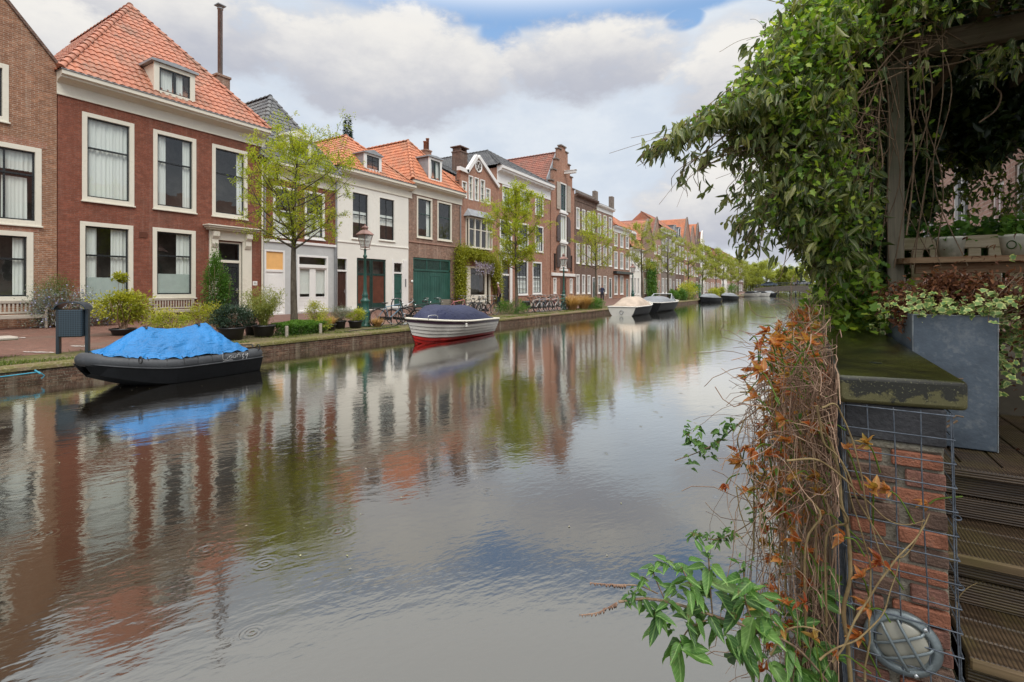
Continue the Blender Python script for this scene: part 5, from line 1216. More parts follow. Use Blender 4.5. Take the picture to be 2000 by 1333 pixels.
mb = MB(); mb.tube(curve_pts([(.1, Yx(894, FX) - y_, .2), (.1, Yx(893, FX) - y_, 2.5), (.15, Yx(900, FX) - y_, 4.1), (.2, Yx(930, FX) - y_, 4.1), (.15, Yx(955, FX) - y_, 3.8), (.1, Yx(966, FX) - y_, .3)], 6), .04, 6); mb.build('stems', 'vine', t)
v = Yx(1271, FX + .3); t = thing('ivy_column', 'tall narrow column of ivy between two far houses', 'climbing plant', (FX + .3, v, .2)); n = 5000; P = np.stack([ng.random(n) * .5, ng.normal(size=n) * 1.3, ng.random(n) * 5.6], 1); leaves('foliage', P, ng.normal(size=(n, 3)) + np.array([.5, 0, 0]), .22, .16, 'leaf_green', 'dia', ng, t)
mb = MB(); mb.tube([(0, 0, 0), (0, .2, 5)], .06, 5); mb.build('stems', 'vine', t)
# grass on the verge
ng = np.random.default_rng(9); n = 26000; yy = 2 + 46 * ng.random(n) ** 1.5; xx = -12.95 - ng.random(n) ** 1.4 * 1.4
cl = np.array([noise.noise(Vector((a * 1.2, b * .8, 5))) for a, b in zip(xx, yy)]); k = (cl > -.02) ; k[yy < 7.3] &= (cl[yy < 7.3] > .18); xx, yy = xx[k], yy[k]; n = len(xx)
tag(leaves('verge_grass', np.stack([xx, yy, np.full(n, .01)], 1), ng.normal(size=(n, 3)) * .5 + np.array([0, 0, 1]), ng.uniform(.03, .10, n), .012, 'grass', 'blade', ng, None, up=ng.normal(size=(n, 3))), 'short grass and weeds along the quay edge', 'grass', kind='stuff')

# ------------------------------------------------------------------ street lamps
def lampglass():
    m, nt, o = newmat('lamp_glass'); t = nt.nodes.new('ShaderNodeBsdfTransparent'); t.inputs[0].default_value = (.85, .86, .85, 1); d = nt.nodes.new('ShaderNodeBsdfDiffuse'); d.inputs[0].default_value = (.7, .7, .7, 1); mx = nt.nodes.new('ShaderNodeMixShader'); mx.inputs[0].default_value = .35
    nt.links.new(t.outputs[0], mx.inputs[1]); nt.links.new(d.outputs[0], mx.inputs[2]); nt.links.new(mx.outputs[0], o.inputs[0])
lampglass(); plain('copper', (.30, .17, .14), .4, .3, var=.3)
def street_lamp(x, y, label):
    t = thing('street_lamp', label, 'street lamp', (x, y, .03), 0, 'old lantern street lamps on the quay')
    m = MB(); m.lathe([(0, 0), (.22, 0), (.22, .06), (.19, .09), (.19, .52), (.20, .56), (.17, .60), (.15, .64), (.15, .92), (.17, .95), (.17, 1.0), (.12, 1.04), (.10, 1.14), (.125, 1.18), (.09, 1.24), (.075, 1.34), (.065, 1.40), (.05, 2.60), (.075, 2.62), (.075, 2.68), (.045, 2.72), (.04, 2.86), (.06, 2.90), (.03, 2.94), (0, 2.94)], n=20)
    for k in range(8): a = pi * k / 4; m.bbox((.185 * cos(a) - .02, .185 * sin(a) - .02, .12), (.185 * cos(a) + .02, .185 * sin(a) + .02, .48), .006)
    m.build('post', 'paint_green', t)
    m = MB(); z0, z1, r0, r1 = 3.0, 3.47, .15, .285
    for k in range(4): a = pi / 4 + pi / 2 * k; b = a + pi / 2; m.tube([(r0 * cos(a), r0 * sin(a), z0), (r1 * cos(a), r1 * sin(a), z1)], .014, 4); m.tube([(r0 * cos(a), r0 * sin(a), z0), (r0 * cos(b), r0 * sin(b), z0)], .014, 4); m.tube([(r1 * cos(a), r1 * sin(a), z1), (r1 * cos(b), r1 * sin(b), z1)], .018, 4); m.tube([(.03 * cos(a), .03 * sin(a), 2.9), (r0 * cos(a) * 1.25, r0 * sin(a) * 1.25, 2.93), (r0 * cos(a), r0 * sin(a), z0)], .012, 4)
    fr = m.build('lantern_frame', 'copper', t)
    m = MB(); m.lathe([(r1 * 1.18, z1), (r1 * 1.1, z1 + .03), (.14, z1 + .17), (.10, z1 + .18), (.10, z1 + .24), (.13, z1 + .26), (.10, z1 + .31), (.04, z1 + .34), (.02, z1 + .40), (0, z1 + .40)], n=4, ang=pi / 4, sm=False); m.build('lantern_roof', 'copper', fr)
    m = MB(); m.lathe([(r0 * .98, z0 + .01), (r1 * .98, z1 - .01)], n=4, ang=pi / 4, sm=False); m.build('pane', 'lamp_glass', fr)
    m = MB(); m.lathe([(0, 3.02), (.03, 3.02), (.03, 3.2), (.0, 3.24)], n=8); m.build('bulb', 'paint_white', fr)
    return t
L0 = street_lamp(-14.35, Yx(713, -14.35), 'green and copper lantern lamp standing beside the yellow potted bush, nearest')
def place_copy(src, label, x, y, z=None, rz=None):
    c = copy_tree(src); c.location = (x, y, src.location.z if z is None else z); c['label'] = label
    if rz is not None: c.rotation_euler.z = rz
    return c
place_copy(L0, 'lantern lamp beside the row of bicycles and tan grasses', -14.35, Yx(1101, -14.35))
place_copy(L0, 'distant lantern lamp behind the first small dark boat', -14.35, Yx(1367, -14.35)); place_copy(L0, 'lantern lamp before the pink brick houses past the black boat', -14.35, Yx(1236, -14.35)); place_copy(L0, 'small far lantern lamp next to the last green shrub', -14.35, Yx(1412, -14.35))

# ------------------------------------------------------------------ benches, litter bin, slab seat
def bench(x, y, rz, L_, label, name='park_bench', mat='wood_grey', group='weathered benches against the houses', arch=0):
    t = thing(name, label, 'bench', (x, y, zstreet(x)), rz, group)   # faces +x locally, length along y
    m = MB(); m.bbox((-.30, -L_ / 2, .80), (-.25, L_ / 2, .90), .01); m.bbox((-.27, -L_ / 2, .47), (-.22, L_ / 2, .53), .01); n = int(L_ / .095)
    for i in range(1, n): yy = -L_ / 2 + L_ * i / n; m.bbox((-.283, yy - .024, .53), (-.262, yy + .024, .80), .004)
    m.build('backrest', mat, t)
    m = MB()
    for k in range(4): m.bbox((-.22 + .12 * k, -L_ / 2, .41), (-.13 + .12 * k, L_ / 2, .44), .006)
    m.bbox((.215, -L_ / 2, .33), (.245, L_ / 2, .41), .006); m.build('seat', mat, t)
    for sx in (-.27, .25):
        for sy in (-1, 1):
            m = MB(); yy = sy * (L_ / 2 - .035); m.bbox((sx - .032, yy - .032, 0), (sx + .032, yy + .032, .64 if sx > 0 else .9), .006); m.build('leg', mat, t)
    for sy in (-1, 1): m = MB(); yy = sy * (L_ / 2 - .035); m.bbox((-.27, yy - .04, .64), (.30, yy + .04, .675), .008); m.build('armrest', mat, t)
    return t
y_ = Yx(5, FX + .7); bench(FX + .75, y_ + .1, 0, 1.75, 'weathered slatted bench under the tan brick house window at the left edge'); 
ya, yb = Yx(297, FX + .5), Yx(386, FX + .5); bench(FX + .5, (ya + yb) / 2, 0, yb - ya, 'weathered slatted bench against the deep red brick house')
def perf():
    m, nt, o = newmat('perforated_steel'); x, y, z = sep(nt, opos(nt))
    a = (x * 75.0).sin() * (z * 75.0).sin(); b = (y * 75.0).sin() * (z * 75.0).sin()
    f = a.abs().max(b.abs()).smooth(.25, .5); c = mixc(nt, f, (.03, .055, .075), (.008, .016, .024)); principled(nt, o, c, .45)
perf(); plain('bin_paint', (.022, .034, .045), .35, var=.2)
xb, yb_ = -13.9, Yx(143, -13.9); zb = .02
t = thing('litter_bin', 'dark blue grey perforated steel litter bin on two legs at the quay', 'litter bin', (xb, yb_, zb), radians(52))
m = MB(); m.bbox((-.22, -.17, .38), (.22, .17, .98), .02); m.build('body', 'perforated_steel', t)
for s_ in (-1, 1): m = MB(); m.bbox((s_ * .255 - .03, -.06, 0), (s_ * .255 + .03, .06, 1.0), .006); m.build('leg', 'bin_paint', t)
m = MB(); n_ = 12; vs = []
for k in range(n_ + 1): a = pi * k / n_; vs += [(-.285 * cos(a), -.19, .99 + .17 * sin(a)), (-.285 * cos(a), .19, .99 + .17 * sin(a)), (-.265 * cos(a), .19, .985 + .15 * sin(a)), (-.265 * cos(a), -.19, .985 + .15 * sin(a))]
m.add(vs, [(4 * k + j, 4 * k + (j + 1) % 4, 4 * k + 4 + (j + 1) % 4, 4 * k + 4 + j) for k in range(n_) for j in range(4)], 0, False); m.build('hood', 'bin_paint', t)
m = MB(); m.bbox((-.305, -.03, .62), (-.286, .03, .72), .004); m.build('lock', 'zinc', t)
t = thing('slab_seat', 'low grey slab seat on dark blocks at the left edge of the quay', 'seat', (-14.2, 2.95, 0))
m = MB(); m.bbox((-.3, -1.1, .40), (.25, .47, .47), .02); m.build('seat', 'wood_grey', t)
for yy in (-.9, .12): m = MB(); m.bbox((-.22, yy - .05, 0), (.18, yy + .05, .40), .01); m.build('leg', 'paint_black', t)
m = MB(); c = curve_pts([(-12.62, -2, -.16), (-12.6, 1.5, -.15), PY(60, 748, 3.4) * 0 + Vector((-12.58, 2.6, -.15)), (-12.55, 3.35, -.13)], 6); m.tube(c, .012, 6); m.tube([(-12.55, 3.35, -.12), (-12.50, 3.42, -.2), (-12.52, 3.38, -.26)], .01, 5); m.tube([(-12.57, 3.3, -.09), (-12.5, 3.36, -.16)], .018, 5)
plain('rope_blue', (.04, .30, .42), .6, var=.2); plain('paint_worn', (.66, .64, .60), .7, var=.2)
tag(m.build('rope', 'rope_blue'), 'thin blue rope stretched along the quay wall to a knot', 'rope')
m = MB(); rg = random.Random(4)
for (p0, p1, py) in ((47, 104, 691), (138, 175, 680), (0, 50, 668)):
    a, b = PG(p0, py, .02), PG(p1, py, .02); n_ = 16
    pts = [(a.lerp(b, k / n_) + Vector((rg.uniform(.02, .10), 0, 0))) for k in range(n_ + 1)] + [(a.lerp(b, k / n_) - Vector((rg.uniform(.02, .12), 0, 0))) for k in range(n_, -1, -1)]
    for k in range(n_):
        q = [pts[k], pts[k + 1], pts[2 * n_ - k], pts[2 * n_ + 1 - k]]; m.add([(v.x, v.y, zstreet(v.x) + .018) for v in q], [(0, 1, 2, 3)])
tag(m.build('street_marking', 'paint_worn'), kind='structure')

# ------------------------------------------------------------------ bicycles
plain('rubber', (.02, .02, .02), .7, var=.3); plain('chrome', (.55, .56, .57), .25, .9, var=.15); plain('bike_black', (.02, .02, .022), .3); plain('bike_blue', (.10, .22, .32), .35); plain('bike_white', (.6, .6, .58), .4); plain('bike_pink', (.62, .22, .25), .4); plain('bike_teal', (.03, .20, .19), .35)
plain('wicker', (.22, .19, .15), .8, var=.4); plain('saddle', (.03, .025, .02), .5, var=.3)
def bike_proto():
    t = thing('bicycle', 'proto', 'bicycle', (0, 0, 0), 0, 'bicycles parked along the quay'); R = .34; fx, rx = .56, -.52
    for wx in (rx, fx):
        w_ = MB(); w_.torus((wx, 0, R), R - .03, .008, 'y', 28, 4); 
        for k in range(14): a = 2 * pi * k / 14; w_.tube([(wx + .02 * cos(a + 1), .015 * (-1) ** k, R + .02 * sin(a + 1)), (wx + (R - .03) * cos(a), 0, R + (R - .03) * sin(a))], .0022, 3, cap=False)
        w_.lathe([(.0, -.04), (.025, -.04), (.025, .04), (0, .04)], (wx, 0, R), 8, axis='y'); wo = w_.build('wheel', 'chrome', t)
        q = MB(); q.torus((wx, 0, R), R - .012, .019, 'y', 28, 6); q.build('tyre', 'rubber', wo)
        q = MB(); a0, a1 = (-.15, 2.7) if wx == rx else (.3, 2.2); n_ = 12; vs = []
        for k in range(n_ + 1):
            a = a0 + (a1 - a0) * k / n_
            vs += [(wx + (R + .03) * cos(a), -.028, R + (R + .03) * sin(a)), (wx + (R + .04) * cos(a), 0, R + (R + .04) * sin(a)), (wx + (R + .03) * cos(a), .028, R + (R + .03) * sin(a))]
        q.add(vs, [(3 * k + j, 3 * k + j + 1, 3 * k + 4 + j, 3 * k + 3 + j) for k in range(n_) for j in (0, 1)], 0, True); q.build('mudguard', 'bike_black', t)
    f = MB(); BB = (-.06, 0, .28); ST = (-.20, 0, .74); HT = (.40, 0, .84); HB = (.43, 0, .68)
    for a, b, r in ((BB, ST, .016), (BB, HB, .018), (ST, HT, .016), (HT, HB, .019), (ST, (-.23, 0, .88), .012)): f.tube([a, b], r, 7)
    for s_ in (-.045, .045): f.tube([BB, (rx, s_, R)], .010, 5); f.tube([ST, (rx, s_, R)], .009, 5); f.tube([HB, (.49, s_, .5), (fx, s_, R)], .010, 5)
    f.build('frame', 'bike_black', t)
    q = MB(); q.tube([(rx + .02, -.05, R - .05), (-.02, -.05, .23), (.06, -.05, .28), (-.02, -.05, .34), (rx, -.05, R + .05)], .012, 5); q.add([(rx, -.055, R - .05), (-.02, -.055, .22), (.06, -.055, .28), (-.02, -.055, .34), (rx, -.055, R + .05)], [(0, 1, 2, 3, 4)]); q.build('chain_case', 'bike_black', t)
    q = MB(); q.tube([(HT[0] - .01, 0, .84), (.37, 0, 1.0), (.40, 0, 1.03)], .011, 6); q.tube([(.20, -.30, 1.0), (.33, -.24, 1.04), (.41, -.08, 1.05), (.41, .08, 1.05), (.33, .24, 1.04), (.20, .30, 1.0)], .010, 6); ho = q.build('handlebar', 'chrome', t)
    for s_ in (-1, 1): q = MB(); q.tube([(.18, s_ * .305, .997), (.29, s_ * .265, 1.025)], .016, 6); q.build('grip', 'rubber', ho)
    q = MB(); q.add([(-.36, -.09, .90), (-.36, .09, .90), (-.24, .07, .91), (-.24, -.07, .91), (-.10, .02, .90), (-.10, -.02, .90), (-.36, 0, .935), (-.12, 0, .915), (-.36, -.07, .86), (-.36, .07, .86), (-.14, .0, .87)], [(0, 3, 6), (6, 3, 2), (6, 2, 1), (3, 5, 7), (3, 7, 2), (2, 7, 4), (0, 8, 3), (3, 8, 10), (3, 10, 5), (1, 2, 9), (2, 10, 9), (2, 4, 10), (0, 6, 1, 9, 8), (4, 7, 5, 10)], 0, True); q.build('saddle', 'saddle', t)
    q = MB()
    for s_ in (-.06, .06): q.tube([(-.24, s_, .72), (-.82, s_, .72)], .006, 4); q.tube([(-.74, s_, .72), (rx, s_ * .8, R)], .005, 4)
    for k in range(4): q.tube([(-.35 - .14 * k, -.06, .72), (-.35 - .14 * k, .06, .72)], .005, 4)
    q.build('luggage_rack', 'bike_black', t)
    q = MB(); q.tube([(-.06, -.07, .28), (-.02, -.07, .12)], .008, 4); q.bbox((-.07, -.16, .10), (.03, -.08, .125), .004); q.tube([(-.06, .07, .28), (-.10, .07, .44)], .008, 4); q.bbox((-.15, .08, .43), (-.05, .16, .455), .004); q.lathe([(.09, -.055), (.09, -.045)], (-.06, 0, .28), 14, axis='y'); q.build('pedals', 'chrome', t)
    q = MB(); q.lathe([(0, -.0), (.03, 0), (.035, .05), (0, .06)], (.47, 0, .88), 8, axis='x'); q.build('headlight', 'chrome', t)
    for c in [o for o in bpy.data.objects if o.parent == t and o.name.split('.')[0] in ('frame', 'mudguard', 'luggage_rack')]:
        c.material_slots[0].link = 'OBJECT'; c.material_slots[0].material = MATS['bike_black']
    return t
BP = bike_proto()
def crate(t, kind):
    q = MB()
    if kind == 'basket':
        for z in (.80, .87, .94, 1.0): q.torus((.60, 0, z), .15 + (z - .8) * .12, .006, 'z', 14, 4)
        for k in range(14): a = 2 * pi * k / 14; q.tube([(.60 + .15 * cos(a), .15 * sin(a), .80), (.60 + .175 * cos(a), .175 * sin(a), 1.0)], .005, 3)
        q.build('basket', 'wicker', t)
    elif kind == 'crate':
        for z in (.74, .83, .92): 
            for s_ in (-1, 1): q.box((.46, s_ * .19 - .008, z), (.82, s_ * .19 + .008, z + .055)); q.box((.64 + s_ * .18 - .008, -.185, z), (.64 + s_ * .18 + .008, .185, z + .055))
        q.box((.46, -.19, .73), (.82, .19, .742)); q.build('crate', 'wicker', t)
    elif kind == 'bags':
        for s_ in (-1, 1): q.bbox((-.72, s_ * .07, .38), (-.36, s_ * .20, .72), .04)
        q.build('saddlebags', 'bike_black', t)
bikes = [ # px, X, heading from +X (deg), lean, paint, extra, label
 (762, -13.9, 72, 3, 'bike_blue', None, 'blue grey bicycle with its wheel toward the tan grass tuft, nearest of all'), (795, -13.7, 20, 24, 'bike_black', None, 'dark bicycle leaning over toward the water beside the white boat bow'),
 (818, -14.0, 35, 8, 'bike_black', None, 'black bicycle with raised handlebars in front of the green garage'), (841, -13.9, 30, -6, 'bike_black', 'crate', 'black bicycle carrying a grey front crate beside the green garage'),
 (892, -15.6, 60, 5, 'bike_pink', None, 'pink bicycle under the yellow green wisteria'), (908, -15.5, 65, -4, 'bike_black', None, 'small dark bicycle between the pink one and the shop window'), (927, -15.2, 100, 6, 'bike_black', 'basket', 'black bicycle with wicker basket before the porch glass'), (944, -14.8, 95, -5, 'bike_white', None, 'pale bicycle with its white rimmed wheel above the boat cover'), (952, -14.6, 80, 4, 'bike_black', None, 'dark bicycle right behind the boat stern'),
 (1037, -14.3, 80, 4, 'bike_black', 'bags', 'black bicycle with big dark saddlebags at the left of the row'), (1047, -14.1, 78, -4, 'bike_white', None, 'grey white bicycle second in the row by the lamp'), (1056, -14.2, 82, 3, 'bike_blue', None, 'light blue bicycle in the middle of the row by the lamp'), (1066, -14.1, 76, -3, 'bike_white', 'basket', 'pale bicycle with basket in the row by the lamp'), (1075, -14.2, 84, 5, 'bike_pink', None, 'reddish bicycle next to the lamp'), (1083, -14.0, 78, -4, 'bike_white', None, 'silver bicycle with large wheel closest to the lamp'), (1094, -14.2, 75, 2, 'bike_teal', None, 'teal bicycle half hidden behind the second lamp'),
 (1380, -14.0, 80, 4, 'bike_black', None, 'dark far bicycle behind the first small dark boat'), (1388, -14.0, 82, -4, 'bike_black', None, 'dark far bicycle between the two small dark boats')]
for i, (px, X_, hd, ln, paint, ex, lb) in enumerate(bikes):
    t = BP if i == 0 else copy_tree(BP); y = Yx(px, X_); t.location = (X_, y, zstreet(X_) + .0); t.rotation_euler = (radians(ln), 0, radians(hd)); t['label'] = lb
    for c in [o for o in bpy.data.objects if o.parent == t and o.name.split('.')[0] in ('frame',)]: c.material_slots[0].material = MATS[paint]
    if ex and i: pass
for (i, px, X_, hd, ln, paint, ex, lb) in [(k,) + b for k, b in enumerate(bikes) if b[5]]:
    t = [o for o in bpy.data.objects if o.get('label') == lb][0]; crate(t, ex)
# bicycle hoop stand beside the first bicycle
m = MB(); y = Yx(775, -14.1); m.tube(curve_pts([(-14.1, y - .3, 0), (-14.1, y - .3, .8), (-14.1, y - .15, 1.05), (-14.1, y + .15, 1.05), (-14.1, y + .3, .8), (-14.1, y + .3, 0)], 5), .022, 8); tag(m.build('bicycle_stand', 'bike_black'), 'dark tubular hoop stand beside the nearest bicycle', 'bicycle stand')

# ------------------------------------------------------------------ boats
plain('hdpe_grey', (.045, .049, .055), .55, var=.25, dirt=(.14, .14, .14, .5), bump=.1); plain('hdpe_black', (.009, .010, .012), .7, var=.3, spec=.2); plain('lettering_grey', (.42, .42, .42), .5)
def tarpmat(name, col, rough, wr=9, st=.5):
    m, nt, o = newmat(name); P = opos(nt); n1 = tnoise(nt, vscale(nt, P, (1, .5, 1)), wr, 4, .6, 1.2); n2 = tnoise(nt, P, 2, 4)
    r1 = (tnoise(nt, vscale(nt, P, (2.2, 1, 2.2)), 3.2, 3, .5, .6) - .5).abs() * -3.0; r2 = (tnoise(nt, vscale(nt, P, (1, 1.7, 1)), 7.5, 3, .5, .4) - .5).abs() * -.7
    c = mixc(nt, n2.smooth(.35, .65), tuple(v * .8 for v in col), col); principled(nt, o, c, rough, 0, n1 + r1 + r2, st, .035, .5)
tarpmat('tarp_blue', (.004, .18, .48), .5, 4, .8); tarpmat('canvas_navy', (.016, .022, .07), .6); tarpmat('canvas_beige', (.52, .42, .33), .7); tarpmat('canvas_grey', (.22, .235, .25), .6)
# inflatable style dinghy, bow toward -Y
t = thing('dinghy', 'grey and black dinghy under a bright blue tarpaulin moored at the quay', 'boat', (-11.05, 5.0, -.35), radians(1.5))
Lb = 1.44
def halfw(s): return .70 * min(1, max(0.0, (s + .02) / .42)) ** .6 if s < .42 else .70 - .08 * max(0, s - .8) / .2
def sideline(s): return -Lb + 2 * Lb * s
path = []
for k in range(0, 29):
    s = k / 28; path.append((s, halfw(s)))
def up_(s): return .17 * (1 - min(1, s / .4)) ** 1.5
tube_pts = [Vector((-w_, sideline(s), .37 + up_(s))) for s, w_ in reversed(path)] + [Vector((w_, sideline(s), .37 + up_(s))) for s, w_ in path[1:]]
m = MB(); m.tube(tube_pts, [.125 - (.03 if i in (0, len(tube_pts) - 1) else 0) for i in range(len(tube_pts))], 14)
m.build('side_tube', 'hdpe_grey', t)
m = MB(); vs = []; UU = (-1, -.93, -.55, 0, .55, .93, 1)
for s, w_ in path:
    zt_ = .30 + up_(s); zb_ = -.12 + .36 * (1 - min(1, s / .38)) ** 1.4; ex = .13 if w_ > .05 else .12
    for u in UU:
        au = abs(u); sg = (u > 0) - (u < 0)
        vs.append((sg * (w_ + ex), sideline(s) - (.10 if s < .05 else 0), zt_ + .0) if au == 1 else ((sg * (w_ + ex) * .86, sideline(s), zb_ + (zt_ - zb_) * .30) if au > .9 else (u * w_, sideline(s), zb_ + .05 * au)))
K = 7
m.add(vs, [(i * K + j, i * K + j + 1, (i + 1) * K + j + 1, (i + 1) * K + j) for i in range(len(path) - 1) for j in range(K - 1)], 0, False); m.add(vs[-K:], [tuple(range(K))]); m.build('hull', 'hdpe_black', t)
m = MB(); m.tube([Vector((s_ * (w_ + .132), sideline(s), .305 + up_(s))) for s, w_ in path for s_ in (1,)], .014, 5); m.tube([Vector((-(w_ + .132), sideline(s), .305 + up_(s))) for s, w_ in path], .016, 5); m.build('rubbing_strake', 'hdpe_grey', t)
m = MB()
for sx in (-1, 1):
    for yy in (1.35, -.9): m.torus((sx * .72, yy, .52), .06, .012, 'y', 10, 5)
m.tube([(.6, 1.3, .52), (.35, 1.44, .55), (0, 1.46, .52), (-.5, 1.35, .52)], .014, 6); m.build('rope_loop', 'rubber', t)
# tarpaulin draped over two hoops and the tubes
m = MB(); NU, NV = 72, 40; vs = []
for i in range(NU + 1):
    s = i / NU; y_ = -1.30 + 2.42 * s
    wS = halfw(min(1, (y_ + Lb) / (2 * Lb))) + .035
    rid = min(1, s / .30) ** .8 * min(1, (1 - s) / .20) ** .9; H_ = .30 + .50 * rid * (1 - .06 * sin(pi * (s - .3) / .5) ** 2 if .3 < s < .8 else 1)
    for j in range(NV + 1):
        u = -1 + 2 * j / NV; au = abs(u); x_ = u * wS
        fl = .50 + .13 * max(0, 1 - s * 2.6) ** 1.5; prof = (1 - au ** 1.25)
        sag = .05 * sin(pi * min(1, max(0, (s - .3) / .45))) * (1 - au)
        z_ = fl + (H_ + .28 - fl) * prof ** .85 * (.0 if H_ < .31 else 1) - sag
        wr = noise.noise(Vector((s * 16 + u * 3.5, u * 2.2, 2))) * .045 * (1 - prof * .6) + noise.noise(Vector((s * 40 + u * 8, u * 6, 9))) * .007 - abs(noise.noise(Vector((s * 11 + u * .8, u * 1.1, 7)))) * .06 * (1 - au ** 6) * (au + .25) + .04 * au + .012 * sin(s * 60 + noise.noise(Vector((s * 6, u * 4, 1))) * 7) * au ** 2
        if au > .93: z_ = fl - (au - .93) / .07 * (.05 + .025 * noise.noise(Vector((s * 14, u, 4)))); x_ = u * (wS + .045 + .02 * abs(noise.noise(Vector((s * 20, u, 7)))))
        vs.append((x_, y_, z_ + wr))
m.add(vs, [(i * (NV + 1) + j, (i + 1) * (NV + 1) + j, (i + 1) * (NV + 1) + j + 1, i * (NV + 1) + j + 1) for i in range(NU) for j in range(NV)], 0, True)
tb = m.build('tarpaulin', 'tarp_blue'); tb.parent = t
for k in range(9):
    yy = -1.0 + k * .26; s_ = (yy + Lb) / (2 * Lb); w_ = halfw(s_); m = MB(); m.tube([(w_ + .02, yy, .52 + up_(s_)), (w_ + .10, yy + .01, .46 + up_(s_)), (w_ + .135, yy - .01 + .02 * (k % 2), .36 + up_(s_))], .006, 4); m.torus((w_ + .075, yy, .485 + up_(s_)), .014, .005, 'y', 8, 4); m.build('tie', 'rubber', tb)
for yy in (-.55, .42):
    m = MB(); m.tube([(.12, yy, 1.03), (.10, yy + .02, 1.07), (.0, yy, 1.06)], .02, 6); m.build('tie', 'bike_black', tb)
def stroke(mb, pts, r=.006): mb.tube(curve_pts(pts, 5), r, 4)
m = MB(); xx = .822   # faded script lettering on the near tube
lt = [[(0, 0.14), (.0, .0), (.07, -.02), (.10, .02)], [(.16, .06), (.12, .03), (.15, -.01), (.19, .02), (.16, .06)], [(.21, .05), (.21, 0), (.26, 0), (.27, .05)], [(.30, 0), (.30, .06), (.35, .06), (.36, 0)], [(.40, .04), (.44, .06), (.40, .0), (.44, -.02), (.41, -.07)], [(.47, .06), (.48, .01), (.53, .06), (.49, -.08)], [(0, -.06), (.12, -.05), (.2, -.06)]]
for s_ in lt: stroke(m, [(xx - .0 - .10 * ((z) ** 2) * 4, .52 + y, .37 + z * .8 + y * .02) for y, z in s_])
m.build('lettering', 'lettering_grey', t)

plain('gel_white', (.74, .72, .66), .3, var=.07, dirt=(.5, .47, .38, .3)); plain('gel_red', (.55, .025, .02), .3); plain('gel_purple', (.06, .025, .05), .3); plain('gel_black', (.010, .011, .013), .6, spec=.25)
def hull(name, parent, L_, B, zs_bow, zs_mid, zs_st, cols, strakes, stern=.72, rake=.45, bw=.42, mats=('gel_white', 'gel_red', 'gel_purple', 'paint_cream'), drop=.3, full=.55, lap=.022):
    """bow toward -y; local z=0 is the waterline"""
    N_ = 30; rows = []; vs = []; 
    R_ = strakes + 2
    for i in range(N_ + 1):
        s = i / N_; hb = B / 2 * (sin(pi / 2 * min(1, s / full)) ** .75 if s < full else 1 - (1 - stern) * ((s - full) / (1 - full)) ** 1.6)
        zs = zs_mid + (zs_bow - zs_mid) * max(0, 1 - s / .6) ** 1.8 + (zs_st - zs_mid) * max(0, (s - .6) / .4) ** 1.6
        zk = -drop + (drop * .9) * max(0, 1 - s / .22) ** 2
        sec = []
        for j in range(R_ + 1):
            f = j / R_; z = zk + (zs - zk) * f; wf = (f ** bw) * (1 if i else .02)
            fin = 1 - (1 - f) ** 2.2
            y = -L_ / 2 + L_ * s + rake * (1 - f) * max(0, 1 - s / .35) ** 1.2
            sec.append((hb * wf * (.72 + .28 * f if s < .3 else 1), y, z))
        vs.append(sec)
    m = MB(); 
    for sgn in (1, -1):
        for j in range(R_):
            a = [(sgn * (v[j][0] + lap), v[j][1], v[j][2]) for v in vs]; b = [(sgn * v[j + 1][0], v[j + 1][1], v[j + 1][2]) for v in vs]
            mi = cols(j, R_)
            m.add(a + b, [((i, i + 1, N_ + 2 + i, N_ + 1 + i) if sgn > 0 else (i, N_ + 1 + i, N_ + 2 + i, i + 1)) for i in range(N_)], mi, True)
            m.add(a + [(sgn * v[j][0], v[j][1], v[j][2]) for v in vs], [(i, i + 1, N_ + 2 + i, N_ + 1 + i) for i in range(N_)], mi)
    last = vs[-1]; m.add([(x, y, z) for x, y, z in last] + [(-x, y, z) for x, y, z in reversed(last)], [tuple(range(2 * len(last)))], 0)
    m.build('hull', list(mats), parent)
    g = [(v[-1][0], v[-1][1], v[-1][2]) for v in vs]; m = MB(); m.tube([(-x, y, z) for x, y, z in reversed(g)] + g[1:], .038, 8); m.tube([g[-1], (-g[-1][0], g[-1][1], g[-1][2])], .038, 8); m.build('gunwale', mats[3], parent)
    m = MB(); m.add([p for q in g for p in ((q[0] * .97, q[1], q[2] - .03), (-q[0] * .97, q[1], q[2] - .03))], [(2 * i, 2 * i + 1, 2 * i + 3, 2 * i + 2) for i in range(N_)], 0); m.build('deck', mats[3], parent)
    return vs
def cover(parent, L0, L1, vs, Lh, H, mat, name='cover', front=.18, back=.35, top=.7, zadd=0):
    N_ = len(vs) - 1; m = MB(); V = []; NU, NV = 40, 20
    for i in range(NU + 1):
        s = L0 + (L1 - L0) * i / NU; k = min(N_ - 1, int(s * N_)); f = s * N_ - k; a, b = Vector(vs[k][-1]), Vector(vs[k + 1][-1]); g = a.lerp(b, f); t_ = i / NU
        e = min(1, t_ / front) ** .7 * min(1, (1 - t_) / back) ** .75
        for j in range(NV + 1):
            u = -1 + 2 * j / NV; V.append((u * (g.x - .06), g.y, g.z + .02 + zadd + H * e * (1 - abs(u) ** (2.6)) ** top + noise.noise(Vector((t_ * 9, u * 4, 3))) * .03 + noise.noise(Vector((t_ * 22, u * 9, 5))) * .012))
    m.add(V, [(i * (NV + 1) + j, (i + 1) * (NV + 1) + j, (i + 1) * (NV + 1) + j + 1, i * (NV + 1) + j + 1) for i in range(NU) for j in range(NV)], 0, True); return m.build(name, mat, parent)
t = thing('launch', 'white lapstrake launch with red bottom, purple top strake and navy canvas cover', 'boat', (-11.15, 14.15, -.35), radians(3))
vs = hull('hull', t, 4.9, 1.75, .86, .66, .62, lambda j, R_: 1 if j < 3 else (2 if j >= R_ - 1 else 0), 6, drop=.18)
cover(t, .12, .93, vs, 4.6, .52, 'canvas_navy')
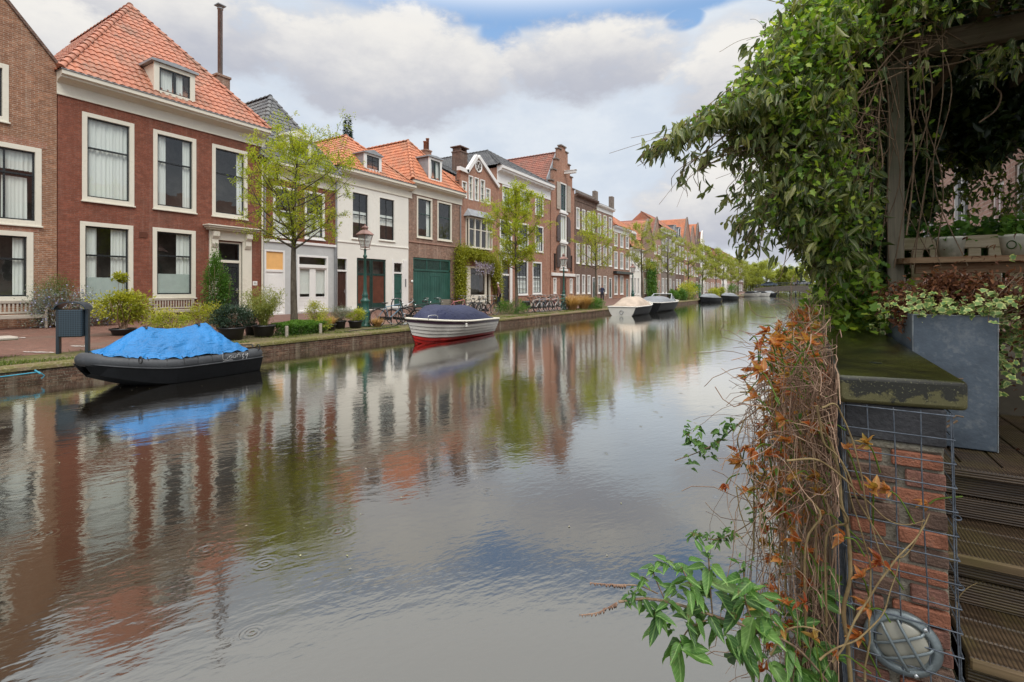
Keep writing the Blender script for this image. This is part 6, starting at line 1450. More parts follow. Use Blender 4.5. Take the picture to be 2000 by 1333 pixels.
m = MB(); m.tube(curve_pts([(.42, -1.85, .80), (.42, -1.83, .92), (.50, -1.5, .92), (.52, -1.48, .78)], 4), .014, 6); m.build('handrail', 'chrome', t)
m = MB(); m.bbox((.86, -.35, .47), (.90, -.25, .60), .01); m.build('fender_bracket', 'gel_white', t)
m = MB()
for k in range(7): stroke(m, [(.80 + k * .012, -1.35 + k * .10, .44), (.805 + k * .012, -1.35 + k * .10, .50), (.81 + k * .012, -1.30 + k * .10, .45)], .004)
m.build('lettering', 'lettering_grey', t)
m = MB(); m.bbox((-.12, 2.42, .15), (.12, 2.6, .5), .03); m.bbox((-.03, 2.5, -.2), (.03, 2.62, .5), .01); m.tube([(0, 2.4, .62), (.0, 2.45, .95), (.02, 2.3, 1.0)], .02, 6); m.build('rudder', 'gel_purple', t)
m = MB(); m.tube(curve_pts([(-11.0, 11.75, .46), (-11.6, 11.6, .22), (-12.5, 11.3, .12), (-13.2, 11.1, .03)], 5), .012, 5); tag(m.build('mooring_rope', 'rubber'), 'dark mooring rope from the launch bow to the quay', 'rope')
# white transom boat with beige cover
t = thing('cabin_boat', 'white boat with a broad flat stern and beige cover', 'boat', (-10.7, 35.0, -.35), radians(180 - 1))
vs = hull('hull', t, 6.0, 2.1, .85, .62, .60, lambda j, R_: 2, 4, drop=.15, stern=.92, bw=.22, mats=('gel_white', 'gel_red', 'gel_black', 'gel_white'))
cover(t, .3, .93, vs, 6, .62, 'canvas_beige', front=.35, back=.30, top=.9)
m = MB(); m.torus((0, 3.02, .25), .12, .02, 'y', 14, 5); m.build('stern_ring', 'chrome', t)
t = thing('sloop', 'black hulled sloop with a grey tinted windscreen behind the white boat', 'boat', (-10.6, 42.0, -.35), radians(179))
vs = hull('hull', t, 8.0, 2.4, .85, .75, .75, lambda j, R_: 0, 4, drop=.15, stern=.85, bw=.3, mats=('gel_black', 'gel_black', 'gel_black', 'gel_white'))
cover(t, .5, .97, vs, 8, .45, 'canvas_grey', front=.3, back=.3)
m = MB(); q = [(-.95, -.9, .75), (.95, -.9, .75), (.75, -.2, 1.4), (-.75, -.2, 1.4), (-.95, 1.0, .75), (.95, 1.0, .75)]; m.add(q, [(0, 1, 2, 3), (1, 5, 2), (0, 3, 4)]); w_ = m.build('windscreen', 'glass_far', t)
m = MB()
for a, b in ((0, 1), (1, 2), (2, 3), (3, 0), (2, 5), (3, 4)): m.tube([q[a], q[b]], .03, 5)
m.build('windscreen_frame', 'chrome', w_)
for (px, Z, lb) in ((1382, 66, 'small dark boat with rounded grey cover, nearer of the pair'), (1421, 80, 'small dark boat with grey cover, farther of the pair')):
    v = W(px, 580, Z); t = thing('small_boat', lb, 'boat', (v.x, v.y + 1, -.35), radians(-20), 'small covered boats by the far quay'); vs = hull('hull', t, 4.6, 1.9, .75, .6, .55, lambda j, R_: 0, 3, drop=.15, bw=.3, mats=('gel_black', 'gel_black', 'gel_black', 'gel_black')); cover(t, .06, .95, vs, 4.6, .55, 'canvas_grey', front=.3, back=.3)
for i, (px, Z, mt, lb) in enumerate(((1468, 112, 'gel_white', 'white boat moored near the bridge, leftmost'), (1478, 120, 'gel_black', 'dark boat moored near the bridge between two white ones'), (1487, 118, 'gel_white', 'white boat moored near the bridge next to the dark raised one'), (1502, 122, 'gel_black', 'dark boat with raised bow closest to the bridge arch'))):
    v = W(px, 580, Z); t = thing('small_boat', lb, 'boat', (v.x, v.y, -.35), radians(70 + 15 * i), 'boats moored near the bridge'); vs = hull('hull', t, 4.2, 1.7, 1.0, .7, .7, lambda j, R_: 0, 3, drop=.15, bw=.3, mats=(mt,) * 4); cover(t, .2, .9, vs, 4, .6, 'canvas_grey' if i % 2 else 'gel_black', front=.3, back=.3)

ng = np.random.default_rng(44); n = 420; yy = 1.8 + 40 * ng.random(n) ** 1.6; xx = -12.4 + ng.random(n) * 12.2; nr = ng.random(n) < .55; xx[nr] = -12.62 + ng.random(nr.sum()) ** 2 * 2.2
tag(leaves('floating_petals', np.stack([xx, yy, np.full(n, -.346)], 1), np.stack([ng.normal(size=n), ng.normal(size=n), np.zeros(n)], 1), ng.uniform(.008, .028, n), ng.uniform(.006, .018, n), 'petal_pale', 'dia', ng, up=np.tile([0, 0, 1.0], (n, 1))), 'tiny pale petals and bits floating on the canal', 'petals', kind='stuff')
# ------------------------------------------------------------------ bridge
plain('bridge_stone', (.14, .12, .10), .85, var=.3, dirt=(.22, .20, .17, .5), obj=False)
t = thing('bridge', 'low dark arched bridge across the far end of the canal', 'bridge', (0, 0, 0)); By = 158; x0, x1 = -13.6, 8
cx_, hw, rise = -5.2, 5.0, 1.3
q = [(x0, -.6), (cx_ - hw, -.6)] + [(cx_ - hw * cos(pi * k / 20), -.36 + rise * sin(pi * k / 20)) for k in range(21)] + [(cx_ + hw, -.6), (x1, -.6), (x1, 1.5)] + [(x1 + (x0 - x1) * k / 12, 1.55 + .55 * sin(pi * k / 12)) for k in range(1, 12)] + [(x0, 1.4)]
# split the side into strips so that no face is concave
m = MB(); xs = sorted(set([x0, x1] + [cx_ - hw * cos(pi * k / 24) for k in range(25)] + list(np.linspace(x0, x1, 14))))
top = lambda x: 1.7 + .75 * sin(pi * (x - x0) / (x1 - x0)); und = lambda x: -.36 + rise * sqrt(max(0, 1 - ((x - cx_) / hw) ** 2)) if abs(x - cx_) < hw else -.6
for a, b in zip(xs, xs[1:]):
    m.add([(a, By, und(a + 1e-4)), (b, By, und(b - 1e-4)), (b, By, top(b)), (a, By, top(a)), (a, By + 6, und(a + 1e-4)), (b, By + 6, und(b - 1e-4)), (b, By + 6, top(b)), (a, By + 6, top(a))], [(0, 1, 2, 3), (7, 6, 5, 4), (3, 2, 6, 7), (4, 5, 1, 0)])
m.build('arch', 'bridge_stone', t)
m = MB()
for yy in (By + .1, By + 5.9):
    for k in range(22): x = x0 + (x1 - x0) * k / 21; m.tube([(x, yy, top(x)), (x, yy, top(x) + .95)], .04, 4)
    for dz_ in (.5, .95): m.tube([(x, yy, top(x) + dz_) for x in np.linspace(x0, x1, 20)], .035, 4)
m.build('railing', 'paint_black', t)
m = MB(); m.lathe([(0, -.6), (.16, -.6), (.16, 1.0), (0, 1.05)], (.0, 0, 0), 10); o = m.build('mooring_post', 'paint_black'); o.location = (-2.9, 146, 0); tag(o, 'dark mooring pile standing before the bridge arch', 'post')
# parked cars on the bridge
plain('car_blue', (.10, .14, .20), .25, .2, coat=.6); plain('car_grey', (.25, .26, .28), .25, .2, coat=.6); plain('car_glass', (.02, .025, .03), .08)
def car(x, y, z, col, lb):
    t = thing('parked_car', lb, 'car', (x, y, z), 0, 'cars crossing the bridge'); m = MB(); pr = [(-2.1, .35), (-2.1, .8), (-1.5, .95), (-.8, 1.4), (.7, 1.42), (1.4, .98), (2.05, .85), (2.1, .4)]
    m.prism([(a, -.85, b) for a, b in pr], (0, 1.7, 0)); m.build('body', col, t)
    m = MB(); m.prism([(-1.4, -.87, .98), (-.8, -.87, 1.34), (.65, -.87, 1.36), (1.25, -.87, .98)], (0, 1.74, 0)); m.build('window', 'car_glass', t)
    for wx in (-1.3, 1.3):
        for wy in (-.86, .86): m = MB(); m.lathe([(0, -.09), (.33, -.09), (.33, .09), (0, .09)], (wx, wy, .33), 14, axis='y'); m.build('wheel', 'rubber', t)
    return t
car(-9.8, By + 2, 2.1, 'car_blue', 'dark blue car on the left part of the bridge'); car(-1.8, By + 2, 2.4, 'car_grey', 'grey car on the crown of the bridge')

# ------------------------------------------------------------------ people
plain('skin', (.50, .30, .22), .55, var=.1); plain('hair_grey', (.45, .42, .38), .8); plain('hair_dark', (.05, .035, .025), .7)
plain('coat_brown', (.12, .055, .045), .8, var=.2); plain('trousers_dark', (.025, .03, .04), .85); plain('coat_navy', (.03, .04, .09), .8); plain('shirt_blue', (.25, .33, .5), .8); plain('coat_yellow', (.75, .60, .05), .7); plain('coat_red', (.4, .05, .04), .7); plain('shoe', (.02, .018, .016), .5)
def person(x, y, rz, hgt, coat, legs, hair, label, stride=.22, z=None, detail=True, bag=None, lean=.03):
    z = zstreet(x) if z is None else z; t = thing('person', label, 'person', (x, y, z), rz, None); k = hgt / 1.75; t.scale = (k, k, k)
    # walking toward +x locally
    J = {'pel': (0, 0, .95), 'wst': (.01, 0, 1.10), 'chs': (.03, 0, 1.33), 'nck': (.04 + lean, 0, 1.48), 'hd0': (.06 + lean, 0, 1.56), 'hd1': (.075 + lean, 0, 1.64), 'hd2': (.06 + lean, 0, 1.71)}
    s = stride; joints = [J[n] for n in ('pel', 'wst', 'chs', 'nck', 'hd0', 'hd1', 'hd2')]; E_ = [(i, i + 1) for i in range(6)]; R_ = [.13, .115, .14, .055, .07, .095, .06]
    def add(par, pts, rs):
        i0 = par
        for p, r in zip(pts, rs): joints.append(p); R_.append(r); E_.append((i0, len(joints) - 1)); i0 = len(joints) - 1
        return i0
    add(0, [(0, .09, .90), (.10 * s / .22 + .03, .10, .50), (s, .10, .09), (s + .14, .11, .04)], [.095, .06, .042, .035])
    add(0, [(0, -.09, .90), (.02, -.10, .49), (-s, -.10, .12), (-s + .12, -.11, .05)], [.095, .06, .042, .035])
    L_ = [[(.03, .17, 1.40), (-.04, .22, 1.14), (.05 - s * .5, .23, .92), (.08 - s * .5, .225, .84)], [(.03, -.17, 1.40), (.0, -.22, 1.14), (.10 + s * .5, -.22, .95), (.14 + s * .5, -.215, .88)]]
    ends = [add(2, l, [.06, .045, .033, .03]) for l in L_]
    for e, sg in zip(ends, (1, -1)):
        b = Vector(joints[e])
        for f in range(4): add(e, [b + Vector((.012 - .015 * f + .02, 0, -.04)), b + Vector((.015 - .015 * f + .03, 0, -.08 - .006 * (f in (1, 2))))], [.011, .008])
        add(e, [b + Vector((.035, -.01 * sg, -.025)), b + Vector((.05, -.015 * sg, -.05))], [.012, .009])
    body = skin('body', joints, E_, R_, 'skin', t, 1)
    # facial features
    m = MB(); hx, hz_ = J['hd1'][0], J['hd1'][2]; m.add([(hx + .088, -.012, hz_ - .005), (hx + .088, .012, hz_ - .005), (hx + .118, 0, hz_ - .03), (hx + .085, 0, hz_ + .02)], [(0, 1, 2), (0, 2, 3), (1, 3, 2)])
    for sg in (-1, 1): m.lathe([(0, -.008), (.02, 0), (.016, .02), (0, .022)], (hx, sg * .088, hz_ - .01), 8, axis='y')
    m.build('face', 'skin', t)
    m = MB(); nr = 9; vs = []
    for i in range(nr):
        for j in range(12):
            a, b = pi * i / (nr - 1) * .62, 2 * pi * j / 12; rr = .108; vs.append((hx - .012 + rr * sin(a) * cos(b) * (.85 if cos(b) > 0 else 1.0), rr * sin(a) * sin(b) * .92, hz_ + .012 + rr * cos(a) * (1.0) - (0 if cos(b) > .2 else .0)))
    m.add(vs, [(i * 12 + j, (i + 1) * 12 + j, (i + 1) * 12 + (j + 1) % 12, i * 12 + (j + 1) % 12) for i in range(nr - 1) for j in range(12) if not (i > 4 and (j < 3 or j > 9))], 0, True); m.build('hair', hair, t)
    jt = [(0, 0, .84), (.01, 0, 1.0), (.01, 0, 1.12), (.03, 0, 1.33), (.045 + lean, 0, 1.47)]; je = [(i, i + 1) for i in range(4)]; jr = [.17, .16, .145, .165, .075]
    for l in L_:
        i0 = 3
        for p, r in zip(l[:3], [.08, .062, .05]): jt.append(p); jr.append(r); je.append((i0, len(jt) - 1)); i0 = len(jt) - 1
    skin('jacket', jt, je, jr, coat, t, 1)
    tj = [(0, 0, .93), (0, .09, .86), (.10 * s / .22 + .03, .10, .50), (s, .10, .10), (0, -.09, .86), (.02, -.10, .49), (-s, -.10, .14)]; skin('trousers', tj, [(0, 1), (1, 2), (2, 3), (0, 4), (4, 5), (5, 6)], [.14, .105, .078, .06, .105, .078, .06], legs, t, 1)
    for p in ((s + .03, .10), (-s + .02, -.10)): m = MB(); m.bbox((p[0] - .08, p[1] - .045, .0), (p[0] + .18, p[1] + .045, .085), .03); m.build('shoe', 'shoe', t)
    if bag: m = MB(); m.bbox((-.1, .24, .55), (.2, .32, .85), .03); m.tube([(-.05, .28, .85), (.05, .27, 1.0), (.15, .28, .85)], .008, 5); m.build('bag', bag, t)
    return t
p = PG(975, 600, .12); X_ = -18.6; person(X_, Yx(975, X_), radians(205), 1.80, 'coat_brown', 'trousers_dark', 'hair_grey', 'grey haired man in a brown jacket and dark trousers walking past the wisteria', stride=.12)
X_ = -18.8; person(X_, Yx(1176, X_), radians(-60), 1.78, 'coat_navy', 'trousers_dark', 'hair_dark', 'person in a dark blue coat walking before the brick houses', stride=.2, bag='paint_cream')
X_ = -16.5; person(X_, Yx(1325, X_), radians(90), 1.8, 'coat_yellow', 'trousers_dark', 'hair_dark', 'person in a yellow jacket by the quay past the black boat', stride=.1)
person(-16.0, Yx(1321, -16.0), radians(90), 1.75, 'coat_brown', 'trousers_dark', 'hair_dark', 'person in a dark jacket standing beside the yellow jacket', stride=.05)
person(-15.3, Yx(1401, -15.3), radians(-90), 1.8, 'coat_red', 'trousers_dark', 'hair_dark', 'person in a red top among the planting on the far quay', stride=.1)
person(-2.7, By + .7, radians(180), 1.8, 'coat_navy', 'trousers_dark', 'hair_dark', 'person in dark clothes crossing the bridge', stride=.2, z=2.45)
# ------------------------------------------------------------------ near side: garden wall end, steps, planter, terrace
def stonemat():
    m, nt, o = newmat('coping_wet'); P = wpos(nt); x, y, z = sep(nt, P); g = nt.nodes.new('ShaderNodeNewGeometry'); nx, ny, nz = sep(nt, N(nt, g.outputs['Normal']))
    n1 = tnoise(nt, P, 3.2, 6, .65); n2 = tnoise(nt, P, 26, 5, .65); n3 = tnoise(nt, P, 150, 3, .6); n4 = tnoise(nt, P, 420, 2)
    top = mixc(nt, (n1 * .7 + n3 * .3).smooth(.38, .62), (.010, .010, .006), (.040, .042, .010)); top = mixc(nt, n4.smooth(.66, .74) * .5, top, (.22, .23, .16))
    face = mixc(nt, (n2 * .75 + n1 * .5 - (z - 1.10) * 3.6 - .15).smooth(.46, .54), (.012, .012, .008), (.105, .096, .04)); face = mixc(nt, n3.smooth(.6, .7) * .45, face, (.30, .29, .16))
    c = mixc(nt, nz.smooth(.5, .8), face, top); r = nz.smooth(.5, .8) * -.48 + .62 + (n2 - .5) * .25
    principled(nt, o, c, r.max(.08), 0, n2 * .3 + n3 * .5 + n4 * .2, .35, .004, .4)
stonemat()
plain('coping_dry', (.20, .165, .12), .8, var=.3, dirt=(.12, .12, .05, .6), bump=.4, obj=False)
plain('near_brick_orange', (.36, .14, .08), .85, var=.35, vs=9, dirt=(.24, .15, .11, .7), bump=.7, bs=110, obj=False); plain('near_brick_brown', (.165, .10, .072), .85, var=.35, vs=9, dirt=(.30, .24, .17, .35), bump=.7, bs=110, obj=False)
plain('near_brick_red', (.27, .125, .09), .85, var=.4, vs=9, dirt=(.22, .19, .09, .7), bump=.7, bs=110, obj=False)
plain('near_mortar', (.30, .27, .21), .9, var=.4, vs=8, dirt=(.16, .15, .08, .5), bump=.8, bs=90, obj=False); plain('slate_band', (.035, .035, .04), .6, var=.4, vs=8, dirt=(.09, .09, .09, .5), bump=.5, obj=False)
plain('galvanised', (.11, .13, .16), .5, .5, var=.4, vs=30, dirt=(.22, .20, .17, .6), obj=False); plain('cast_grey', (.165, .195, .205), .42, .35, var=.15, vs=14, dirt=(.33, .35, .33, .5), bump=.2, obj=False)
plain('planter_grey', (.105, .135, .17), .5, var=.28, vs=5, dirt=(.23, .25, .26, .8), bump=.25, obj=False); plain('planter_edge', (.34, .37, .38), .6, var=.35, vs=30, obj=False)
WX0, WX1, WY = .085, .44, 2.09
t = thing('garden_wall', 'brick garden wall end with a thick wet mossy coping stone beside the water', 'wall', (0, 0, 0))
def cope(y0, y1, z0, z1, mat, nm, skew=0, r=.014):
    b = MB(); N_ = 5; ring_ = []
    for (cx, cz, a0) in ((WX1 - r, z1 - r, 0), (WX0 + r, z1 - r, pi / 2), (WX0 + r, z0 + r, pi), (WX1 - r, z0 + r, 1.5 * pi)):
        for k in range(N_): a = a0 + pi / 2 * k / (N_ - 1); ring_.append((cx + r * cos(a), cz + r * sin(a)))
    n = len(ring_); secs = [(y0, -r), (y0 + r * .3, -r * .3), (y0 + r, 0), (y1, 0)]; cx, cz = (WX0 + WX1) / 2, (z0 + z1) / 2; vs = []
    for (yy, ins) in secs:
        for (x, z) in ring_: vs.append((x + (ins if x > cx else -ins), yy + (skew * (x - WX0) if yy < y0 + .1 else 0), z + (ins if z > cz else -ins)))
    b.add(vs, [(i * n + k, i * n + (k + 1) % n, (i + 1) * n + (k + 1) % n, (i + 1) * n + k) for i in range(3) for k in range(n)], 0, True); b.add(vs[:n], [tuple(range(n))[::-1]]); b.add(vs[-n:], [tuple(range(n))])
    return b.build(nm, mat, t)
cope(WY - .035, 4.5, 1.055, 1.15, 'coping_wet', 'coping_stone', .16); cope(4.515, 7.6, 1.05, 1.155, 'coping_dry', 'coping_stone')
m = MB()   # leaf litter marks: small hole in the stone
m.lathe([(0, 1.1512), (.022, 1.1512)], (.232, 2.47, 0), 14); m.build('drill_hole', 'paint_black', t)
lean = lambda p: (p[0] + (1.05 - p[2]) * .030, p[1], p[2])
m = MB(); m.box((.116, WY + .036, -1.2), (.376, 7.5, 1.054)); m.v = [lean(v) for v in m.v]; m.build('core', 'near_mortar', t)
rg = random.Random(11)
m = MB(); zc = .90; i = 0
while zc > -.9:
    h_ = .055 if i % 2 else .05
    split = .245 + rg.uniform(-.012, .012) + (.02 if i % 2 else -.02)
    for (a, b) in ((.112, split - .008), (split + .009, .380)):
        mi = (0 if i % 2 == 0 else 1) if rg.random() < .85 else 2; dy = rg.uniform(-.010, .010); b_ = MB(); b_.bbox((a + rg.uniform(0, .006), WY + .02 + dy, zc - h_), (b - rg.uniform(0, .010), WY + .12, zc), .004)
        ra = rg.uniform(-.012, .012); cx_ = (a + b) / 2
        vs = [((v[0] - cx_) * cos(ra) - (v[2] - zc) * sin(ra) + cx_, v[1] + noise.noise(Vector(v) * 40) * .003, (v[0] - cx_) * sin(ra) + (v[2] - zc) * cos(ra) + zc) for v in b_.v]
        m.add([lean(v) for v in vs], b_.f, mi)
    zc -= h_ + .0115; i += 1
m.build('bricks', ['near_brick_orange', 'near_brick_brown', 'near_brick_red'], t)
m = MB(); m.bbox((.11, WY + .015, .93), (.385, WY + .12, 1.053), .004); m.build('slate_band', 'slate_band', t)
m = MB(); m.bbox((.111, WY + .022, .903), (.38, WY + .12, .93), .008); m.v = [(v[0], v[1] + noise.noise(Vector(v) * 50) * .006, v[2] + noise.noise(Vector(v) * 30) * .008) for v in m.v]; m.build('mortar_bed', 'near_mortar', t)
# welded wire mesh cage round the wall end
t = thing('wire_mesh', 'grey welded wire mesh cage wrapped round the end of the brick garden wall', 'wire mesh', (0, 0, 0)); m = MB(); R_ = .0023
fy = WY - .012; xa, xb = .098, .386; xs = [xa + (xb - xa) * k / 4 for k in range(5)]
for x in xs + [xb + .007, xa + .006]:
    p = [lean((x + .006 * noise.noise(Vector((x * 30, k * .6, 0))), fy + .003 * noise.noise(Vector((x * 20, k * .5, 3))) + (.010 if x > xb else 0), 1.052 - k * .2)) for k in range(11)]; m.tube(p, R_, 6)
k = 0
while 1.045 - k * .0765 > -.95:
    z = 1.045 - k * .0765; m.tube([lean((xa, fy - .004, z + .002)), lean(((xa + xb) / 2, fy - .0045, z + .004 * noise.noise(Vector((k, 1, 1))))), lean((xb + .012, fy - .004, z - .002))], R_, 6); m.tube([lean((xa, fy, z)), lean((xa - .004, fy + .6, z)), lean((xa - .004, fy + 1.6, z))], R_, 5); m.tube([lean((xb + .01, fy, z)), lean((xb + .012, fy + .5, z))], R_, 5); k += 1
for j in range(1, 14): m.tube([lean((xa - .004, fy + j * .08, 1.05)), lean((xa - .004, fy + j * .08, -.9))], R_, 5)
m.build('wires', 'galvanised', t)
for (x, z) in ((xb + .008, .72), (xb + .008, .50), (xb + .008, .15), (xa, .83), (xa, .56), (xa, .36)): m = MB(); p = lean((x, fy, z)); m.torus(p, .011, .0022, 'z', 14, 5); m.v = [(v[0], v[1], v[2] + (v[1] - p[1]) * .35) for v in m.v]; m.build('clip', 'galvanised', t)
# bulkhead light
def frost():
    m, nt, o = newmat('lamp_dome'); principled(nt, o, (.30, .29, .24), .25, 0)
frost()
t = thing('bulkhead_light', 'round grey cast bulkhead light with crossed guard bars on the brick wall end', 'wall light', (.268, WY + .0, .262)); t.scale = (.93, .62, .95); t.rotation_euler = (0, radians(-28), radians(0))
m = MB(); m.lathe([(0, .02), (.112, .02), (.114, -.004), (.108, -.018), (.094, -.026), (.088, -.026), (.084, -.018), (.080, -.010), (0, -.008)], n=40, axis='y'); m.build('housing', 'cast_grey', t)
m = MB(); m.lathe([(.079, -.010), (.074, -.022), (.055, -.034), (.03, -.040), (0, -.042)], n=32, axis='y'); m.build('lens', 'lamp_dome', t)
m = MB()
for s_ in (-.026, .026):
    L_ = sqrt(.084 ** 2 - s_ ** 2)
    for ax in (0, 1):
        q = [(-L_, -.022), (-L_ * .86, -.042), (-L_ * .4, -.052), (L_ * .4, -.052), (L_ * .86, -.042), (L_, -.022)]; m.tube([((a, b, s_) if ax == 0 else (s_, b - .003, a)) for a, b in q], .0052, 8)
m.build('guard', 'cast_grey', t)
for a in (.4, 2.5, 4.6): m = MB(); m.lathe([(0, -.031), (.006, -.031), (.007, -.024)], (.099 * cos(a), 0, .099 * sin(a)), 8, axis='y'); m.build('screw', 'chrome', t)

# steps and terrace deck
def deckgrooves():
    m, nt, o = newmat('deck_board'); P = wpos(nt); x, y, z = sep(nt, P); g = nt.nodes.new('ShaderNodeNewGeometry'); nx, ny, nz = sep(nt, N(nt, g.outputs['Normal']))
    n1 = tnoise(nt, vscale(nt, P, (3, 40, 40)), 1.0, 4); n2 = tnoise(nt, P, 4.5, 5, .65); n3 = tnoise(nt, P, 60, 3)
    c = mixc(nt, n1.smooth(.3, .7), (.048, .029, .016), (.12, .078, .043)); c = mixc(nt, n2.smooth(.42, .62) * .6, c, (.10, .078, .022)); c = mixc(nt, n3.smooth(.55, .75) * .4, c, (.03, .02, .014))
    up = nz.smooth(.4, .7); gv = (x * 480.0).sin() * up + (z * 560.0).sin() * (up * -1.0 + 1.0)
    c = mixc(nt, gv.smooth(-.2, -.9) * .75, c, (.02, .013, .009))
    principled(nt, o, c, n2 * .5 + .25, 0, gv * .5 + n3 * .3, .6, .004, .5)
deckgrooves(); woodmat('deck_edge', (.11, .075, .04), (.22, .155, .085), 0, moss=(.13, .11, .035))
t = thing('wooden_steps', 'dark wet grooved timber steps going down to the water beside the brick wall end', 'steps', (0, 0, 0)); SX0, SX1 = .47, 2.3
lev = [(.64, 2.97), (.398, 2.59), (.19, 2.25), (-.02, 1.93), (-.23, 1.6)]
for i in range(1, 5):
    (z, yf), (zp, yp) = lev[i], lev[i - 1]
    m = MB(); n = 3
    for k in range(n): a = yf + (yp + .05 - yf) * k / n; b = yf + (yp + .05 - yf) * (k + 1) / n; m.bbox((SX0, a + .002, z - .032), (SX1, b - .004, z), .004)
    tr_ = m.build('tread', 'deck_board', t); m = MB(); m.bbox((SX0, yf - .018, z - .034), (SX1, yf + .0, z + .003), .005); m.build('nosing', 'deck_edge', tr_); m = MB()
    m.bbox((SX0, yp + .03, z + .002), (SX1, yp + .06, z + .10), .004); m.bbox((SX0, yp + .035, z + .105), (SX1, yp + .062, zp - .034), .004); m.build('riser', 'deck_board', t)
m = MB(); m.box((SX0 - .035, 1.5, -1), (SX0 - .002, 2.98, .02)); m.build('stringer', 'wood_post', t)
m = MB()
for k in range(18):
    x = SX0 + k * .145; m.bbox((x, 3.06, .60), (x + .138, 4.38, .636), .004)
m.bbox((SX0, 2.95, .602), (3.0, 3.055, .64), .004)
tag(m.build('terrace_deck', 'deck_board'), kind='structure')
m = MB(); m.bbox((.45, 4.4, -.3), (2.19, 120, .86), .01); m.box((2.0, 3.0, -.3), (6.0, 4.38, .59)); o = m.build('terrace_ground', 'soil'); tag(o, kind='structure')
# planter trough
t = thing('planter', 'tall blue grey trough planter with variegated ivy and rust brown dried leaves', 'planter', (0, 0, 0)); px0, px1, py0, py1, pz0, pz1 = .47, .80, 3.32, 4.30, .642, 1.315
m = MB(); w_ = .012; m.bbox((px0, py0, pz0), (px1, py0 + w_, pz1), .003); m.bbox((px0, py1 - w_, pz0), (px1, py1, pz1), .003); m.bbox((px0, py0 + w_, pz0), (px0 + w_, py1 - w_, pz1), .003); m.bbox((px1 - w_, py0 + w_, pz0), (px1, py1 - w_, pz1), .003); m.build('trough', 'planter_grey', t)
m = MB()
for x in (px0, px1): m.tube([(x, py0 - .0005, pz0 + k * .0673) for k in range(11)], [.0028 + .0018 * noise.noise(Vector((x, k * 3, 1))) for k in range(11)], 5)
m.tube([(px0 + (px1 - px0) * k / 8, py0, pz1) for k in range(9)], .003, 5); m.build('worn_edge', 'planter_edge', t)
m = MB(); m.box((px0 + .012, py0 + .012, pz1 - .08), (px1 - .012, py1 - .012, pz1 - .06)); m.build('soil', 'soil', t)
ng = np.random.default_rng(21)
def ivyleaf(name, P, parent, L=.05, n_up=None, seed=2):
    L *= .78
    r = np.random.default_rng(seed); n = len(P); d = r.normal(size=(n, 3)) * .6 + np.array([-.2, -.5, -.35]); up = r.normal(size=(n, 3)) * .4 + np.array([-.2, -.6, .8])
    return leaves(name, P, d, r.uniform(.7, 1.25, n) * L, r.uniform(.8, 1.1, n) * L * .95, 'leaf_ivy', 'lobed', r, parent, up=up, uv=True)
cl = [(px0 + .05, py0 + .02, pz1 + .05, .05, .05, .05, 46), (px0 + .16, py0 + .03, pz1 + .05, .05, .05, .04, 40), (px0 + .27, py0 + .02, pz1 + .04, .06, .05, .04, 46), (px1 + .02, py0 + .10, pz1 + .06, .07, .08, .05, 70), (px1 + .06, py0 + .25, pz1 - .06, .06, .10, .12, 90), (px1 + .08, py0 + .2, pz1 - .2, .04, .09, .10, 60),
      (px0 + .1, py0 + .35, pz1 + .07, .08, .15, .04, 70), (px0 - .02, py0 + .6, pz1 + .01, .03, .25, .04, 50), (px0 - .03, py0 + .85, pz1 - .06, .03, .12, .08, 40), (px1 - .05, py0 + .5, pz1 + .08, .1, .15, .04, 50), (px1 + .15, py0 + .3, pz1 + .02, .1, .12, .06, 60)]
P = np.concatenate([np.array([a, b, c]) + ng.normal(size=(n, 3)) * np.array([d, e, f]) for a, b, c, d, e, f, n in cl]); ivyleaf('ivy', P, t)
m = MB()
for k in range(40): a = P[ng.integers(0, len(P))]; m.tube(curve_pts([(px0 + .16, py0 + .1, pz1 - .05), (a[0], a[1] + .03, pz1 + .05), tuple(a)], 4), .0018, 4)
m.build('ivy_stems', 'twig', t)
cl = [(px0 + .13, py0 + .15, pz1 + .10, .05, .05, .05, 260), (px0 + .19, py0 + .2, pz1 + .16, .05, .06, .04, 280), (px0 + .24, py0 + .12, pz1 + .09, .04, .06, .05, 200), (px1 + .02, py0 + .25, pz1 + .12, .07, .08, .05, 260), (px0 - .01, py0 + .25, pz1 + .02, .025, .05, .05, 150), (px0 + .05, py0 + .7, pz1 + .08, .08, .15, .05, 240), (px1 + .16, py0 + .2, pz1 + .06, .06, .1, .07, 260), (px1 + .2, py0 + .1, pz1 - .05, .05, .08, .08, 150), (px0 + .1, py0 + .9, pz1 + .07, .1, .1, .05, 160), (px1 + .1, py0 + .5, pz1 - .1, .1, .15, .2, 220)]
P = np.concatenate([np.array([a, b, c]) + ng.normal(size=(n * 2, 3)) * np.array([d, e, f]) for a, b, c, d, e, f, n in cl]); n = len(P)
leaves('dried_leaves', P, ng.normal(size=(n, 3)) + np.array([0, 0, -.5]), ng.uniform(.02, .045, n), ng.uniform(.008, .018, n), 'leaf_rust', 'lance', ng, t)
m = MB()
for k in range(60): a = P[ng.integers(0, n)]; m.tube([(a[0] * .3 + .7 * (px0 + .17), a[1], pz1 - .05), tuple(a)], .0018, 4)
m.build('dry_stems', 'twig', t)
m = MB(); m.tube(curve_pts([(.43, 3.0, .98), (.55, 3.18, 1.0), (.66, 3.28, 1.0)], 4), .004, 5); tag(m.build('twig', 'vine'), 'thin bare twig lying across the front of the grey planter', 'twig')
